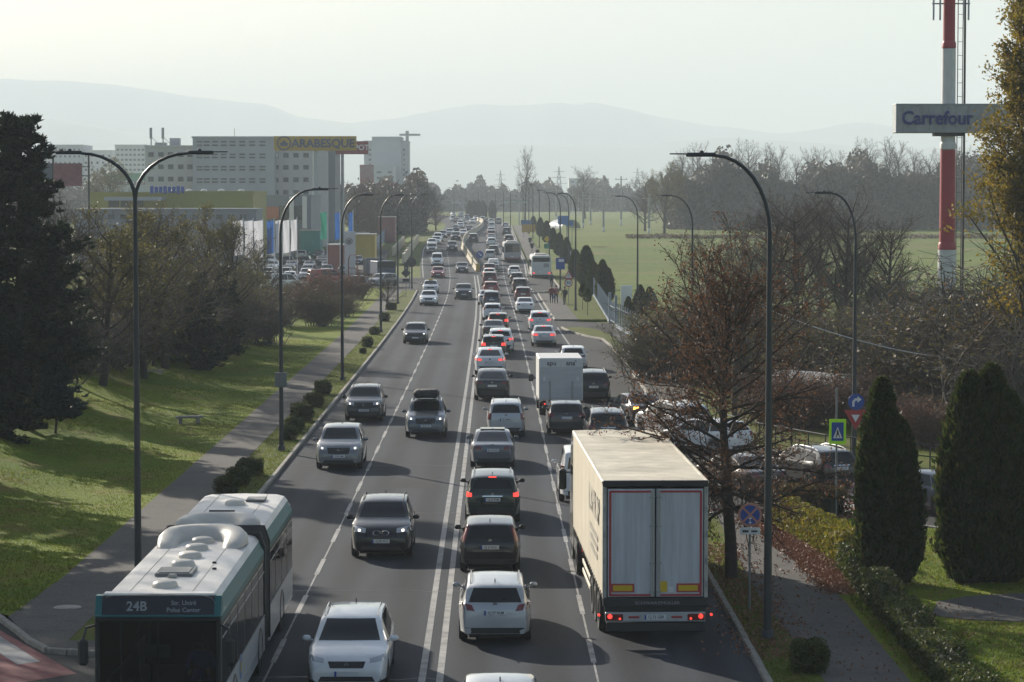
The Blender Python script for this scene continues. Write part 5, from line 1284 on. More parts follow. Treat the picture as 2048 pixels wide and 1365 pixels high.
for sg in (0, 1):
    b = MB(); x0 = .15+sg*3.1
    for i in range(13): b.box(x0+i*.24, 0, 1.0+.12*math.sin(math.pi*i/12), .022, .022, 1.6+.25*math.sin(math.pi*i/12))
    for zz in (.3, 1.5): b.box(x0+1.45, 0, zz, 3.0, .04, .06)
    stuff(b.build('gate_leaf', M_fence, T))
for x in (0, 6.3): MB().box(x,0,1.3,.22,.22,2.6,bev=.02).build('gate_post', M_fence, T)
tag(MB().box(0,0,1.1,1.6,.12,2.6,bev=.02).build('white_panel', mat('notice_white', (.72,.74,.76), .5, var=.05, scale=2), None, None, (at_depth(1253,600,236).x, 236, .2), .9), 'white upright notice panel standing behind the gate', 'panel')
# low guard rail behind the waiting cars
M_rail = mat('rail_black', (.02,.02,.022), .8)
T = thing('guard_rail', 'low black tubular guard rail along the far side of the side street', 'railing', (0,0,0))
GP = [(9.6,116.5),(10.7,112.0),(12.9,106.6),(16.5,102.2),(20,98.9),(25,95.3)]
for a, c in zip(GP, GP[1:]):
    n = max(1, round(math.hypot(c[0]-a[0], c[1]-a[1])/1.6))
    for i in range(n):
        u = (lerp(a[0],c[0],i/n), lerp(a[1],c[1],i/n)); v = (lerp(a[0],c[0],(i+1)/n), lerp(a[1],c[1],(i+1)/n))
        MB().tube([(*u,.05),(*u,1.0)], .03, 6).build('rail_post', M_rail, T)
        MB().tube([(*u,1.0),(*v,1.0)], .028, 6).build('top_rail', M_rail, T); MB().tube([(*u,.55),(*v,.55)], .02, 6).build('mid_rail', M_rail, T)
# footbridge-like shelter roof behind the give-way sign
T = thing('shelter', 'grey curved shelter roof half buried in bushes behind the give-way sign', 'shelter', (15.2,126,-.5), math.radians(-48))
b = MB(); n = 12
for i in range(n+1):
    a = math.pi*.5*i/n; 
    for x in (-3.4, 3.4): b.v.append((x, 1.0-1.5*math.cos(a), 1.9+.75*math.sin(a)))
for i in range(n): q = 2*i; b.f += [(q, q+1, q+3, q+2)]; b.m += [0]
b.build('curved_roof', mat('shelter_roof', (.26,.26,.25), .5, var=.2, scale=1.5), T, 60)
for x in (-3.2,0,3.2): MB().tube([(x,1.0,0),(x,1.0,2.64)], .05, 6).build('shelter_post', M_steel, T)
# cable
T = thing('overhead_cable', 'pale sagging cable crossing in front of the bushes on the right', 'cable', (0,0,0))
A, B_ = at_depth(1470,590,118), at_depth(2230,716,118); cp = []
for i in range(33):
    t = i/32; q = A.lerp(B_, t); q.z -= 2.1*4*t*(1-t)*.62; cp.append(q)
MB().tube(cp, .028, 6).build('cable', mat('cable_sheath', (.55,.55,.53), .4), T, 60)
for q in (A, B_): MB().tube([(q.x,q.y,0),(q.x,q.y,q.z+.3)], [.14,.10], 8).build('support_pole', mat('wood_pole', (.10,.08,.06), .9, var=.2, scale=3), T, 60)
# concrete benches/blocks on the lawn
for px, py, lab in ((305,754,'low stone bench on the lawn beneath the leaning tree'),(378,849,'low stone slab on the lawn nearer the pavement')):
    p = at(px, py); T = thing('stone_bench', lab, 'bench', (p.x, p.y, gz(p.x,p.y)+.05), .3)
    MB().box(0,0,.30,1.3,.4,.10,bev=.02).build('seat_slab', M_kerb, T)
    for x in (-.42,.42): MB().box(x,0,.12,.16,.34,.26,bev=.02).build('support', M_kerb, T)
# pylons, poles in the field
M_cpole = mat('pole_concrete', (.30,.30,.30), .9, var=.15, scale=2)
def utility_pole(px, ptop, pbase, lab, arms=1):
    p = at(px, pbase); h = at_depth(px, ptop, p.y).z-rise(p.y)
    T = thing('utility_pole', lab, 'utility pole', (p.x, p.y, rise(p.y)-.1), R.uniform(-.3,.3), 'utility poles in the field')
    MB().tube([(0,0,0),(0,0,h)], [.30,.17], 8).build('pole', M_cpole, T, 60); MB().tube([(0,0,.1),(0,0,h*.13)], [.315,.30], 8).build('white_base', M_signwhite, T, 60)
    for k in range(arms): c = MB().box(0,0,h-.9-k*1.2,3.4-k*.6,.16,.16).build('cross_arm', M_cpole, T); [MB().tube([(x,0,h-.85-k*1.2),(x,0,h-.45-k*1.2)], .07, 6).build('insulator', M_back, c) for x in (-1.4,0,1.4)]
for px, a, c, lab, n in ((1207,390,463,'utility pole on the field edge left of the tall one',1),(1242,352,451,'tallest utility pole with one high cross arm',1),(1298,388,466,'utility pole right of the tallest one, before the trees',1),(1166,384,455,'slender utility pole behind the grey tent roof',1),(1181,390,449,'thin utility pole between the tent and the field edge',1),(1145,373,430,'paired far utility pole, left of the pair',1),(1157,373,430,'paired far utility pole, right of the pair',1),(1112,375,441,'utility pole near the bare poplar',1),(1138,385,440,'short utility pole behind the blue boards',1)): utility_pole(px, a, c, lab, n)
def pylon(px, ptop, Y, lab):
    q = at_depth(px, ptop, Y); h = q.z-2.4; T = thing('pylon', lab, 'pylon', (q.x, Y, 2.2))
    b = MB(); w = h*.12
    for sx in (-1,1):
        for sy in (-1,1): b.tube([(sx*w,sy*w,0),(sx*w*.25,sy*w*.25,h*.7),(0,0,h)], .16, 4)
    for k in range(8):
        z = h*k/9; s = w*(1-.95*k/9)
        b.tube([(-s,-s,z),(s,-s,z+h/9)], .1, 4); b.tube([(s,s,z),(-s,s,z+h/9)], .1, 4)
    b.build('lattice', M_steel, T)
    for k, z in enumerate((.62,.75,.88)): MB().box(0,0,h*z,h*(.36-.06*k),.25,.25).build('cross_arm', M_steel, T)
pylon(1118,332,1300,'hazy lattice pylon right of the bare poplar'); pylon(1001,340,1500,'faint lattice pylon left of the bare poplar'); pylon(1275,335,1600,'faint lattice pylon above the treeline edge')
# tent roof in the field
p = at(1128,458); T = thing('arched_tent', 'silvery arched tent roof beside the field road', 'tent', (p.x, p.y, rise(p.y)), .5)
b = MB(); n = 10
for i in range(n+1):
    a = math.pi*i/n
    for y in (-3.5, 3.5): b.v.append((-2.6*math.cos(a), y, .1+2.1*math.sin(a)))
for i in range(n): b.f.append((2*i, 2*i+2, 2*i+3, 2*i+1)); b.m.append(0)
b.build('tent_sheet', mat('tent_fabric', (.60,.61,.60), .3, var=.1, scale=1), T, 50)
for y in (-3.5,0,3.5): MB().tube([(-2.62*math.cos(math.pi*i/n), y, .1+2.12*math.sin(math.pi*i/n)) for i in range(n+1)], .05, 5).build('hoop', M_steel, T)
# solar panel tables
M_pv = mat('solar_panel', (.025,.035,.06), .25, var=.2, scale=1.2, coat=.4)
for px0, py0, Y, L, lab in ((1770,520,215,9,'long tilted solar panel table on slim legs in the field'),(1690,512,262,9,'farther solar panel table behind the bare trees'),(1850,575,190,9,'nearest solar panel table beside the red and white mast')):
    q = at_depth(px0, py0, Y); T = thing('solar_table', lab, 'solar panels', (q.x, Y, 0), math.radians(62))
    for k in range(int(L/1.7)):
        o = MB().box(0,0,0,1.62,4.2,.06).build('solar_panel', M_pv, T, None, (-L/2+k*1.7, 0, 2.6)); o.rotation_euler = (math.radians(-32),0,0)
        for yy, hh in ((-1.4,3.4),(1.4,1.7)): MB().tube([(-L/2+k*1.7,yy,0),(-L/2+k*1.7,yy,hh)], .06, 5).build('leg', M_steel, T)

# ------------------------------------------------------------------ mast with the shop name
M_mred = mat('mast_red', (.33,.022,.035), .5, var=.12, scale=1.5); M_mwhite = mat('mast_white', (.58,.58,.56), .55, var=.12, scale=1.2)
MY = 172.0; mx = at_depth(1895,400,MY).x
T = thing('sign_mast', 'tall red and white banded steel mast rising behind the yellow poplar', 'mast', (mx, MY, 0))
zz = [0]+[at_depth(1895,v,MY).z for v in (650,500,300,98)]+[at_depth(1895,-70,MY).z]
for i, (a, c) in enumerate(zip(zz, zz[1:])):
    r0 = [.60,.62,.52,.47,.40][i]; m = [M_mred,M_mwhite,M_mred,M_mwhite,M_mred][i]
    MB().lathe([(.001,a),(r0,a),(r0*.97,c-.03),(r0*.97,c),(.001,c)], 24).build('mast_section', m, T, 40)
    MB().lathe([(r0,a+.02),(r0+.07,a+.05),(r0+.07,a+.35),(r0+.01,a+.5)], 24).build('flange', m, T, 40)
ld = MB()
for x in (.62,.95): ld.tube([(x,.2,2),(x,.2,zz[-1])], .035, 5)
k = 2
while k < zz[-1]: ld.box(.785,.2,k,.33,.03,.03); k += .9
ld.tube([(1.08,.25,2),(1.1,.25,14),(1.08,.25,zz[-1])], .08, 6); stuff(ld.build('ladder_and_cables', M_pole, T))
for x in (-1.05,-.62,.95,1.25): 
    a = MB().box(x,-.1,at_depth(1895,12,MY).z,.12,.1,1.9,bev=.02).build('antenna', M_steel, T)
MB().box(.1,-.1,at_depth(1895,8,MY).z,2.5,.08,.08).build('antenna_bar', M_pole, T)
Z0, Z1 = at_depth(1895,265,MY).z, at_depth(1895,210,MY).z; zc = (Z0+Z1)/2; X0 = at_depth(1790,240,MY).x-mx; X1 = -X0+.7
S_ = thing('mast_sign', 'long grey mesh sign box reading Carrefour on the red and white mast', 'sign', (mx, MY, zc))
M_mesh = mat('sign_mesh', (.30,.31,.32), .6, var=.25, scale=1.8, detail=8.)
bb = MB().box((X0+X1)/2,-.72,0,X1-X0,.05,Z1-Z0-.1).build('mesh_face', M_mesh, S_); MB().box((X0+X1)/2,.72,0,X1-X0,.05,Z1-Z0-.1).build('mesh_face', M_mesh, S_)
for z in (-(Z1-Z0)/2, (Z1-Z0)/2): MB().box((X0+X1)/2,0,z,X1-X0+.12,1.56,.10,bev=.03).build('frame_rail', M_steel, S_)
for x in (X0, X1): MB().box(x,0,0,.10,1.56,Z1-Z0,bev=.02).build('frame_end', M_steel, S_)
for i in range(9): MB().tube([(lerp(X0,X1,(i+.5)/9),-.76,-.8),(lerp(X0,X1,(i+.5)/9),-.76,.8)], .014, 5).build('mesh_stay', M_fade, bb)
MB().box(0,0,-(Z1-Z0)/2-.15,1.9,1.3,.2).build('sign_bracket', M_dark, S_)
lettering('Carrefour', 1.22, mat('sign_letters_blue', (.012,.03,.17), .5), S_, (at_depth(1871,240,MY).x-mx, -.78, -.02), depth=.04, bold=.03, squeeze=.94)

# ------------------------------------------------------------------ buildings and forecourt on the left
M_wall = mat('hotel_wall', (.52,.51,.49), .8, var=.06, scale=.3); M_wall2 = mat('hotel_cladding', (.40,.42,.44), .7, var=.05, scale=.4)
M_win = mat('window_glass', (.09,.10,.11), .1, var=.2, scale=.5); M_wframe = mat('window_frame', (.22,.22,.22), .6)
def wall_box(T, px0, px1, ptop, Y, dep, m, z0=None, name='wall'):
    a, c = at_depth(px0, ptop, Y), at_depth(px1, ptop, Y); zb = rise(Y)-.3 if z0 is None else z0
    o = MB().box((a.x+c.x)/2, Y+dep/2, (a.z+zb)/2, c.x-a.x, dep, a.z-zb).build(name, m, T)
    MB().box((a.x+c.x)/2, Y+dep/2, a.z+.1, c.x-a.x+.3, dep+.3, .3).build('parapet', m, o)
    return o
def window(T, px, py, wpx, hpx, Y, lit=None):
    q = at_depth(px, py, Y); s = Y/FPX
    f = MB().box(0,0,0,wpx*s+.16,.10,hpx*s+.16).build('window', M_wframe, T, None, (q.x, Y-.03, q.z))
    MB().box(0,-.04,0,wpx*s,.06,hpx*s).build('pane', lit or M_win, f)
H = thing('hotel_building', 'big grey hotel block with rows of small windows and roof antennas', 'building')
wl = wall_box(H, 290, 386, 294, 450, 16, M_wall); wc = wall_box(H, 385.2, 549, 276, 447, 16, M_wall2); wr = wall_box(H, 548, 655, 282, 450, 16, M_wall); wk = wall_box(H, 655, 670, 300, 452, 14, mat('hotel_dark_wall', (.24,.25,.26), .7))
for r, py in enumerate((309.5,334,358.5)):
    for px in (302,322,341.5,361.5,380): window(H, px, py, 9.5, 8, 450)
for py in (311,335,360,385):
    for px in (552,572,592,612): window(H, px, py, 9, 7.5, 450, M_plate if (px == 552 and py == 311) else None)
for py in (284,291,309,315.5,334,340,358.5,364.5):
    for px in (399,413.5,430,447.5,465,484.5,504.5,525): window(H, px, py, 10.5, 1.7, 447)
for px in (299,323):
    q = at_depth(px, 256, 450); b = MB().tube([(q.x,452,at_depth(px,293,450).z),(q.x,452,q.z)], .12, 6).build('antenna_mast', M_steel, H)
    MB().box(q.x,451.7,q.z-.9,.45,.3,1.9,bev=.05).build('antenna_panel', M_steel, b); MB().tube([(q.x,452,q.z-1.5),(q.x+1.6,453,at_depth(px,293,450).z)], .05, 5).build('antenna_stay', M_steel, b)
q = at_depth(343, 285, 450); MB().box(q.x,455,q.z,1.7,2,1.6).build('plant_room', M_wall2, H); q = at_depth(316,290,450); MB().box(q.x,454,q.z,2.0,1.5,.9).build('roof_unit', M_steel, H)
q = at_depth(465,256,447); MB().tube([(q.x,450,20),(q.x,450,q.z)], .05, 5).build('roof_aerial', M_steel, H)
def block(label, parts, wins, Y, m, cat='building', name='apartment_building'):
    T = thing(name, label, cat)
    for i, (a, c, t, dy) in enumerate(parts): wall_box(T, a, c, t, Y+dy, 25, m if i % 2 == 0 else M_wall2)
    for (x0, x1, nx, y0, y1, ny, w, h, dy) in wins:
        for i in range(nx):
            for j in range(ny): window(T, lerp(x0,x1,i/max(1,nx-1)), lerp(y0,y1,j/max(1,ny-1)), w, h, Y+dy)
    return T
M_pale = mat('pale_render', (.68,.68,.66), .8, var=.05, scale=.2)
block('pale stepped apartment block farthest left behind the double lamp head', [(64,225,302,0),(105,165,291,-4)], [(72,98,4,312,340,3,3.5,4,0),(112,158,6,300,340,4,3.5,4,-4),(172,218,5,312,340,3,3.5,4,0)], 1050, M_pale)
block('pale balconied apartment block just left of the hotel', [(230,292,291,0)], [(236,286,7,300,340,5,4.5,3.2,0)], 980, M_pale)
tw = block('hazy high-rise with a flat crown and a crane beside it', [(728,815,283,0),(744,802,275,-3),(720,786,334,-30)], [(740,808,9,300,370,8,4,3.2,0),(758,780,2,345,368,3,8,3.5,-30)], 1000, M_wall2)
q = at_depth(814, 262, 1000); c = MB().box(q.x,1002,q.z/2,1.2,1.2,q.z).build('crane_mast', M_steel, tw); MB().box(q.x+1,1002,q.z-1.5,8,1,.8).build('crane_jib', M_steel, c)
block('low hazy block half hidden at the foot of the high-rise', [(815,830,355,0)], [(818,826,2,362,372,2,3,3,0)], 1000, M_wall2)
block('long flat hazy shed on the far side of the field', [(1138,1218,358,0)], [(1145,1210,6,364,364,1,6,2.5,0)], 1500, M_wall2, 'shed', 'shed')
G = thing('green_hall', 'pale green-topped hall in the haze left of the hotel', 'building'); wall_box(G, 205, 292, 372, 700, 30, mat('hall_pale', (.4,.42,.44), .7)); 
q0, q1 = at_depth(212,347,699), at_depth(292,362,699); MB().box((q0.x+q1.x)/2,698.8,(q0.z+q1.z)/2,q1.x-q0.x,.5,q0.z-q1.z).build('green_fascia', mat('pale_green', (.12,.30,.20), .6), G)
# yellow showroom and its neighbour
YB = thing('yellow_showroom', 'long yellow-olive showroom roofed low behind the willow trees', 'building')
M_olive = mat('olive_cladding', (.30,.28,.06), .6, var=.08, scale=.3)
wall_box(YB, 180, 330, 388, 372, 20, M_olive); wall_box(YB, 330, 506, 386, 370, 20, M_olive); a = at_depth(215,398,369); c = at_depth(330,404,369)
MB().box((a.x+c.x)/2,368,a.z,c.x-a.x,4,.5).build('canopy', M_steel, YB)
for px in (228,252,276): 
    q = at_depth(px, 408, 369.8); MB().box(q.x,369.7,q.z,1.5,.1,1.0).build('shop_window', M_win, YB)
for px in (345,375,405,440,480): 
    q = at_depth(px, 383, 374); MB().lathe([(.5,0),(.4,.35),(.001,.4)], 12, 2, (q.x,376,q.z-.1)).build('roof_dome', M_plate, YB, 50)
LB = thing('low_workshop', 'low pale-roofed workshop in front of the yellow showroom', 'building')
wall_box(LB, 150, 512, 421, 356, 9, mat('workshop_grey', (.22,.24,.26), .7, var=.1, scale=.4))
for px in range(175, 505, 24): window(LB, px, 434, 13, 9, 356)
GB = thing('grey_showroom', 'low grey showroom with an orange wall left of the tall yellow sign', 'building')
wall_box(GB, 505, 622, 393, 405, 20, mat('grey_fascia', (.20,.23,.26), .6)); a, c = at_depth(506,414,404.8), at_depth(558,438,404.8)
MB().box((a.x+c.x)/2,404.7,(a.z+c.z)/2,c.x-a.x,.3,a.z-c.z).build('orange_wall', mat('orange_wall', (.40,.16,.09), .6), GB)
a, c = at_depth(560,412,404.8), at_depth(612,440,404.8); MB().box((a.x+c.x)/2,404.8,(a.z+c.z)/2,c.x-a.x,.2,a.z-c.z).build('glass_front', M_win, GB)
for px in (583,609): q = at_depth(px, 425, 404); MB().box(q.x,404.2,q.z,.7,.3,5).build('white_column', M_plate, GB)
for i, (px, w) in enumerate(((300,24),)):
    q = at_depth(333, 380, 368); B2 = thing('sign_letters', 'dark blue rooftop letter blocks on the yellow showroom', 'sign', (q.x, 367.5, q.z))
    for k in range(8): MB().box(-2.0+k*.62,0,0,.5,.2,.9 if k % 3 else 1.1,bev=.08).build('letter_block', M_signblue, B2)
# tall pylon signs
def pylon_sign(label, px, pbase, x0, x1, y0, y1, Y, face, pole_w, texts, pm=None):
    z = rise(Y); c = at_depth((x0+x1)/2, (y0+y1)/2, Y); s = Y/FPX; p = at_depth(px, y1, Y)
    T = thing('pylon_sign', label, 'sign', (p.x, Y, z))
    MB().lathe([(pole_w,0),(pole_w*.8,c.z-z)], 14).build('sign_pole', pm or M_steel, T, 50)
    f = MB().box(c.x-p.x, -.5, c.z-z, (x1-x0)*s, .6, (y1-y0)*s, bev=.05).build('sign_panel', face, T)
    for t, sz, tx, ty, m, bd in texts: q = at_depth(tx, ty, Y); lettering(t, sz, m, f, (q.x-p.x, -.82, q.z-z), depth=.05, bold=bd)
    return T, f, (c.x-p.x, c.z-z)
AS, af, ac = pylon_sign('tall yellow ARABESQUE sign with blue letters on one thick pole', 631, 498, 549, 713, 273, 302, 420, mat('sign_yellow_face', (.36,.25,.035), .6, var=.12, scale=.8), .48, [('ARABESQUE', 1.85, 647, 288, mat('sign_letters_navy', (.03,.055,.13), .5), .05)])
q = at_depth(569, 287, 420); r = MB().lathe([(.95,0),(1.15,0),(1.15,.06),(.95,.06)], 28, 1, (q.x-AS.location.x, -.87, q.z-AS.location.z)).build('ring_logo', MATS['sign_letters_navy'], af)
MB().prism([(-.55,-.45),(.55,-.45),(.65,.05),(.3,.05),(0,.5),(-.3,.05),(-.65,.05)], 1, -.03, .03).build('logo_house', MATS['sign_letters_navy'], r, None, (q.x-AS.location.x, -.86, q.z-AS.location.z))
pylon_sign('red sign lettered POT on a slim pole behind the yellow sign', 685, 499, 652, 737, 283, 309, 455, mat('sign_dull_red', (.28,.06,.06), .6, var=.1, scale=.8), .32, [('POT', 1.3, 724, 296, M_signwhite, .02)])
pylon_sign('square dull red hoarding on a post before the high-rise', 772, 470, 752, 795, 367, 388, 560, mat('hoarding_red', (.27,.06,.07), .6, var=.1, scale=.8), .22, [('DEDEMAN' if False else 'CASA', .9, 772, 376, M_signwhite, .0)][:0])
pylon_sign('stacked small red and white shop signs left of the red hoarding', 735, 470, 720, 748, 330, 374, 620, mat('stack_sign', (.32,.27,.28), .6, col2=(.35,.10,.11), scale=.5), .25, [])
vs_ = thing('totem_sign', 'pale grey totem sign bearing a round car maker emblem', 'sign', (at_depth(700,500,330).x, 330, rise(330)))
zb = at_depth(700,463,330).z-rise(330); MB().box(0,0,zb/2,1.35,.35,zb,bev=.04).build('totem_body', mat('totem_grey', (.50,.50,.50), .5, var=.05, scale=1), vs_)
zc = at_depth(698,483,330).z-rise(330)
rg = MB().lathe([(.36,0),(.42,0),(.42,.05),(.36,.05)], 26, 1, (-.1,-.25,zc)).build('emblem_ring', M_dark, vs_)
for a, c in (((-.22,.24),(-.1,-.05)),((.02,.24),(-.1,-.05)),((-.30,.12),(-.22,-.28)),((-.22,-.28),(-.1,.0)),((-.1,.0),(.02,-.28)),((.02,-.28),(.12,.12))): MB().tube([(a[0]-.0,-.24,zc+a[1]),(c[0],-.24,zc+c[1])], .035, 6).build('emblem_stroke', M_dark, rg)
# flags
def flag(px, ptop, pbot, Y, w, col, lab, name_='feather_flag'):
    t, bt = at_depth(px, ptop, Y), at_depth(px, pbot, Y); z = rise(Y)
    T = thing('flag', lab, 'flag', (t.x, Y, z)); MB().tube([(0,0,0),(0,0,t.z-z+.3)], .05, 6).build('flag_pole', M_signwhite, T)
    b = MB(); n, m = 5, 12; s = w*Y/FPX; ph = R.uniform(0,6)
    for j in range(m+1):
        for i in range(n+1):
            u, v = i/n, j/m; b.v.append((-s*u*(1-.12*math.sin(v*3)), .18*math.sin(u*5+v*4+ph)*u, lerp(t.z, bt.z, v)-z-.15*u))
    for j in range(m):
        for i in range(n): k = j*(n+1)+i; b.f.append((k, k+1, k+n+2, k+n+1)); b.m.append(0)
    f = b.build('flag_cloth', leaf_mat('cloth_'+'_'.join('%02d'%int(99*c) for c in col), (col, col), .35), T, 60)
    return T
W_, B__, G__ = (.62,.62,.66), (.03,.11,.34), (.03,.20,.14)
for i, (px, a, c, Y, w, col, lab) in enumerate(((486,441,510,318,20,W_,'white flag farthest left behind the willow twigs'),(506,441,515,318,18,W_,'white flag with a red tint second from the left'),(526,441,515,318,20,W_,'white flag third from the left, before the blue one'),(548,441,507,316,15,B__,'blue flag left of the white flag trio'),(564,440,505,315,14,W_,'white flag directly right of the blue flag'),(579,440,505,315,14,W_,'white flag in the middle of the trio'),(594,439,501,315,13,W_,'white flag at the right of the trio'),
        (654,424,478,345,14,G__,'green flag right of the thick sign pole'),(680,425,478,345,11,B__,'blue flag left of the second sign pole'),(706,425,474,345,10,B__,'blue flag above the totem sign'))): flag(px, a, c, Y, w, col, lab)
# billboard frame far left
T = thing('billboard', 'dark billboard with red panels on a steel frame behind the pine', 'billboard', (at_depth(120,352,330).x, 330, 0))
for dx, w, m in ((-2.6,3.2,mat('panel_navy',(.06,.08,.11),.6)),(1.0,3.6,mat('panel_red',(.20,.06,.07),.6,var=.3,scale=1.2))): MB().box(dx,0,at_depth(120,350,330).z,w,.3,2.9).build('panel', m, T)
for dx in (-4,-.9,3.6): MB().box(dx,.3,at_depth(120,370,330).z/2,.22,.22,at_depth(120,330,330).z+5).build('frame_post', M_dark, T)
for zz_ in (334,352): MB().box(3.2,.2,at_depth(120,zz_,330).z,1.2,.12,.12).build('frame_arm', M_dark, T)
# blue site fence along the pavement beyond the junction
M_site = mat('site_fence_blue', (.13,.22,.33), .6, var=.15, scale=.8)
T = thing('site_fence', 'blue sheet fence running along the forecourt edge', 'fence')
a, c = at(744,513), at(806,462); n = 26
for i in range(n):
    u, v = a.lerp(c, i/n), a.lerp(c, (i+1)/n); m = (u+v)/2; d = v-u
    MB().box(0,0,1.1,.06,d.length-.08,2.2,bev=.01).build('fence_sheet', M_site, T, None, (m.x, m.y, rise(m.y)), math.atan2(-d.x, d.y))
# containers, sheds and stock behind that fence
def container(px0, px1, ptop, pbot, Y, col, lab, dep=5):
    a, c = at_depth(px0, ptop, Y), at_depth(px1, pbot, Y); z = rise(Y)
    T = thing('container', lab, 'container', ((a.x+c.x)/2, Y+dep/2, z)); h = max(a.z-z, .5); w = c.x-a.x
    m = mat('container_%d'%px0, col, .6, var=.12, scale=.6)
    MB().box(0,0,h/2,w,dep,h,bev=.03).build('body', m, T); MB().box(0,0,h+.06,w+.2,dep+.2,.12).build('roof', M_frame, T)
    for k in range(max(2, int(w/.8))): MB().box(-w/2+.3+k*.8,-dep/2-.03,h/2,.12,.06,h*.92).build('rib', m, T)
container(711,750,470,500,390,(.48,.34,.06),'yellow container behind the totem sign'); container(757,790,435,470,470,(.25,.10,.10),'dull red hoarding container by the road bend'); container(655,690,491,520,352,(.30,.10,.08),'red container left of the totem sign'); container(600,640,462,480,400,(.03,.22,.22),'teal container behind the thick sign pole'); container(690,735,468,490,425,(.40,.38,.30),'beige shed roof behind the yellow container')
# parked stock: rows of cars, vans
rr = random.Random(11); n = 0
kin = ['hatch','sedan','suv','wagon']; cols = ['white','silver','grey','slate','black','white','silver','navy']
for row, (Y, x0, x1) in enumerate(((318,-34.5,-26),(330,-36,-22.5),(345,-37,-21),(360,-38,-21),(378,-40,-22),(398,-42,-23))):
    x = x0
    while x < x1:
        k, c = rr.choice(kin), rr.choice(cols)
        make_car(k, c, f"{c} {dict(hatch='hatchback',sedan='sedan',suv='tall car',wagon='estate')[k]} parked in the dealer lot, {names[row]} row back, {names[int((x-x0)/2.5+.01)]} from left", (x, Y+rr.uniform(-.4,.4), rise(Y)+.04), rr.choice((0,math.pi))+rr.uniform(-.05,.05), far=True, group='cars in the dealer lot'); x += 2.5; n += 1
p = at_depth(660, 530, 305)
def street_van(px, py, Y, col, lab, deg, kind='van'):
    q = at_depth(px, py, Y); return make_car(kind, col, lab, (q.x, Y, rise(Y)+.04), math.radians(deg), far=True, name='van' if kind == 'van' else 'car', cat='van' if kind == 'van' else 'car')
street_van(655, 530, 312, 'red', 'red van with a white front parked behind the reddish bushes', -70); street_van(565, 560, 296, 'white', 'white van half hidden at the forecourt edge behind the shrubs', -40)
street_van(765, 575, 303, 'grey', 'grey car with headlights and roof box leaving the left side street', 150, 'suv'); street_van(705, 580, 300, 'silver', 'silver car parked low behind the bushes near the red arch', 90, 'hatch')
# dark lorry in the left street
p = at_depth(772, 560, 322); T = thing('dark_lorry', 'dark blue dump lorry seen from behind in the left side street', 'lorry', (p.x, 322, .03), .35)
MB().box(0,2,1.7,2.4,4.6,1.7,bev=.05).build('tipper_body', mat('lorry_navy', (.03,.05,.10), .6, var=.2, scale=1), T); MB().box(0,5.2,1.7,2.3,1.8,2.2,bev=.15).build('cab', mat('lorry_cab', (.05,.06,.08), .5), T); MB().box(0,2.5,.75,1.0,7,.3).build('chassis', M_dark, T)
MB().box(0,-.32,2.1,2.2,.05,.7).build('tailboard', M_busglass, T)
for y in (.6,1.9,5.2): [wheel_at(T, sg*1.0, y, .48, .35) for sg in (-1,1)]
for sg in (-1,1): MB().box(sg*.9,-.34,.85,.2,.05,.12).build('tail_light', M_brake, T); MB().box(sg*1.35,5.6,2.3,.12,.2,.6,bev=.03).build('mirror', M_black, T)
q = at_depth(706, 560, 298); T = thing('red_arch', 'red steel loading arch behind the bushes', 'frame', (q.x, 298, 0)); 
MB().tube([(-.55,0,0),(-.5,0,3.4),(-.3,0,3.9),(.3,0,3.9),(.5,0,3.4),(.55,0,0)], .07, 6).build('arch_tube', mat('rust_red', (.22,.06,.04), .7), T, 50)
for z in (1.2,2.4): MB().tube([(-.53,0,z),(.53,0,z)], .05, 6).build('cross_bar', MATS['rust_red'], T)

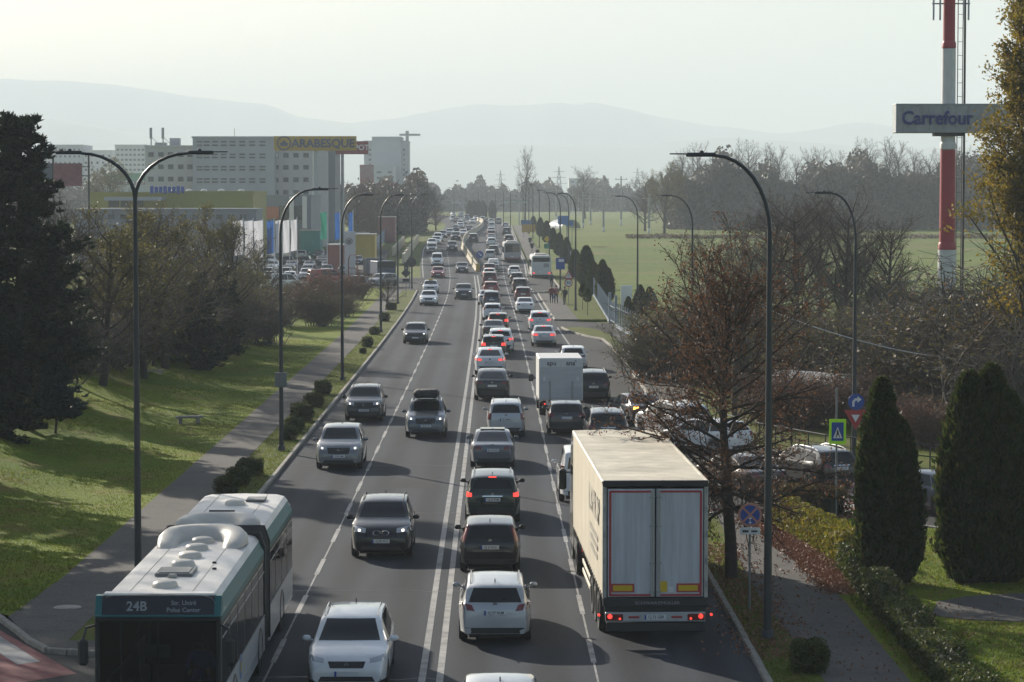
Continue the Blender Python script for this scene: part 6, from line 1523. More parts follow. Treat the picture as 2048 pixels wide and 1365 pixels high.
# ------------------------------------------------------------------ people
def person(px, py, label, shirt, trousers, stride=.22, lean=0., face=0., bend=.15, hair=(.02,.015,.012), seated=False, loc=None):
    """standing or walking figure grown as one skin over a joint skeleton"""
    V = []; E = []; Rr = []
    def v(x, y, z, r, par=None):
        V.append((x, y, z)); Rr.append(r)
        if par is not None: E.append((par, len(V)-1))
        return len(V)-1
    pel = v(0,0,.95,.15); sp = v(0,lean*.3,1.15,.145,pel); ch = v(0,lean*.7,1.34,.165,sp); nk = v(0,lean,1.50,.062,ch); hd0 = v(0,lean*1.1+.01,1.60,.085,nk); hd1 = v(0,lean*1.1+.01,1.70,.095,hd0); v(0,lean*1.1,1.77,.06,hd1)
    for sg in (-1, 1):
        s = sg*stride
        if seated: kn = v(sg*.13,.42,.90,.075,v(sg*.11,.05,.90,.10,pel)); an = v(sg*.14,.45,.50,.05,kn); v(sg*.14,.60,.45,.045,an)
        else:
            hp = v(sg*.10,.0,.90,.10,pel); kn = v(sg*.11,s*.5+.03,.50,.068,hp); an = v(sg*.11,s,.09,.045,kn); v(sg*.12,s+.14,.04,.042,an)
        sh = v(sg*.20,lean*.8,1.42,.075,ch)
        if seated: el = v(sg*.28,.15,1.18,.05,sh); wr = v(sg*.18,.42,1.18,.036,el)
        else: el = v(sg*.26,lean*.5-s*.3,1.15,.052,sh); wr = v(sg*.25,-s*.5+bend,.93,.036,el)
        hn = v(V[wr][0], V[wr][1]+.06, V[wr][2]-.06, .04, wr)
        for k in range(5): v(V[hn][0]+(k-2)*.013, V[hn][1]+.04-(.03 if k == 0 else 0), V[hn][2]-.055+(.03 if k == 0 else .004*abs(k-2)), .0095, hn)
    me = bpy.data.meshes.new('person'); me.from_pydata(V, E, []); o = bpy.data.objects.new('person', me); COL.objects.link(o)
    sk = o.modifiers.new('skin', 'SKIN'); sk.use_smooth_shade = True; ss = o.modifiers.new('sub', 'SUBSURF'); ss.levels = 1
    for i, d in enumerate(me.skin_vertices[0].data): d.radius = (Rr[i], Rr[i]); d.use_root = (i == 0)
    bpy.context.view_layer.update()
    m2 = bpy.data.meshes.new_from_object(o.evaluated_get(bpy.context.evaluated_depsgraph_get())); bpy.data.objects.remove(o)
    key = repr((shirt, trousers))
    for mm in (mat('cloth_t'+key, trousers, .8, var=.15, scale=8), mat('cloth_s'+key, shirt, .8, var=.15, scale=8), M_skin): m2.materials.append(mm)
    for pl in m2.polygons:
        c = pl.center; pl.material_index = 2 if c.z > 1.50 or (not seated and abs(c.x) > .19 and c.z < .93 and c.z > .7) or (seated and c.y > .40 and c.z > 1.0) else (1 if c.z > .93 else 0); pl.use_smooth = True
    p = at(px, py) if loc is None else Vector(loc)
    T = thing('person', label, 'person', (p.x, p.y, p.z+(.09 if loc is None else 0)), face)
    place('body', m2, T)
    hr = MB(); hr.lathe([(.108,-.03),(.112,.03),(.095,.09),(.05,.125),(.001,.13)], 14); hr.build('hair', mat('hair_dark', hair, .7), T, 60, (0, lean*1.1-.015, 1.69))
    fc = MB(); fc.box(0,.10,-.015,.03,.04,.05,bev=.012); fc.build('nose', M_skin, T, 50, (0,lean*1.1,1.66))
    for sg in (-1,1): MB().box(sg*.035,.088,.01,.022,.012,.012,bev=.004).build('eye', M_ink, T, 50, (0,lean*1.1,1.67)); MB().box(sg*.098,0,-.01,.02,.05,.07,bev=.008).build('ear', M_skin, T, 50, (0,lean*1.1,1.66))
    return T
person(1103, 577, 'person in dark clothes walking behind the white bus', (.03,.035,.05), (.02,.022,.03), .20, face=.2)
a = person(1103, 609, 'person in a dark red jacket walking on the right pavement', (.16,.03,.035), (.03,.04,.07), .16)
person(1112, 609, 'person in a grey and red top beside the red jacket', (.28,.10,.10), (.03,.035,.05), .14, face=-.2)
c = person(1129, 612, 'person in black standing on the grass with a backpack', (.02,.022,.025), (.02,.02,.025), .10, face=.5)
bg_ = MB().box(0,0,0,.3,.17,.42,bev=.06).build('backpack', mat('backpack_black', (.015,.016,.02), .8), None, 50, (c.location.x+.16, c.location.y-.1, c.location.z+1.22)); tag(bg_, 'black backpack on the person standing on the grass', 'backpack')
bg_ = MB().box(0,0,0,.26,.12,.34,bev=.04).build('shopping_bag', mat('bag_blue', (.20,.34,.50), .6), None, 50, (a.location.x+.27, a.location.y+.05, a.location.z+.68)); tag(bg_, 'pale blue shopping bag carried by the person in dark red', 'bag')
person(0, 0, 'bus driver in a blue shirt sitting behind the windscreen', (.02,.09,.42), (.02,.025,.04), face=math.pi, seated=True, loc=(-6.95+.66, 50.6+1.62, .18))

# ------------------------------------------------------------------ trees, shrubs, hedges
def tubes(groups, name, mt):
    """groups: list of (points (k+1,3), r0, r1, sides) -> one mesh"""
    by = {}
    for P, r0, r1, n in groups: by.setdefault((len(P), n), []).append((P, r0, r1))
    VV, FF, off = [], [], 0
    for (k, n), L in by.items():
        P = np.array([g[0] for g in L]); B = len(L)
        r = np.array([[g[1]+(g[2]-g[1])*i/(k-1) for i in range(k)] for g in L])
        T = np.zeros_like(P); T[:,1:-1] = P[:,2:]-P[:,:-2]; T[:,0] = P[:,1]-P[:,0]; T[:,-1] = P[:,-1]-P[:,-2]
        T /= np.linalg.norm(T, axis=2, keepdims=True)+1e-9
        ref = np.where(np.abs(T[:,:1,2:3]) < .8, np.array([0,0,1.]), np.array([1.,0,0])); ref = np.broadcast_to(ref, T.shape)
        U = np.cross(T, ref); U /= np.linalg.norm(U, axis=2, keepdims=True)+1e-9; Wv = np.cross(T, U)
        a = np.arange(n)*2*np.pi/n
        V = P[:,:,None,:] + r[:,:,None,None]*(U[:,:,None,:]*np.cos(a)[None,None,:,None]+Wv[:,:,None,:]*np.sin(a)[None,None,:,None])
        VV.append(V.reshape(-1,3))
        base = off + (np.arange(B)*k*n)[:,None,None]
        i = np.arange(k-1)[None,:,None]*n; j = np.arange(n)[None,None,:]; j2 = (j+1) % n
        F = np.stack([base+i+j, base+i+n+j, base+i+n+j2, base+i+j2], axis=-1).reshape(-1,4); FF.append(F); off += B*k*n
    return big_mesh(name, np.concatenate(VV), np.concatenate(FF), mt, smooth=True)
def grow(seed, H, r0, levels, lean=(0,0), trunk_seg=7, wob=.05):
    """levels: dict(n, len, ang, start, up, seg, sides, wob, taper) per branching order"""
    rg = random.Random(seed); out = []; tips = []
    P = [np.array([0.,0,0])]; d = np.array([lean[0], lean[1], 1.]); 
    for i in range(trunk_seg):
        d = d + np.array([rg.gauss(0,wob), rg.gauss(0,wob), .12]); d /= np.linalg.norm(d); P.append(P[-1]+d*H/trunk_seg)
    out.append((np.array(P), r0, r0*.25, 8)); cur = [(np.array(P), r0, H)]
    for li, lv in enumerate(levels):
        nxt = []
        for P, r, L in cur:
            n = max(1, int(round(lv['n']*rg.uniform(.8,1.2)))); az = rg.uniform(0, 6.28)
            for c in range(n):
                t = lv['start']+(1-lv['start'])*((c+rg.random())/n); x = t*(len(P)-1); i = min(int(x), len(P)-2); f = x-i
                q = P[i]*(1-f)+P[i+1]*f; tg = P[i+1]-P[i]; tg = tg/(np.linalg.norm(tg)+1e-9)
                az += 2.4+rg.uniform(-.5,.5); u = np.cross(tg, [0.31,0.2,.93] if abs(tg[2]) < .9 else [1.,0,0]); u /= np.linalg.norm(u)+1e-9; w = np.cross(tg, u)
                at_ = lv.get('ang_t'); a = math.radians((lerp(at_[0],at_[1],t) if at_ else lv['ang'])*rg.uniform(.75,1.25)); dr = tg*math.cos(a)+(u*math.cos(az)+w*math.sin(az))*math.sin(a)
                ln = L*lv['len']*rg.uniform(.65,1.2)*(1-lv.get('taper',.5)*abs(t-lv.get('peak',lv['start'])) )
                k = lv['seg']; pts = [q]; dd = dr
                for s in range(k):
                    dd = dd+np.array([rg.gauss(0,lv['wob']), rg.gauss(0,lv['wob']), rg.gauss(0,lv['wob'])+lv['up']]); dd /= np.linalg.norm(dd)+1e-9; pts.append(pts[-1]+dd*ln/k)
                rr = max(r*(1-.6*t)*lv.get('rr',.5), lv.get('rmin',.006)); pts = np.array(pts)
                out.append((pts, rr, max(rr*.35, lv.get('rmin',.006)*.7), lv['sides'])); nxt.append((pts, rr, ln))
        cur = nxt
    return out, [c[0] for c in cur]
def leaves_on(branches, n, size, seed, spread=.1, flat=0.):
    g = np.random.default_rng(seed); idx = g.integers(0, len(branches), n); t = g.random(n)
    C = np.array([branches[i][0]*(1-a)+branches[i][-1]*a for i, a in zip(idx, t)])+g.normal(0, spread, (n,3))
    return leaf_quads(C, size, g)
def leaf_quads(C, size, g, up=None):
    n = len(C); a = g.normal(size=(n,3)); a /= np.linalg.norm(a, axis=1, keepdims=True)
    if up is not None: a = a*up[0]+np.array(up[1]); a /= np.linalg.norm(a, axis=1, keepdims=True)
    b = np.cross(a, g.normal(size=(n,3))); b /= np.linalg.norm(b, axis=1, keepdims=True)+1e-9
    s = size*(.6+.8*g.random((n,1))); w = s*.55
    V = np.stack([C-a*s, C+b*w, C+a*s, C-b*w], axis=1).reshape(-1,3)
    return V, np.arange(n*4).reshape(-1,4)
M_bark = mat('bark_dark', (.045,.036,.028), .95, var=.35, scale=9, bump=.01)
M_twig = mat('twig_brown', (.075,.055,.042), .9, var=.3, scale=3); M_twig2 = mat('twig_grey', (.085,.075,.066), .9, var=.3, scale=3); M_twigred = mat('twig_reddish', (.095,.055,.042), .9, var=.3, scale=3)
def split_tree(out, nm, keep=1):
    """trunk with its limbs, and the finer branches"""
    ntr = [g for g in out if g[3] >= 5]; fine = [g for g in out if g[3] < 5]; return ntr, fine
def tree_mesh(seed, H, r0, levels, leaf=None, twig=None, lean=(0,0), wob=.05, scat=None):
    out, tips = grow(seed, H, r0, levels, lean, wob=wob); big, fine = split_tree(out, '')
    tr = tubes(big, 'trunk', M_bark); tw = tubes(fine, 'branches', twig or M_twig) if fine else None
    lf = None
    if leaf:
        n, size, m, spread = leaf; V, F = leaves_on(tips, n, size, seed+5, spread); lf = big_mesh('leaves', V, F, m)
    return tr, tw, lf
def plant(name, label, cat, meshes, loc, sc=1., rz=0., group=None, parts=('trunk','branches','crown'), tilt=None):
    T = thing(name, label, cat, loc, rz, group); T.scale = sc if hasattr(sc, '__len__') else (sc,sc,sc)
    for nm, me in zip(parts, meshes):
        if me is not None:
            o = place(nm, me, T)
            if nm != 'trunk' and len(me.polygons) > 2000: o['kind'] = 'stuff'
    return T
def by_pixels(px, pbase, ptop, H):
    p = at(px, pbase); top = at_depth(px, ptop, p.y).z; return Vector((p.x, p.y, gz(p.x, p.y)+.02)), (top-gz(p.x,p.y))/H

L_yel = leaf_mat('leaf_willow', ((.075,.072,.022),(.12,.11,.032),(.17,.145,.035)), .45); L_gold = leaf_mat('leaf_gold', ((.15,.12,.015),(.25,.17,.02),(.12,.12,.02),(.30,.19,.02)), .5)
L_brown = leaf_mat('leaf_dry_brown', ((.11,.055,.03),(.18,.09,.048),(.08,.04,.025)), .4); L_need = leaf_mat('needle_dark', ((.012,.022,.014),(.022,.036,.018),(.03,.042,.02)), .2)
L_blue = leaf_mat('needle_blue', ((.02,.035,.035),(.035,.055,.055)), .2); L_thuja = leaf_mat('thuja_scale', ((.016,.03,.008),(.035,.056,.012),(.055,.07,.015),(.03,.05,.012),(.085,.065,.022)), .4)
L_hedge = leaf_mat('hedge_leaf', ((.03,.05,.012),(.055,.075,.018),(.09,.09,.02)), .35); L_hyel = leaf_mat('hedge_yellow', ((.10,.12,.015),(.18,.17,.02),(.22,.15,.02)), .45); L_bush = leaf_mat('bush_olive', ((.06,.055,.02),(.10,.085,.03),(.13,.07,.03)), .4)
BARE = lambda n1=26, n2=9, n3=7, up=.10: [dict(n=n1,len=.52,ang=48,start=.22,up=up,seg=5,sides=5,wob=.12,taper=.7,rr=.5), dict(n=n2,len=.5,ang=42,start=.2,up=.05,seg=4,sides=4,wob=.14,rr=.5,rmin=.012), dict(n=n3,len=.5,ang=40,start=.15,up=.04,seg=3,sides=3,wob=.16,rr=.5,rmin=.008), dict(n=4,len=.55,ang=36,start=.2,up=.03,seg=2,sides=3,wob=.16,rr=.5,rmin=.006)]
bareA = tree_mesh(21, 9.5, .24, BARE(22,9,6), twig=M_twig2); bareB = tree_mesh(22, 10, .26, BARE(20,8,6,.16), twig=M_twig2); bareC = tree_mesh(23, 8, .2, BARE(26,9,6,.06), twig=M_twig)
willA = tree_mesh(31, 8, .2, BARE(20,8,6,.05), leaf=(5500,.06,L_yel,.12), twig=M_twig, lean=(.1,0)); willB = tree_mesh(32, 9, .22, BARE(22,8,6,.12), leaf=(6000,.06,L_yel,.14), twig=M_twig2)
# brown-leaved tree in front: long arching side limbs, dense and low
LV = [dict(n=58,len=.40,ang=72,start=.16,up=.03,seg=6,sides=5,wob=.07,taper=.85,peak=.30,rr=.32), dict(n=10,len=.42,ang=42,start=.15,up=.0,seg=4,sides=4,wob=.12,rr=.5,rmin=.012), dict(n=6,len=.45,ang=40,start=.1,up=.01,seg=3,sides=3,wob=.15,rr=.55,rmin=.007), dict(n=3,len=.5,ang=38,start=.2,up=0,seg=2,sides=3,wob=.15,rmin=.005)]
LV[0].update(n=64, len=.46, ang_t=(112,26), start=.26, up=.012, taper=.35, peak=.45, wob=.09)
brown = tree_mesh(41, 7.4, .22, LV, leaf=(15000,.042,L_brown,.09), twig=mat('twig_oak', (.05,.034,.026), .9, var=.3, scale=3), wob=.05)
p = at(1463, 1163); plant('oak_tree', 'bare tree with clinging dry brown leaves standing beside the lorry', 'tree', brown, (p.x, p.y, .05), (.92,.92,1.0), 1.1)
# poplar on the right edge
PL = [dict(n=60,len=.24,ang=38,start=.10,up=.10,seg=5,sides=5,wob=.07,taper=.5,peak=.35,rr=.3), dict(n=10,len=.45,ang=36,start=.15,up=.06,seg=3,sides=4,wob=.12,rr=.5,rmin=.012), dict(n=6,len=.5,ang=38,start=.1,up=.02,seg=3,sides=3,wob=.14,rmin=.007)]
pop = tree_mesh(51, 18.5, .34, PL, leaf=None, twig=M_twig2, wob=.02)
out, tips = grow(51, 18.5, .34, PL, wob=.02); g = np.random.default_rng(5)
hi = [t for t in tips if t[-1][2] > 9.5 or g.random() < .22]; V, F = leaves_on(hi, 46000, .085, 9, .16); popleaf = big_mesh('leaves', V, F, L_gold)
plant('poplar_tree', 'tall poplar with golden leaves hiding the right end of the shop sign', 'tree', (pop[0], pop[1], popleaf), (23.8, 118, 0), (1,1,1.0), .4)
plant('poplar_tree', 'second golden poplar at the right edge below the tall one', 'tree', (pop[0], pop[1], popleaf), (26.4, 124, 0), (.9,.9,.78), 2.4)
# pine and spruces
def conifer(seed, H, rad, whorls, tuft, nn, m, droop=-.05, clear=.12, shape=.8, up=.12):
    rg = random.Random(seed); g = np.random.default_rng(seed); out = [(np.array([[0,0,H*i/6] for i in range(7)])+np.array([[rg.gauss(0,.03),rg.gauss(0,.03),0] for _ in range(7)]), H*.018, .02, 8)]; C = []
    for k in range(whorls):
        t = clear+(1-clear)*k/whorls; R0 = rad*(1-t)**shape*(1.0 if t > .3 else .75+.8*t)+.25
        for j in range(rg.randint(4,6)):
            a = rg.uniform(0,6.28); L = R0*rg.uniform(.65,1.15); pts = [np.array([0,0,H*t+rg.uniform(-.2,.2)])]; d = np.array([math.cos(a),math.sin(a),rg.uniform(-.05,.2)])
            for s in range(5): d = d+np.array([rg.gauss(0,.08),rg.gauss(0,.08),droop+ (up if s > 2 else 0)]); d /= np.linalg.norm(d); pts.append(pts[-1]+d*L/5)
            pts = np.array(pts); out.append((pts, .05*(1-t)+.012, .008, 5))
            for s in range(tuft):
                u = rg.uniform(.25,1.0); x = u*5; i = min(int(x),4); q = pts[i]*(1-x+i)+pts[i+1]*(x-i); C.append(q+np.array([rg.gauss(0,.16*L/rad+.08),rg.gauss(0,.16*L/rad+.08),rg.gauss(.05,.10)]))
    C = np.array(C); n = len(C); A = np.repeat(C, nn, axis=0)
    dirs = g.normal(size=(n*nn,3)); dirs[:,2] = np.abs(dirs[:,2])*.8+.15; dirs /= np.linalg.norm(dirs,axis=1,keepdims=True); ln = .17+.16*g.random((n*nn,1))
    b = np.cross(dirs, g.normal(size=(n*nn,3))); b /= np.linalg.norm(b,axis=1,keepdims=True)+1e-9; w = .032+.02*g.random((n*nn,1))
    V = np.stack([A-dirs*ln*.2, A+dirs*ln*.4+b*w, A+dirs*ln, A+dirs*ln*.4-b*w], axis=1).reshape(-1,3)
    return tubes(out, 'trunk', M_bark), big_mesh('needles', V, np.arange(len(V)).reshape(-1,4), m)
pine = conifer(61, 12.5, 3.6, 32, 30, 14, L_need, droop=.0, up=.22, shape=.55, clear=.16); spruce = conifer(62, 6, 1.7, 20, 16, 12, L_need, droop=-.08, clear=.03, shape=.85); bspruce = conifer(63, 3.2, 1.0, 14, 14, 12, L_blue, droop=-.04, clear=.22, shape=.8)
def conif(px, pb, pt, me, H, label, wide=1., rz=0.):
    p, s = by_pixels(px, pb, pt, H); return plant('pine_tree' if me is pine else 'spruce_tree', label, 'tree', me, p, (s*wide,s*wide,s), rz, parts=('trunk','crown'))
conif(42, 850, 243, pine, 12.5, 'big dark pine at the left edge rising above the rest')
conif(-70, 820, 330, pine, 12.5, 'dark pine cut by the left edge behind the big pine', 1.1, 2.)
conif(100, 800, 500, pine, 12.5, 'shorter dark pine right of the big pine', 1.35, 4.)
conif(112, 868, 735, bspruce, 3.2, 'small blue spruce with a bare stem on the lawn', 1.15)
conif(398, 742, 552, spruce, 6, 'dark spruce on the lawn under the willows, left of two'); conif(452, 722, 540, spruce, 6, 'dark spruce on the lawn under the willows, right of two', .9, 1.)
conif(20, 880, 640, spruce, 6, 'low dark spruce at the foot of the big pine', 1.2, 2.)
# trees left of the frame that throw the long shade over lawn and road
for x, y, s, m, lab in ((-25,88,1.05,pine,'dark pine outside the left edge, nearest'),(-24,99,.95,pine,'dark pine outside the left edge, second'),(-20.5,84,1.15,pine,'dark pine outside the left edge, fourth')): plant('pine_tree', lab, 'tree', m, (x, y, gz(x,y)), s, x, parts=('trunk','crown'))
for px, pb, pt, me, H, wd, rz, lab in ((205,775,410,willA,8,1.25,.3,'leaning olive-leaved willow on the lawn behind the double lamp'),(330,742,398,willB,9,1.3,1.2,'broad olive willow left of the double lamp pole'),(290,760,420,willA,8,1.2,2.8,'thin willow between the leaning one and the spruces'),
        (465,700,425,willB,9,.95,3.3,'yellowish willow right of the spruces'),(140,770,375,bareC,8,1.0,4.4,'tall sparse tree rising behind the big pine'),(395,690,405,willA,8,1.1,5.2,'willow behind the two spruces'),(255,735,415,bareC,8,1.2,1.7,'bare tree among the willows'),(508,655,470,bareC,8,1.0,.6,'bare brown bush tree at the end of the willows'),(545,640,540,bareC,8,1.1,2.2,'low bare tree beside the white flags'),(350,700,410,bareC,8,1.2,4.,'dark bare tree crown before the yellow showroom')):
    p, s = by_pixels(px, pb, pt, H); s *= .80; plant('willow_tree' if me in (willA,willB) else 'bare_tree', lab, 'tree', me, p, (s*wd,s*wd,s), rz)
# shrubs
def shrub_mesh(seed, H, rad, stems, twig, leaf=None):
    rg = random.Random(seed); out = []; tips = []
    for k in range(stems):
        a = rg.uniform(0,6.28); d = np.array([math.cos(a)*rg.uniform(.1,.9),math.sin(a)*rg.uniform(.1,.9),1.]); d /= np.linalg.norm(d); P = [np.array([rg.gauss(0,rad*.25),rg.gauss(0,rad*.25),0])]; L = H*rg.uniform(.6,1.05)
        for s in range(5): d = d+np.array([rg.gauss(0,.16),rg.gauss(0,.16),.02]); d /= np.linalg.norm(d); P.append(P[-1]+d*L/5)
        P = np.array(P); out.append((P,.03,.01,4))
        for c in range(9):
            i = rg.randint(1,4); q = P[i]; dd = P[i+1]-P[i]; dd = dd/np.linalg.norm(dd)+np.array([rg.gauss(0,.6),rg.gauss(0,.6),rg.gauss(.1,.4)]); dd /= np.linalg.norm(dd); l = H*rg.uniform(.18,.4); pts = [q]
            for s in range(3): dd = dd+np.array([rg.gauss(0,.2),rg.gauss(0,.2),.05]); dd /= np.linalg.norm(dd); pts.append(pts[-1]+dd*l/3)
            pts = np.array(pts); out.append((pts,.013,.006,3)); tips.append(pts)
            for e in range(4):
                q2 = pts[rg.randint(1,3)]; d2 = np.array([rg.gauss(0,1),rg.gauss(0,1),rg.gauss(.4,.6)]); d2 /= np.linalg.norm(d2); b = np.array([q2,q2+d2*l*.25,q2+d2*l*.5]); out.append((b,.008,.005,3)); tips.append(b)
    lf = None
    if leaf: V, F = leaves_on(tips, leaf[0], leaf[1], seed, .06); lf = big_mesh('leaves', V, F, leaf[2])
    return tubes(out, 'stems', twig), lf
shA = shrub_mesh(71, 3.2, 2.0, 60, M_twig, (5000,.05,L_bush)); shB = shrub_mesh(72, 2.6, 1.8, 60, M_twigred, (3000,.05,L_brown)); shC = shrub_mesh(73, 4.0, 2.2, 70, M_twig2, (6000,.055,L_yel)); shD = shrub_mesh(74, 3.6, 2.2, 70, M_twig2, (3500,.05,L_bush))
def shrub(px, pb, pt, me, H, lab, wide=1., rz=0., grp=None):
    p, s = by_pixels(px, pb, pt, H); return plant('shrub', lab, 'shrub', me, p, (s*wide,s*wide,s), rz, grp, parts=('stems','foliage'))
for px, pb, pt, me, H, wd, rz, lab in ((610,640,560,shB,2.6,1.2,0,'reddish bare bush on the bank left of the third lamp'),(665,622,545,shB,2.6,1.1,1,'reddish bare bush on the bank behind the third lamp'),(640,655,580,shA,3.2,1.2,2,'dark olive bush in front of the reddish bushes'),(560,650,580,shA,3.2,1.3,3,'dark bush at the foot of the willows'),(715,600,545,shB,2.6,1.,4,'brown bush near the red arch'),(690,635,590,shA,3.2,1.2,5,'low dark bush on the bank top'),(585,620,565,shA,3.2,1.2,.5,'bush below the white flags'),(530,690,600,shD,3.6,1.2,2.5,'brown bush between the spruces and the pavement'),(170,745,610,shD,3.6,1.5,.4,'dark undergrowth behind the small blue spruce'),(235,735,600,shA,3.2,1.6,1.4,'undergrowth behind the leaning willow'),(300,722,590,shD,3.6,1.6,2.2,'undergrowth behind the stone bench'),(360,712,585,shA,3.2,1.6,3.2,'undergrowth left of the two spruces'),(430,700,585,shD,3.6,1.5,4.1,'undergrowth behind the two spruces'),(490,680,580,shA,3.2,1.5,5.,'undergrowth right of the two spruces'),(270,690,540,shC,4.,1.6,5.5,'high thicket behind the lawn trees, left'),(400,675,530,shC,4.,1.6,.9,'high thicket behind the lawn trees, right'),(60,800,640,shD,3.6,1.5,1.9,'dark undergrowth at the foot of the pines')): shrub(px, pb, pt, me, H, lab, wd, rz)
p, s = by_pixels(772, 622, 562, 8); plant('bare_tree', 'small bare tree on the left pavement edge before the junction', 'tree', bareC, p, (s*1.3,s*1.3,s), 1.)
# clipped shrubs on the left verge
def ball_mesh(seed, n, size, m, box=(1,1,1), core=True):
    g = np.random.default_rng(seed); d = g.normal(size=(n,3)); d /= np.linalg.norm(d,axis=1,keepdims=True)
    k = 1/np.max(np.abs(d)**1.0, axis=1, keepdims=True); sh = d*(1*.45+.55*np.minimum(k,1.35)); rr = .66+.46*g.random((n,1))+.09*np.sin(d[:,:1]*7+seed)+.07*np.sin(d[:,1:2]*11)
    C = sh*rr*np.array(box)*.5; C[:,2] += box[2]*.5; V, F = leaf_quads(C, size, g); return big_mesh('leaves', V, F, m)
hb = [ball_mesh(81,5200,.045,L_hedge,(1.1,1.0,.95)), ball_mesh(82,5200,.045,L_hedge,(1.0,1.2,.85))]
stem = tubes([(np.array([[0,0,0],[0.02,0,.3],[.05,.02,.6]]),.03,.015,5),(np.array([[0,0,0],[-.1,.1,.3],[-.2,.2,.6]]),.025,.01,5)], 'stem', M_bark)
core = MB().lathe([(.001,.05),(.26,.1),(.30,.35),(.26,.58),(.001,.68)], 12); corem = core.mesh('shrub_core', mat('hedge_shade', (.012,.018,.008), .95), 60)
for i, (px, py, s, lab) in enumerate(((646,793,1.0,'clipped shrub on the verge nearest the third lamp'),(628,817,.95,'clipped shrub second in the row below the third lamp'),(604,845,1.15,'largest clipped shrub in the verge row'),(589,868,.95,'clipped shrub just above the second lamp foot'),(577,884,.8,'small clipped shrub touching the second lamp foot'),(500,955,1.0,'clipped shrub on the verge ahead of the bus roof'),(478,975,.95,'clipped shrub middle of the three by the bus'),(455,992,.9,'clipped shrub nearest to the bus roof'),(735,697,.9,'round shrub on the verge beyond the third lamp'),(749,672,.85,'shrub on the verge partly behind the third lamp pole'),(768,645,.95,'dark shrub on the verge by the fourth lamp'),(783,622,.95,'dark shrub on the verge before the junction'),(726,710,.5,'tiny shrub on the verge'))):
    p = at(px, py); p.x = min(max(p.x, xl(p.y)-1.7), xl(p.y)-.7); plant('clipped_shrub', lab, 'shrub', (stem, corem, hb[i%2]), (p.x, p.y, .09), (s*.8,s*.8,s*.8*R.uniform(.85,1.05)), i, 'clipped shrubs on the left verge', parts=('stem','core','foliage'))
# thujas
def thuja_mesh(seed, H, rad, stems, n, size=.09):
    g = np.random.default_rng(seed); rg = random.Random(seed); V_ = []; N_ = []
    cores = MB()
    for k in range(stems):
        ox, oy, hh = ({1:[0],2:[-.1,.42],3:[-.35,.22,.62]}[stems][k]*rad*1.1, rg.uniform(-.2,.2)*rad, H*{1:[1],2:[1,.8],3:[.97,1,.88]}[stems][k]); rk = rad*(1 if stems == 1 else .72)
        t = g.random(n//stems)**.85; a = g.random(n//stems)*6.283
        pr = rk*np.minimum(1, (1-t)**.5*1.42)*np.minimum(1,.55+t*3.0); pr *= 1+.09*np.sin(a*5+t*9+k)+.07*np.sin(a*9-t*21)+.24*(g.random(n//stems)-.6)+.22*(g.random(n//stems) < .05)
        C = np.stack([ox+pr*np.cos(a), oy+pr*np.sin(a), .08+t*hh], axis=1); V_.append(C); N_.append(np.stack([np.cos(a)*.55, np.sin(a)*.55, np.ones_like(a)], axis=1))
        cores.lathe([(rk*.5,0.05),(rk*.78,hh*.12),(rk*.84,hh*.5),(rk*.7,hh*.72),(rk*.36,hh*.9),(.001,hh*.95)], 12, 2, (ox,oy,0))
    C = np.concatenate(V_); D = np.concatenate(N_)+g.normal(0,.35,(len(C),3)); D /= np.linalg.norm(D,axis=1,keepdims=True)
    b = np.cross(D, g.normal(size=D.shape)); b /= np.linalg.norm(b,axis=1,keepdims=True)+1e-9; s = size*(.7+.9*g.random((len(C),1)))
    V = np.stack([C-D*s*.4, C+D*s*.4+b*s*.42, C+D*s*1.3, C+D*s*.4-b*s*.42], axis=1).reshape(-1,3)
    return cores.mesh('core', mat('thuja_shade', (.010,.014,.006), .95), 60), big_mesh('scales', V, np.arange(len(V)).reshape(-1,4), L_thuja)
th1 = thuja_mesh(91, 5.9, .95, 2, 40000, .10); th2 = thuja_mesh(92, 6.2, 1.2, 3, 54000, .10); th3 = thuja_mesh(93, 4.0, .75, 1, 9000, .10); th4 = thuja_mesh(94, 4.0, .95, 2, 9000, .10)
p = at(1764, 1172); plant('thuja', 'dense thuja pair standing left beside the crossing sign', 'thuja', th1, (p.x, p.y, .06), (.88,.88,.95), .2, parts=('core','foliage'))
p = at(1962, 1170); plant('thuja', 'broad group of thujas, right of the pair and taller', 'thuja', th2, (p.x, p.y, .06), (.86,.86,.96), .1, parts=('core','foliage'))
def thuja(px, pb, pt, me, lab, wd=1., rz=0.):
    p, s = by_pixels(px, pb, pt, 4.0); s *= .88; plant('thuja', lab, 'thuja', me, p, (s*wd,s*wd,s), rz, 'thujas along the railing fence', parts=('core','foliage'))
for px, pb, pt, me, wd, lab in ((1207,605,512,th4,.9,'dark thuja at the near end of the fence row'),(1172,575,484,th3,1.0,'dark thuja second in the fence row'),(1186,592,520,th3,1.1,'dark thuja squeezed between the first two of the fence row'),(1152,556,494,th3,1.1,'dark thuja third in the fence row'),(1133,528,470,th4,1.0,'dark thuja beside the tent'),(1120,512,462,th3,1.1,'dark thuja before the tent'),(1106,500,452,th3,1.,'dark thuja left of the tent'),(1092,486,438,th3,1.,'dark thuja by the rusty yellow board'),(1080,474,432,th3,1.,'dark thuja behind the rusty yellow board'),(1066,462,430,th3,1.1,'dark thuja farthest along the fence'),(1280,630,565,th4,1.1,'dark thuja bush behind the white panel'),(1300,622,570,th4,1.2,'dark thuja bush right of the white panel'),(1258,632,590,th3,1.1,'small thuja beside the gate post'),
        (1745,668,560,th4,1.0,'thuja in the field before the solar panels, left'),(1797,668,562,th4,.9,'thuja in the field before the solar panels, middle'),(1690,664,585,th3,1.2,'thuja in the field behind the bare trees'),(1850,668,570,th4,1.,'thuja beside the red and white mast')): thuja(px, pb, pt, me, lab, wd, px)
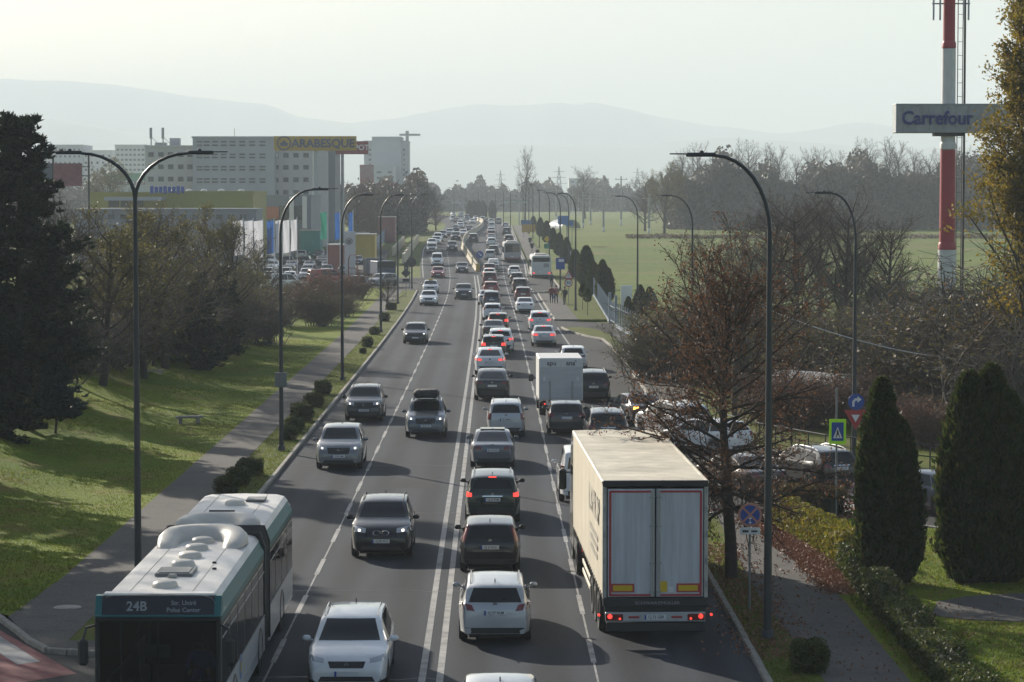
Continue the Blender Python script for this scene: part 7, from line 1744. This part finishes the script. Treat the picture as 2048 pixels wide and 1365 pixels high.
for i, px in enumerate((940,950,958,966,984)): p = at(px, 446-i*.8); plant('thuja', f'hazy thuja, {names[i]} from the left in the far bend', 'thuja', th3, (at_depth(px,400,880).x, 880, 2.4), (1.5,1.5,1.5), i, parts=('core','foliage'))
# bare trees and thickets on the right
for px, pb, pt, me, H, wd, rz, lab in ((1640,680,432,bareA,9.5,1.15,.4,'wide bare tree in the middle of the right field edge'),(1560,690,448,bareC,8,1.1,2.,'bare tree left of the wide one'),(1720,690,455,bareB,10,.9,3.1,'bare tree behind the right-turn lamp'),(1480,672,470,bareA,9.5,.9,4.2,'bare tree just behind the brown-leaved tree'),(1420,690,500,bareC,8,1.1,5.,'low bare tree beyond the gate'),(1535,700,446,bareB,10,1.1,1.,'dense bare tree right behind the front lamp head'),(1600,702,440,bareC,8,1.25,2.7,'rounded bare tree between the two right lamps'),(1685,700,438,bareA,9.5,1.1,5.5,'dense bare tree just left of the right-turn lamp'),(1765,704,480,bareC,8,1.1,.2,'smaller bare tree right of the right-turn lamp')):
    p, s = by_pixels(px, pb, pt, H); plant('bare_tree', lab, 'tree', me, p, (s*wd,s*wd,s), rz)
TH = [(1300,760,655,shC,1.3,'olive shrub at the pavement end by the fence'),(1340,745,615,shC,1.3,'tall olive shrub behind the brown tree crown'),(1390,760,590,shC,1.2,'olive and yellow shrub left of the front lamp'),(1440,770,600,shA,1.6,'brown thicket behind the front tree, left part'),(1500,775,600,shC,1.4,'brown thicket behind the front tree, middle part'),(1560,780,605,shD,1.5,'brown thicket right of the front lamp'),(1610,800,640,shC,1.4,'yellowish shrub over the shelter roof'),(1660,790,615,shC,1.4,'brown thicket behind the turn-right sign'),(1730,800,640,shA,1.6,'dark thicket right of the turn-right sign'),(1790,830,660,shD,1.5,'brown thicket above the thuja pair'),(1850,840,640,shC,1.3,'yellow-tipped shrub between the thuja groups'),(1910,830,640,shC,1.4,'brown thicket at the mast foot'),(1960,850,620,shD,1.6,'brown thicket behind the broad thujas'),(2010,860,600,shA,1.6,'dark thicket at the right edge'),(2050,880,640,shD,1.4,'brown thicket cut by the right edge'),(1880,780,600,shD,1.5,'bare thicket before the mast'),(2040,800,520,shD,1.4,'high bare thicket under the poplars'),(1960,790,540,shD,1.5,'high bare thicket left of the poplars'),(1690,850,740,shB,1.4,'low reddish shrub behind the guard rail'),(1540,850,740,shB,1.4,'low reddish shrub behind the waiting cars'),(1790,885,790,shB,1.4,'low reddish shrub behind the thuja pair'),(1860,900,800,shB,1.3,'low reddish shrub seen between the thujas'),(1610,860,760,shB,1.4,'low reddish shrub below the shelter')]
for i, (px, pb, pt, me, wd, lab) in enumerate(TH):
    H = {id(shA):3.2,id(shB):2.6,id(shC):4.0,id(shD):3.6}[id(me)]; shrub(px, pb, pt, me, H, lab, wd, i*1.3)
# right foreground hedge, low shrubs
def hedge(pts, label, w, h, n, m, name='hedge'):
    g = np.random.default_rng(len(label)); A = np.array(pts); seg = np.linalg.norm(np.diff(A,axis=0),axis=1); cum = np.concatenate([[0],np.cumsum(seg)])/seg.sum(); t = g.random(n)
    X = np.interp(t, cum, A[:,0]); Y = np.interp(t, cum, A[:,1]); u = g.random(n)*2-1; v = g.random(n); side = g.random(n) < .55
    hh = h*(1+.16*np.sin(t*31)+.12*np.sin(t*67)); dx = np.where(side, np.sign(u)*(w/2)*(1+.12*g.normal(size=n)), u*w/2); dz = np.where(side, v*hh, hh*(.93+.12*g.random(n)))
    C = np.stack([X+dx, Y+g.normal(0,.15,n), .08+dz], axis=1); V, F = leaf_quads(C, .05, g); T = thing(name, label, 'hedge'); o = place('foliage', big_mesh('leaves', V, F, m), T); o['kind'] = 'stuff'
    b = MB()
    for a, c in zip(pts, pts[1:]): L = math.hypot(c[0]-a[0],c[1]-a[1]); b.box((a[0]+c[0])/2,(a[1]+c[1])/2,h*.4+.05,L,w*.8,h*.8,rz=math.atan2(c[1]-a[1],c[0]-a[0]))
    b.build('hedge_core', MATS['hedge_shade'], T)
hedge([(8.95,84.5),(9.5,80),(9.9,77.5)], 'yellow-green leafy hedge beside the leaf-strewn path', .8, .75, 9000, L_hyel); hedge([(9.9,77.3),(10.1,75.4)], 'yellowing hedge bush before the thuja pair', .9, .8, 4500, L_hyel)
hedge([(9.85,74.9),(9.8,70),(9.75,62),(9.7,50)], 'dark clipped hedge running down the right pavement', .8, .62, 20000, L_hedge); hedge([(9.3,87.9),(10.9,86.7)], 'dark rounded hedge in front of the crossing sign', 1.0, .8, 7000, L_bush)
p = at(1612, 1362); plant('clipped_shrub', 'small clipped shrub at the bottom edge right of the front lamp', 'shrub', (stem, corem, hb[0]), (6.75, 58.4, .09), .75, 0, parts=('stem','core','foliage')); plant('clipped_shrub', 'dark shrub at the right edge beside the broad thujas', 'shrub', (stem, corem, hb[1]), (14.9, 73, .08), 1.6, 0, parts=('stem','core','foliage'))
for px, py in ((1165,622),(1175,633)):
    p = at(px, py); me = thuja_mesh(95, 1.2, .3, 1, 1200, .08) if px == 1165 else me
    T = thing('sapling', 'young ball-headed sapling on the verge, '+('farther one' if px == 1165 else 'nearer one'), 'sapling', (p.x, p.y, .09)); MB().tube([(0,0,0),(.02,0,1.3)], .03, 6).build('stem', M_bark, T); o = place('crown', me[1], T, (0,0,1.1))
# far treeline across the field
k = 0
rg = random.Random(17)
for px, pt in ((1345,330),(1368,305),(1392,298),(1420,318),(1450,312),(1478,300),(1502,292),(1530,296),(1556,306),(1590,318),(1622,308),(1650,302),(1684,312),(1712,300),(1740,290),(1768,284),(1795,296),(1825,304),(1856,310),(1885,318),(1915,306),(1950,312),(1990,300),(2030,310)):
    Y = 640+rg.uniform(-15,25); me = (bareA,bareB)[k%2]; H = (9.5,10)[k%2]; q = at_depth(px, pt, Y); s = (q.z-rise(Y))/H*.88
    plant('bare_tree', f'bare treeline tree across the field, {k+1}{("st","nd","rd")[k] if k < 3 else "th"} from its left end' if k < 20 else f'bare treeline tree behind the poplars, {["first","second","third","fourth"][k-20]} from the left', 'tree', me, (q.x, Y, rise(Y)), (s*.8,s*.8,s), rg.uniform(0,6), 'bare trees of the far treeline'); k += 1
g = np.random.default_rng(44); n = 60000
def wood(name, label, x0, x1, Y0, dep, h0, h1, n, size, m, seed):
    """far thicket seen as one mass: twiggy clumps with a rolling top"""
    g = np.random.default_rng(seed); X = g.uniform(x0, x1, n); Y = Y0+g.uniform(0, dep, n); top = h0+(h1-h0)*(.5+.25*np.sin(X*.21+seed)+.17*np.sin(X*.53+2*seed)+.13*np.sin(X*1.13)); Z = top*g.random(n)**.8*(1+.06*g.normal(size=n))
    V, F = leaf_quads(np.stack([X, Y, rise(Y0)+Z], axis=1), size, g, (1., (0,0,.8))); o = place(name, big_mesh(name, V, F, m)); return stuff(o, label, 'thicket')
L_wood = leaf_mat('thicket_far', ((.055,.053,.047),(.085,.078,.066),(.11,.09,.065)), .2)
wood('far_thicket', 'dense brown thicket along the foot of the far treeline', 38, 140, 625, 30, 9, 18, 80000, .55, L_wood, 3)
wood('far_thicket', 'hazy wood along the horizon beyond the field', -60, 95, 1250, 60, 7, 16, 26000, 1.1, L_wood, 5)
wood('far_thicket', 'hazy wood behind the buildings on the left', -170, -36, 760, 50, 6, 15, 26000, .9, L_wood, 8)
wood('far_thicket', 'dark trees massed left of the far bend', -34, -19, 540, 50, 7, 13, 16000, .45, L_wood, 12)
wood('field_edge_scrub', 'dry scrub strip across the middle of the field', 22, 140, 500, 8, .3, .7, 9000, .28, leaf_mat('dry_scrub', ((.14,.11,.06),(.19,.14,.08)), .2), 15)
q = at_depth(1050, 324, 780); plant('poplar_tree', 'tall bare poplar standing alone by the far road', 'tree', (bareB[0], bareB[1], None), (q.x, 780, 2.4), ((q.z-2.4)/10*.6,(q.z-2.4)/10*.6,(q.z-2.4)/10*1.05), 1.)
for px, pt, Y, lab in ((850,385,585,'dark bushy tree left of the far bend'),(872,392,600,'dark bushy tree next to the far bend, right one'),(828,398,570,'dark bushy tree behind the ramp walls'),(720,385,470,'grey bare tree behind the second sign pole'),(745,395,480,'grey bare tree left of the red hoarding'),(212,345,520,'rounded grey-green tree behind the billboard'),(1330,352,560,'small dark tree at the left end of the treeline'),(1290,365,600,'low bare tree at the left end of the thicket'),(1172,352,900,'faint bare tree behind the utility poles')):
    q = at_depth(px, pt, Y); H = 8; s = (q.z-rise(Y))/H; plant('bare_tree', lab, 'tree', bareC if px not in (212,1330) else willA, (q.x, Y, rise(Y)-.16*s*8), (s*1.15,s*1.15,s*1.14), px)
# fallen leaves and grass
def scatter(name, label, cat, polyf, n, size, m, z, seed, up=None):
    g = np.random.default_rng(seed); C = polyf(g, n); C = np.concatenate([C, np.full((len(C),1), z)], axis=1); V, F = leaf_quads(C, size, g, up); o = place(name, big_mesh(name, V, F, m)); stuff(o, label, cat); return o
def band(pts, w):
    A = np.array(pts); seg = np.linalg.norm(np.diff(A,axis=0),axis=1); cum = np.concatenate([[0],np.cumsum(seg)])/seg.sum()
    return lambda g, n: (lambda t: np.stack([np.interp(t,cum,A[:,0])+g.normal(0,w,n), np.interp(t,cum,A[:,1])+g.normal(0,.2,n)], axis=1))(g.random(n))
L_fall = leaf_mat('fallen_leaf', ((.20,.09,.05),(.28,.13,.08),(.15,.07,.045),(.33,.17,.10)), .1)
scatter('fallen_leaves', 'drift of fallen brown leaves along the right pavement edge', 'leaves', band([(8.1,86.5),(8.5,82),(8.9,76),(9.1,70)], .28), 16000, .05, L_fall, .115, 3, (.7,(0,0,.2)))
scatter('fallen_leaves', 'brown leaves scattered under the brown-leaved tree', 'leaves', band([(6.1,80),(6.2,73),(6.2,60)], .5), 3500, .045, L_fall, .11, 4, (.7,(0,0,.2)))
scatter('fallen_leaves', 'fallen leaves and litter under the hedge by the waiting cars', 'leaves', band([(7.5,88.3),(9.5,88),(11,86.5)], .5), 4000, .05, L_fall, .11, 5, (.7,(0,0,.2)))
scatter('fallen_leaves', 'thin sprinkle of leaves over the right pavement and lawn', 'leaves', lambda g, n: np.stack([g.uniform(6.8,15,n), g.uniform(56,84,n)], axis=1), 1600, .04, L_fall, .125, 6, (.7,(0,0,.2)))
g = np.random.default_rng(77)
def lawn_grass(n, x0, x1, y0, y1, seed, zf, ok, label):
    g = np.random.default_rng(seed); X = g.uniform(x0,x1,n); t = g.random(n); Y = y0+(y1-y0)*t**1.5; k = np.array([ok(a,b) for a, b in zip(X,Y)]); X, Y = X[k], Y[k]; Z = np.array([zf(a,b) for a, b in zip(X,Y)])
    n = len(X); h = .04+.05*g.random(n); a = g.random(n)*6.283; w = .012+.014*g.random(n); lx, ly = g.normal(0,.04,n), g.normal(0,.04,n)
    V = np.stack([np.stack([X-w*np.cos(a),Y-w*np.sin(a),Z],1), np.stack([X+w*np.cos(a),Y+w*np.sin(a),Z],1), np.stack([X+lx,Y+ly,Z+h],1)], axis=1).reshape(-1,3)
    o = place('grass', big_mesh('grass', V, np.arange(len(V)).reshape(-1,3), L_grass)); stuff(o, label, 'grass')
L_grass = leaf_mat('grass_blade', ((.09,.135,.01),(.13,.17,.014),(.16,.15,.03)), .5)
lz = lambda x, y: gz(x,y)+.08+(0.10*math.sin(x*.7+y*.23)+.06*math.sin(y*.61-x*.3))*min(1,max(0,(xl(y)-3.66-x)/4))-.01
lawn_grass(120000, -30, -12.6, 67, 190, 7, lz, lambda x, y: x < xl(y)-3.72 and y > lawn_front(x)+.2 and abs(x) < y*.2+3, 'short grass blades of the left lawn')
lawn_grass(26000, -11.5, -9.0, 70, 200, 8, lambda x, y: .08, lambda x, y: xl(y)-1.7 < x < xl(y)-.2, 'grass blades of the left verge')
lawn_grass(50000, 5.6, 15, 54, 86, 9, lambda x, y: .075, lambda x, y: (xr(y)+.2 < x < 6.6) or (x > 9.0 and not (10.7 < x and 65.2 < y < 70.5) and y < 96.5-.98*x+0*x), 'grass blades of the right verge and lawn')
for x, y, s, me, lab in ((-31,93,1.75,bareA,'tall bare tree outside the left edge, nearest'),(-27,84,1.5,bareB,'tall bare tree outside the left edge by the corner')): plant('bare_tree', lab, 'tree', me, (x, y, gz(x,y)), s, x)
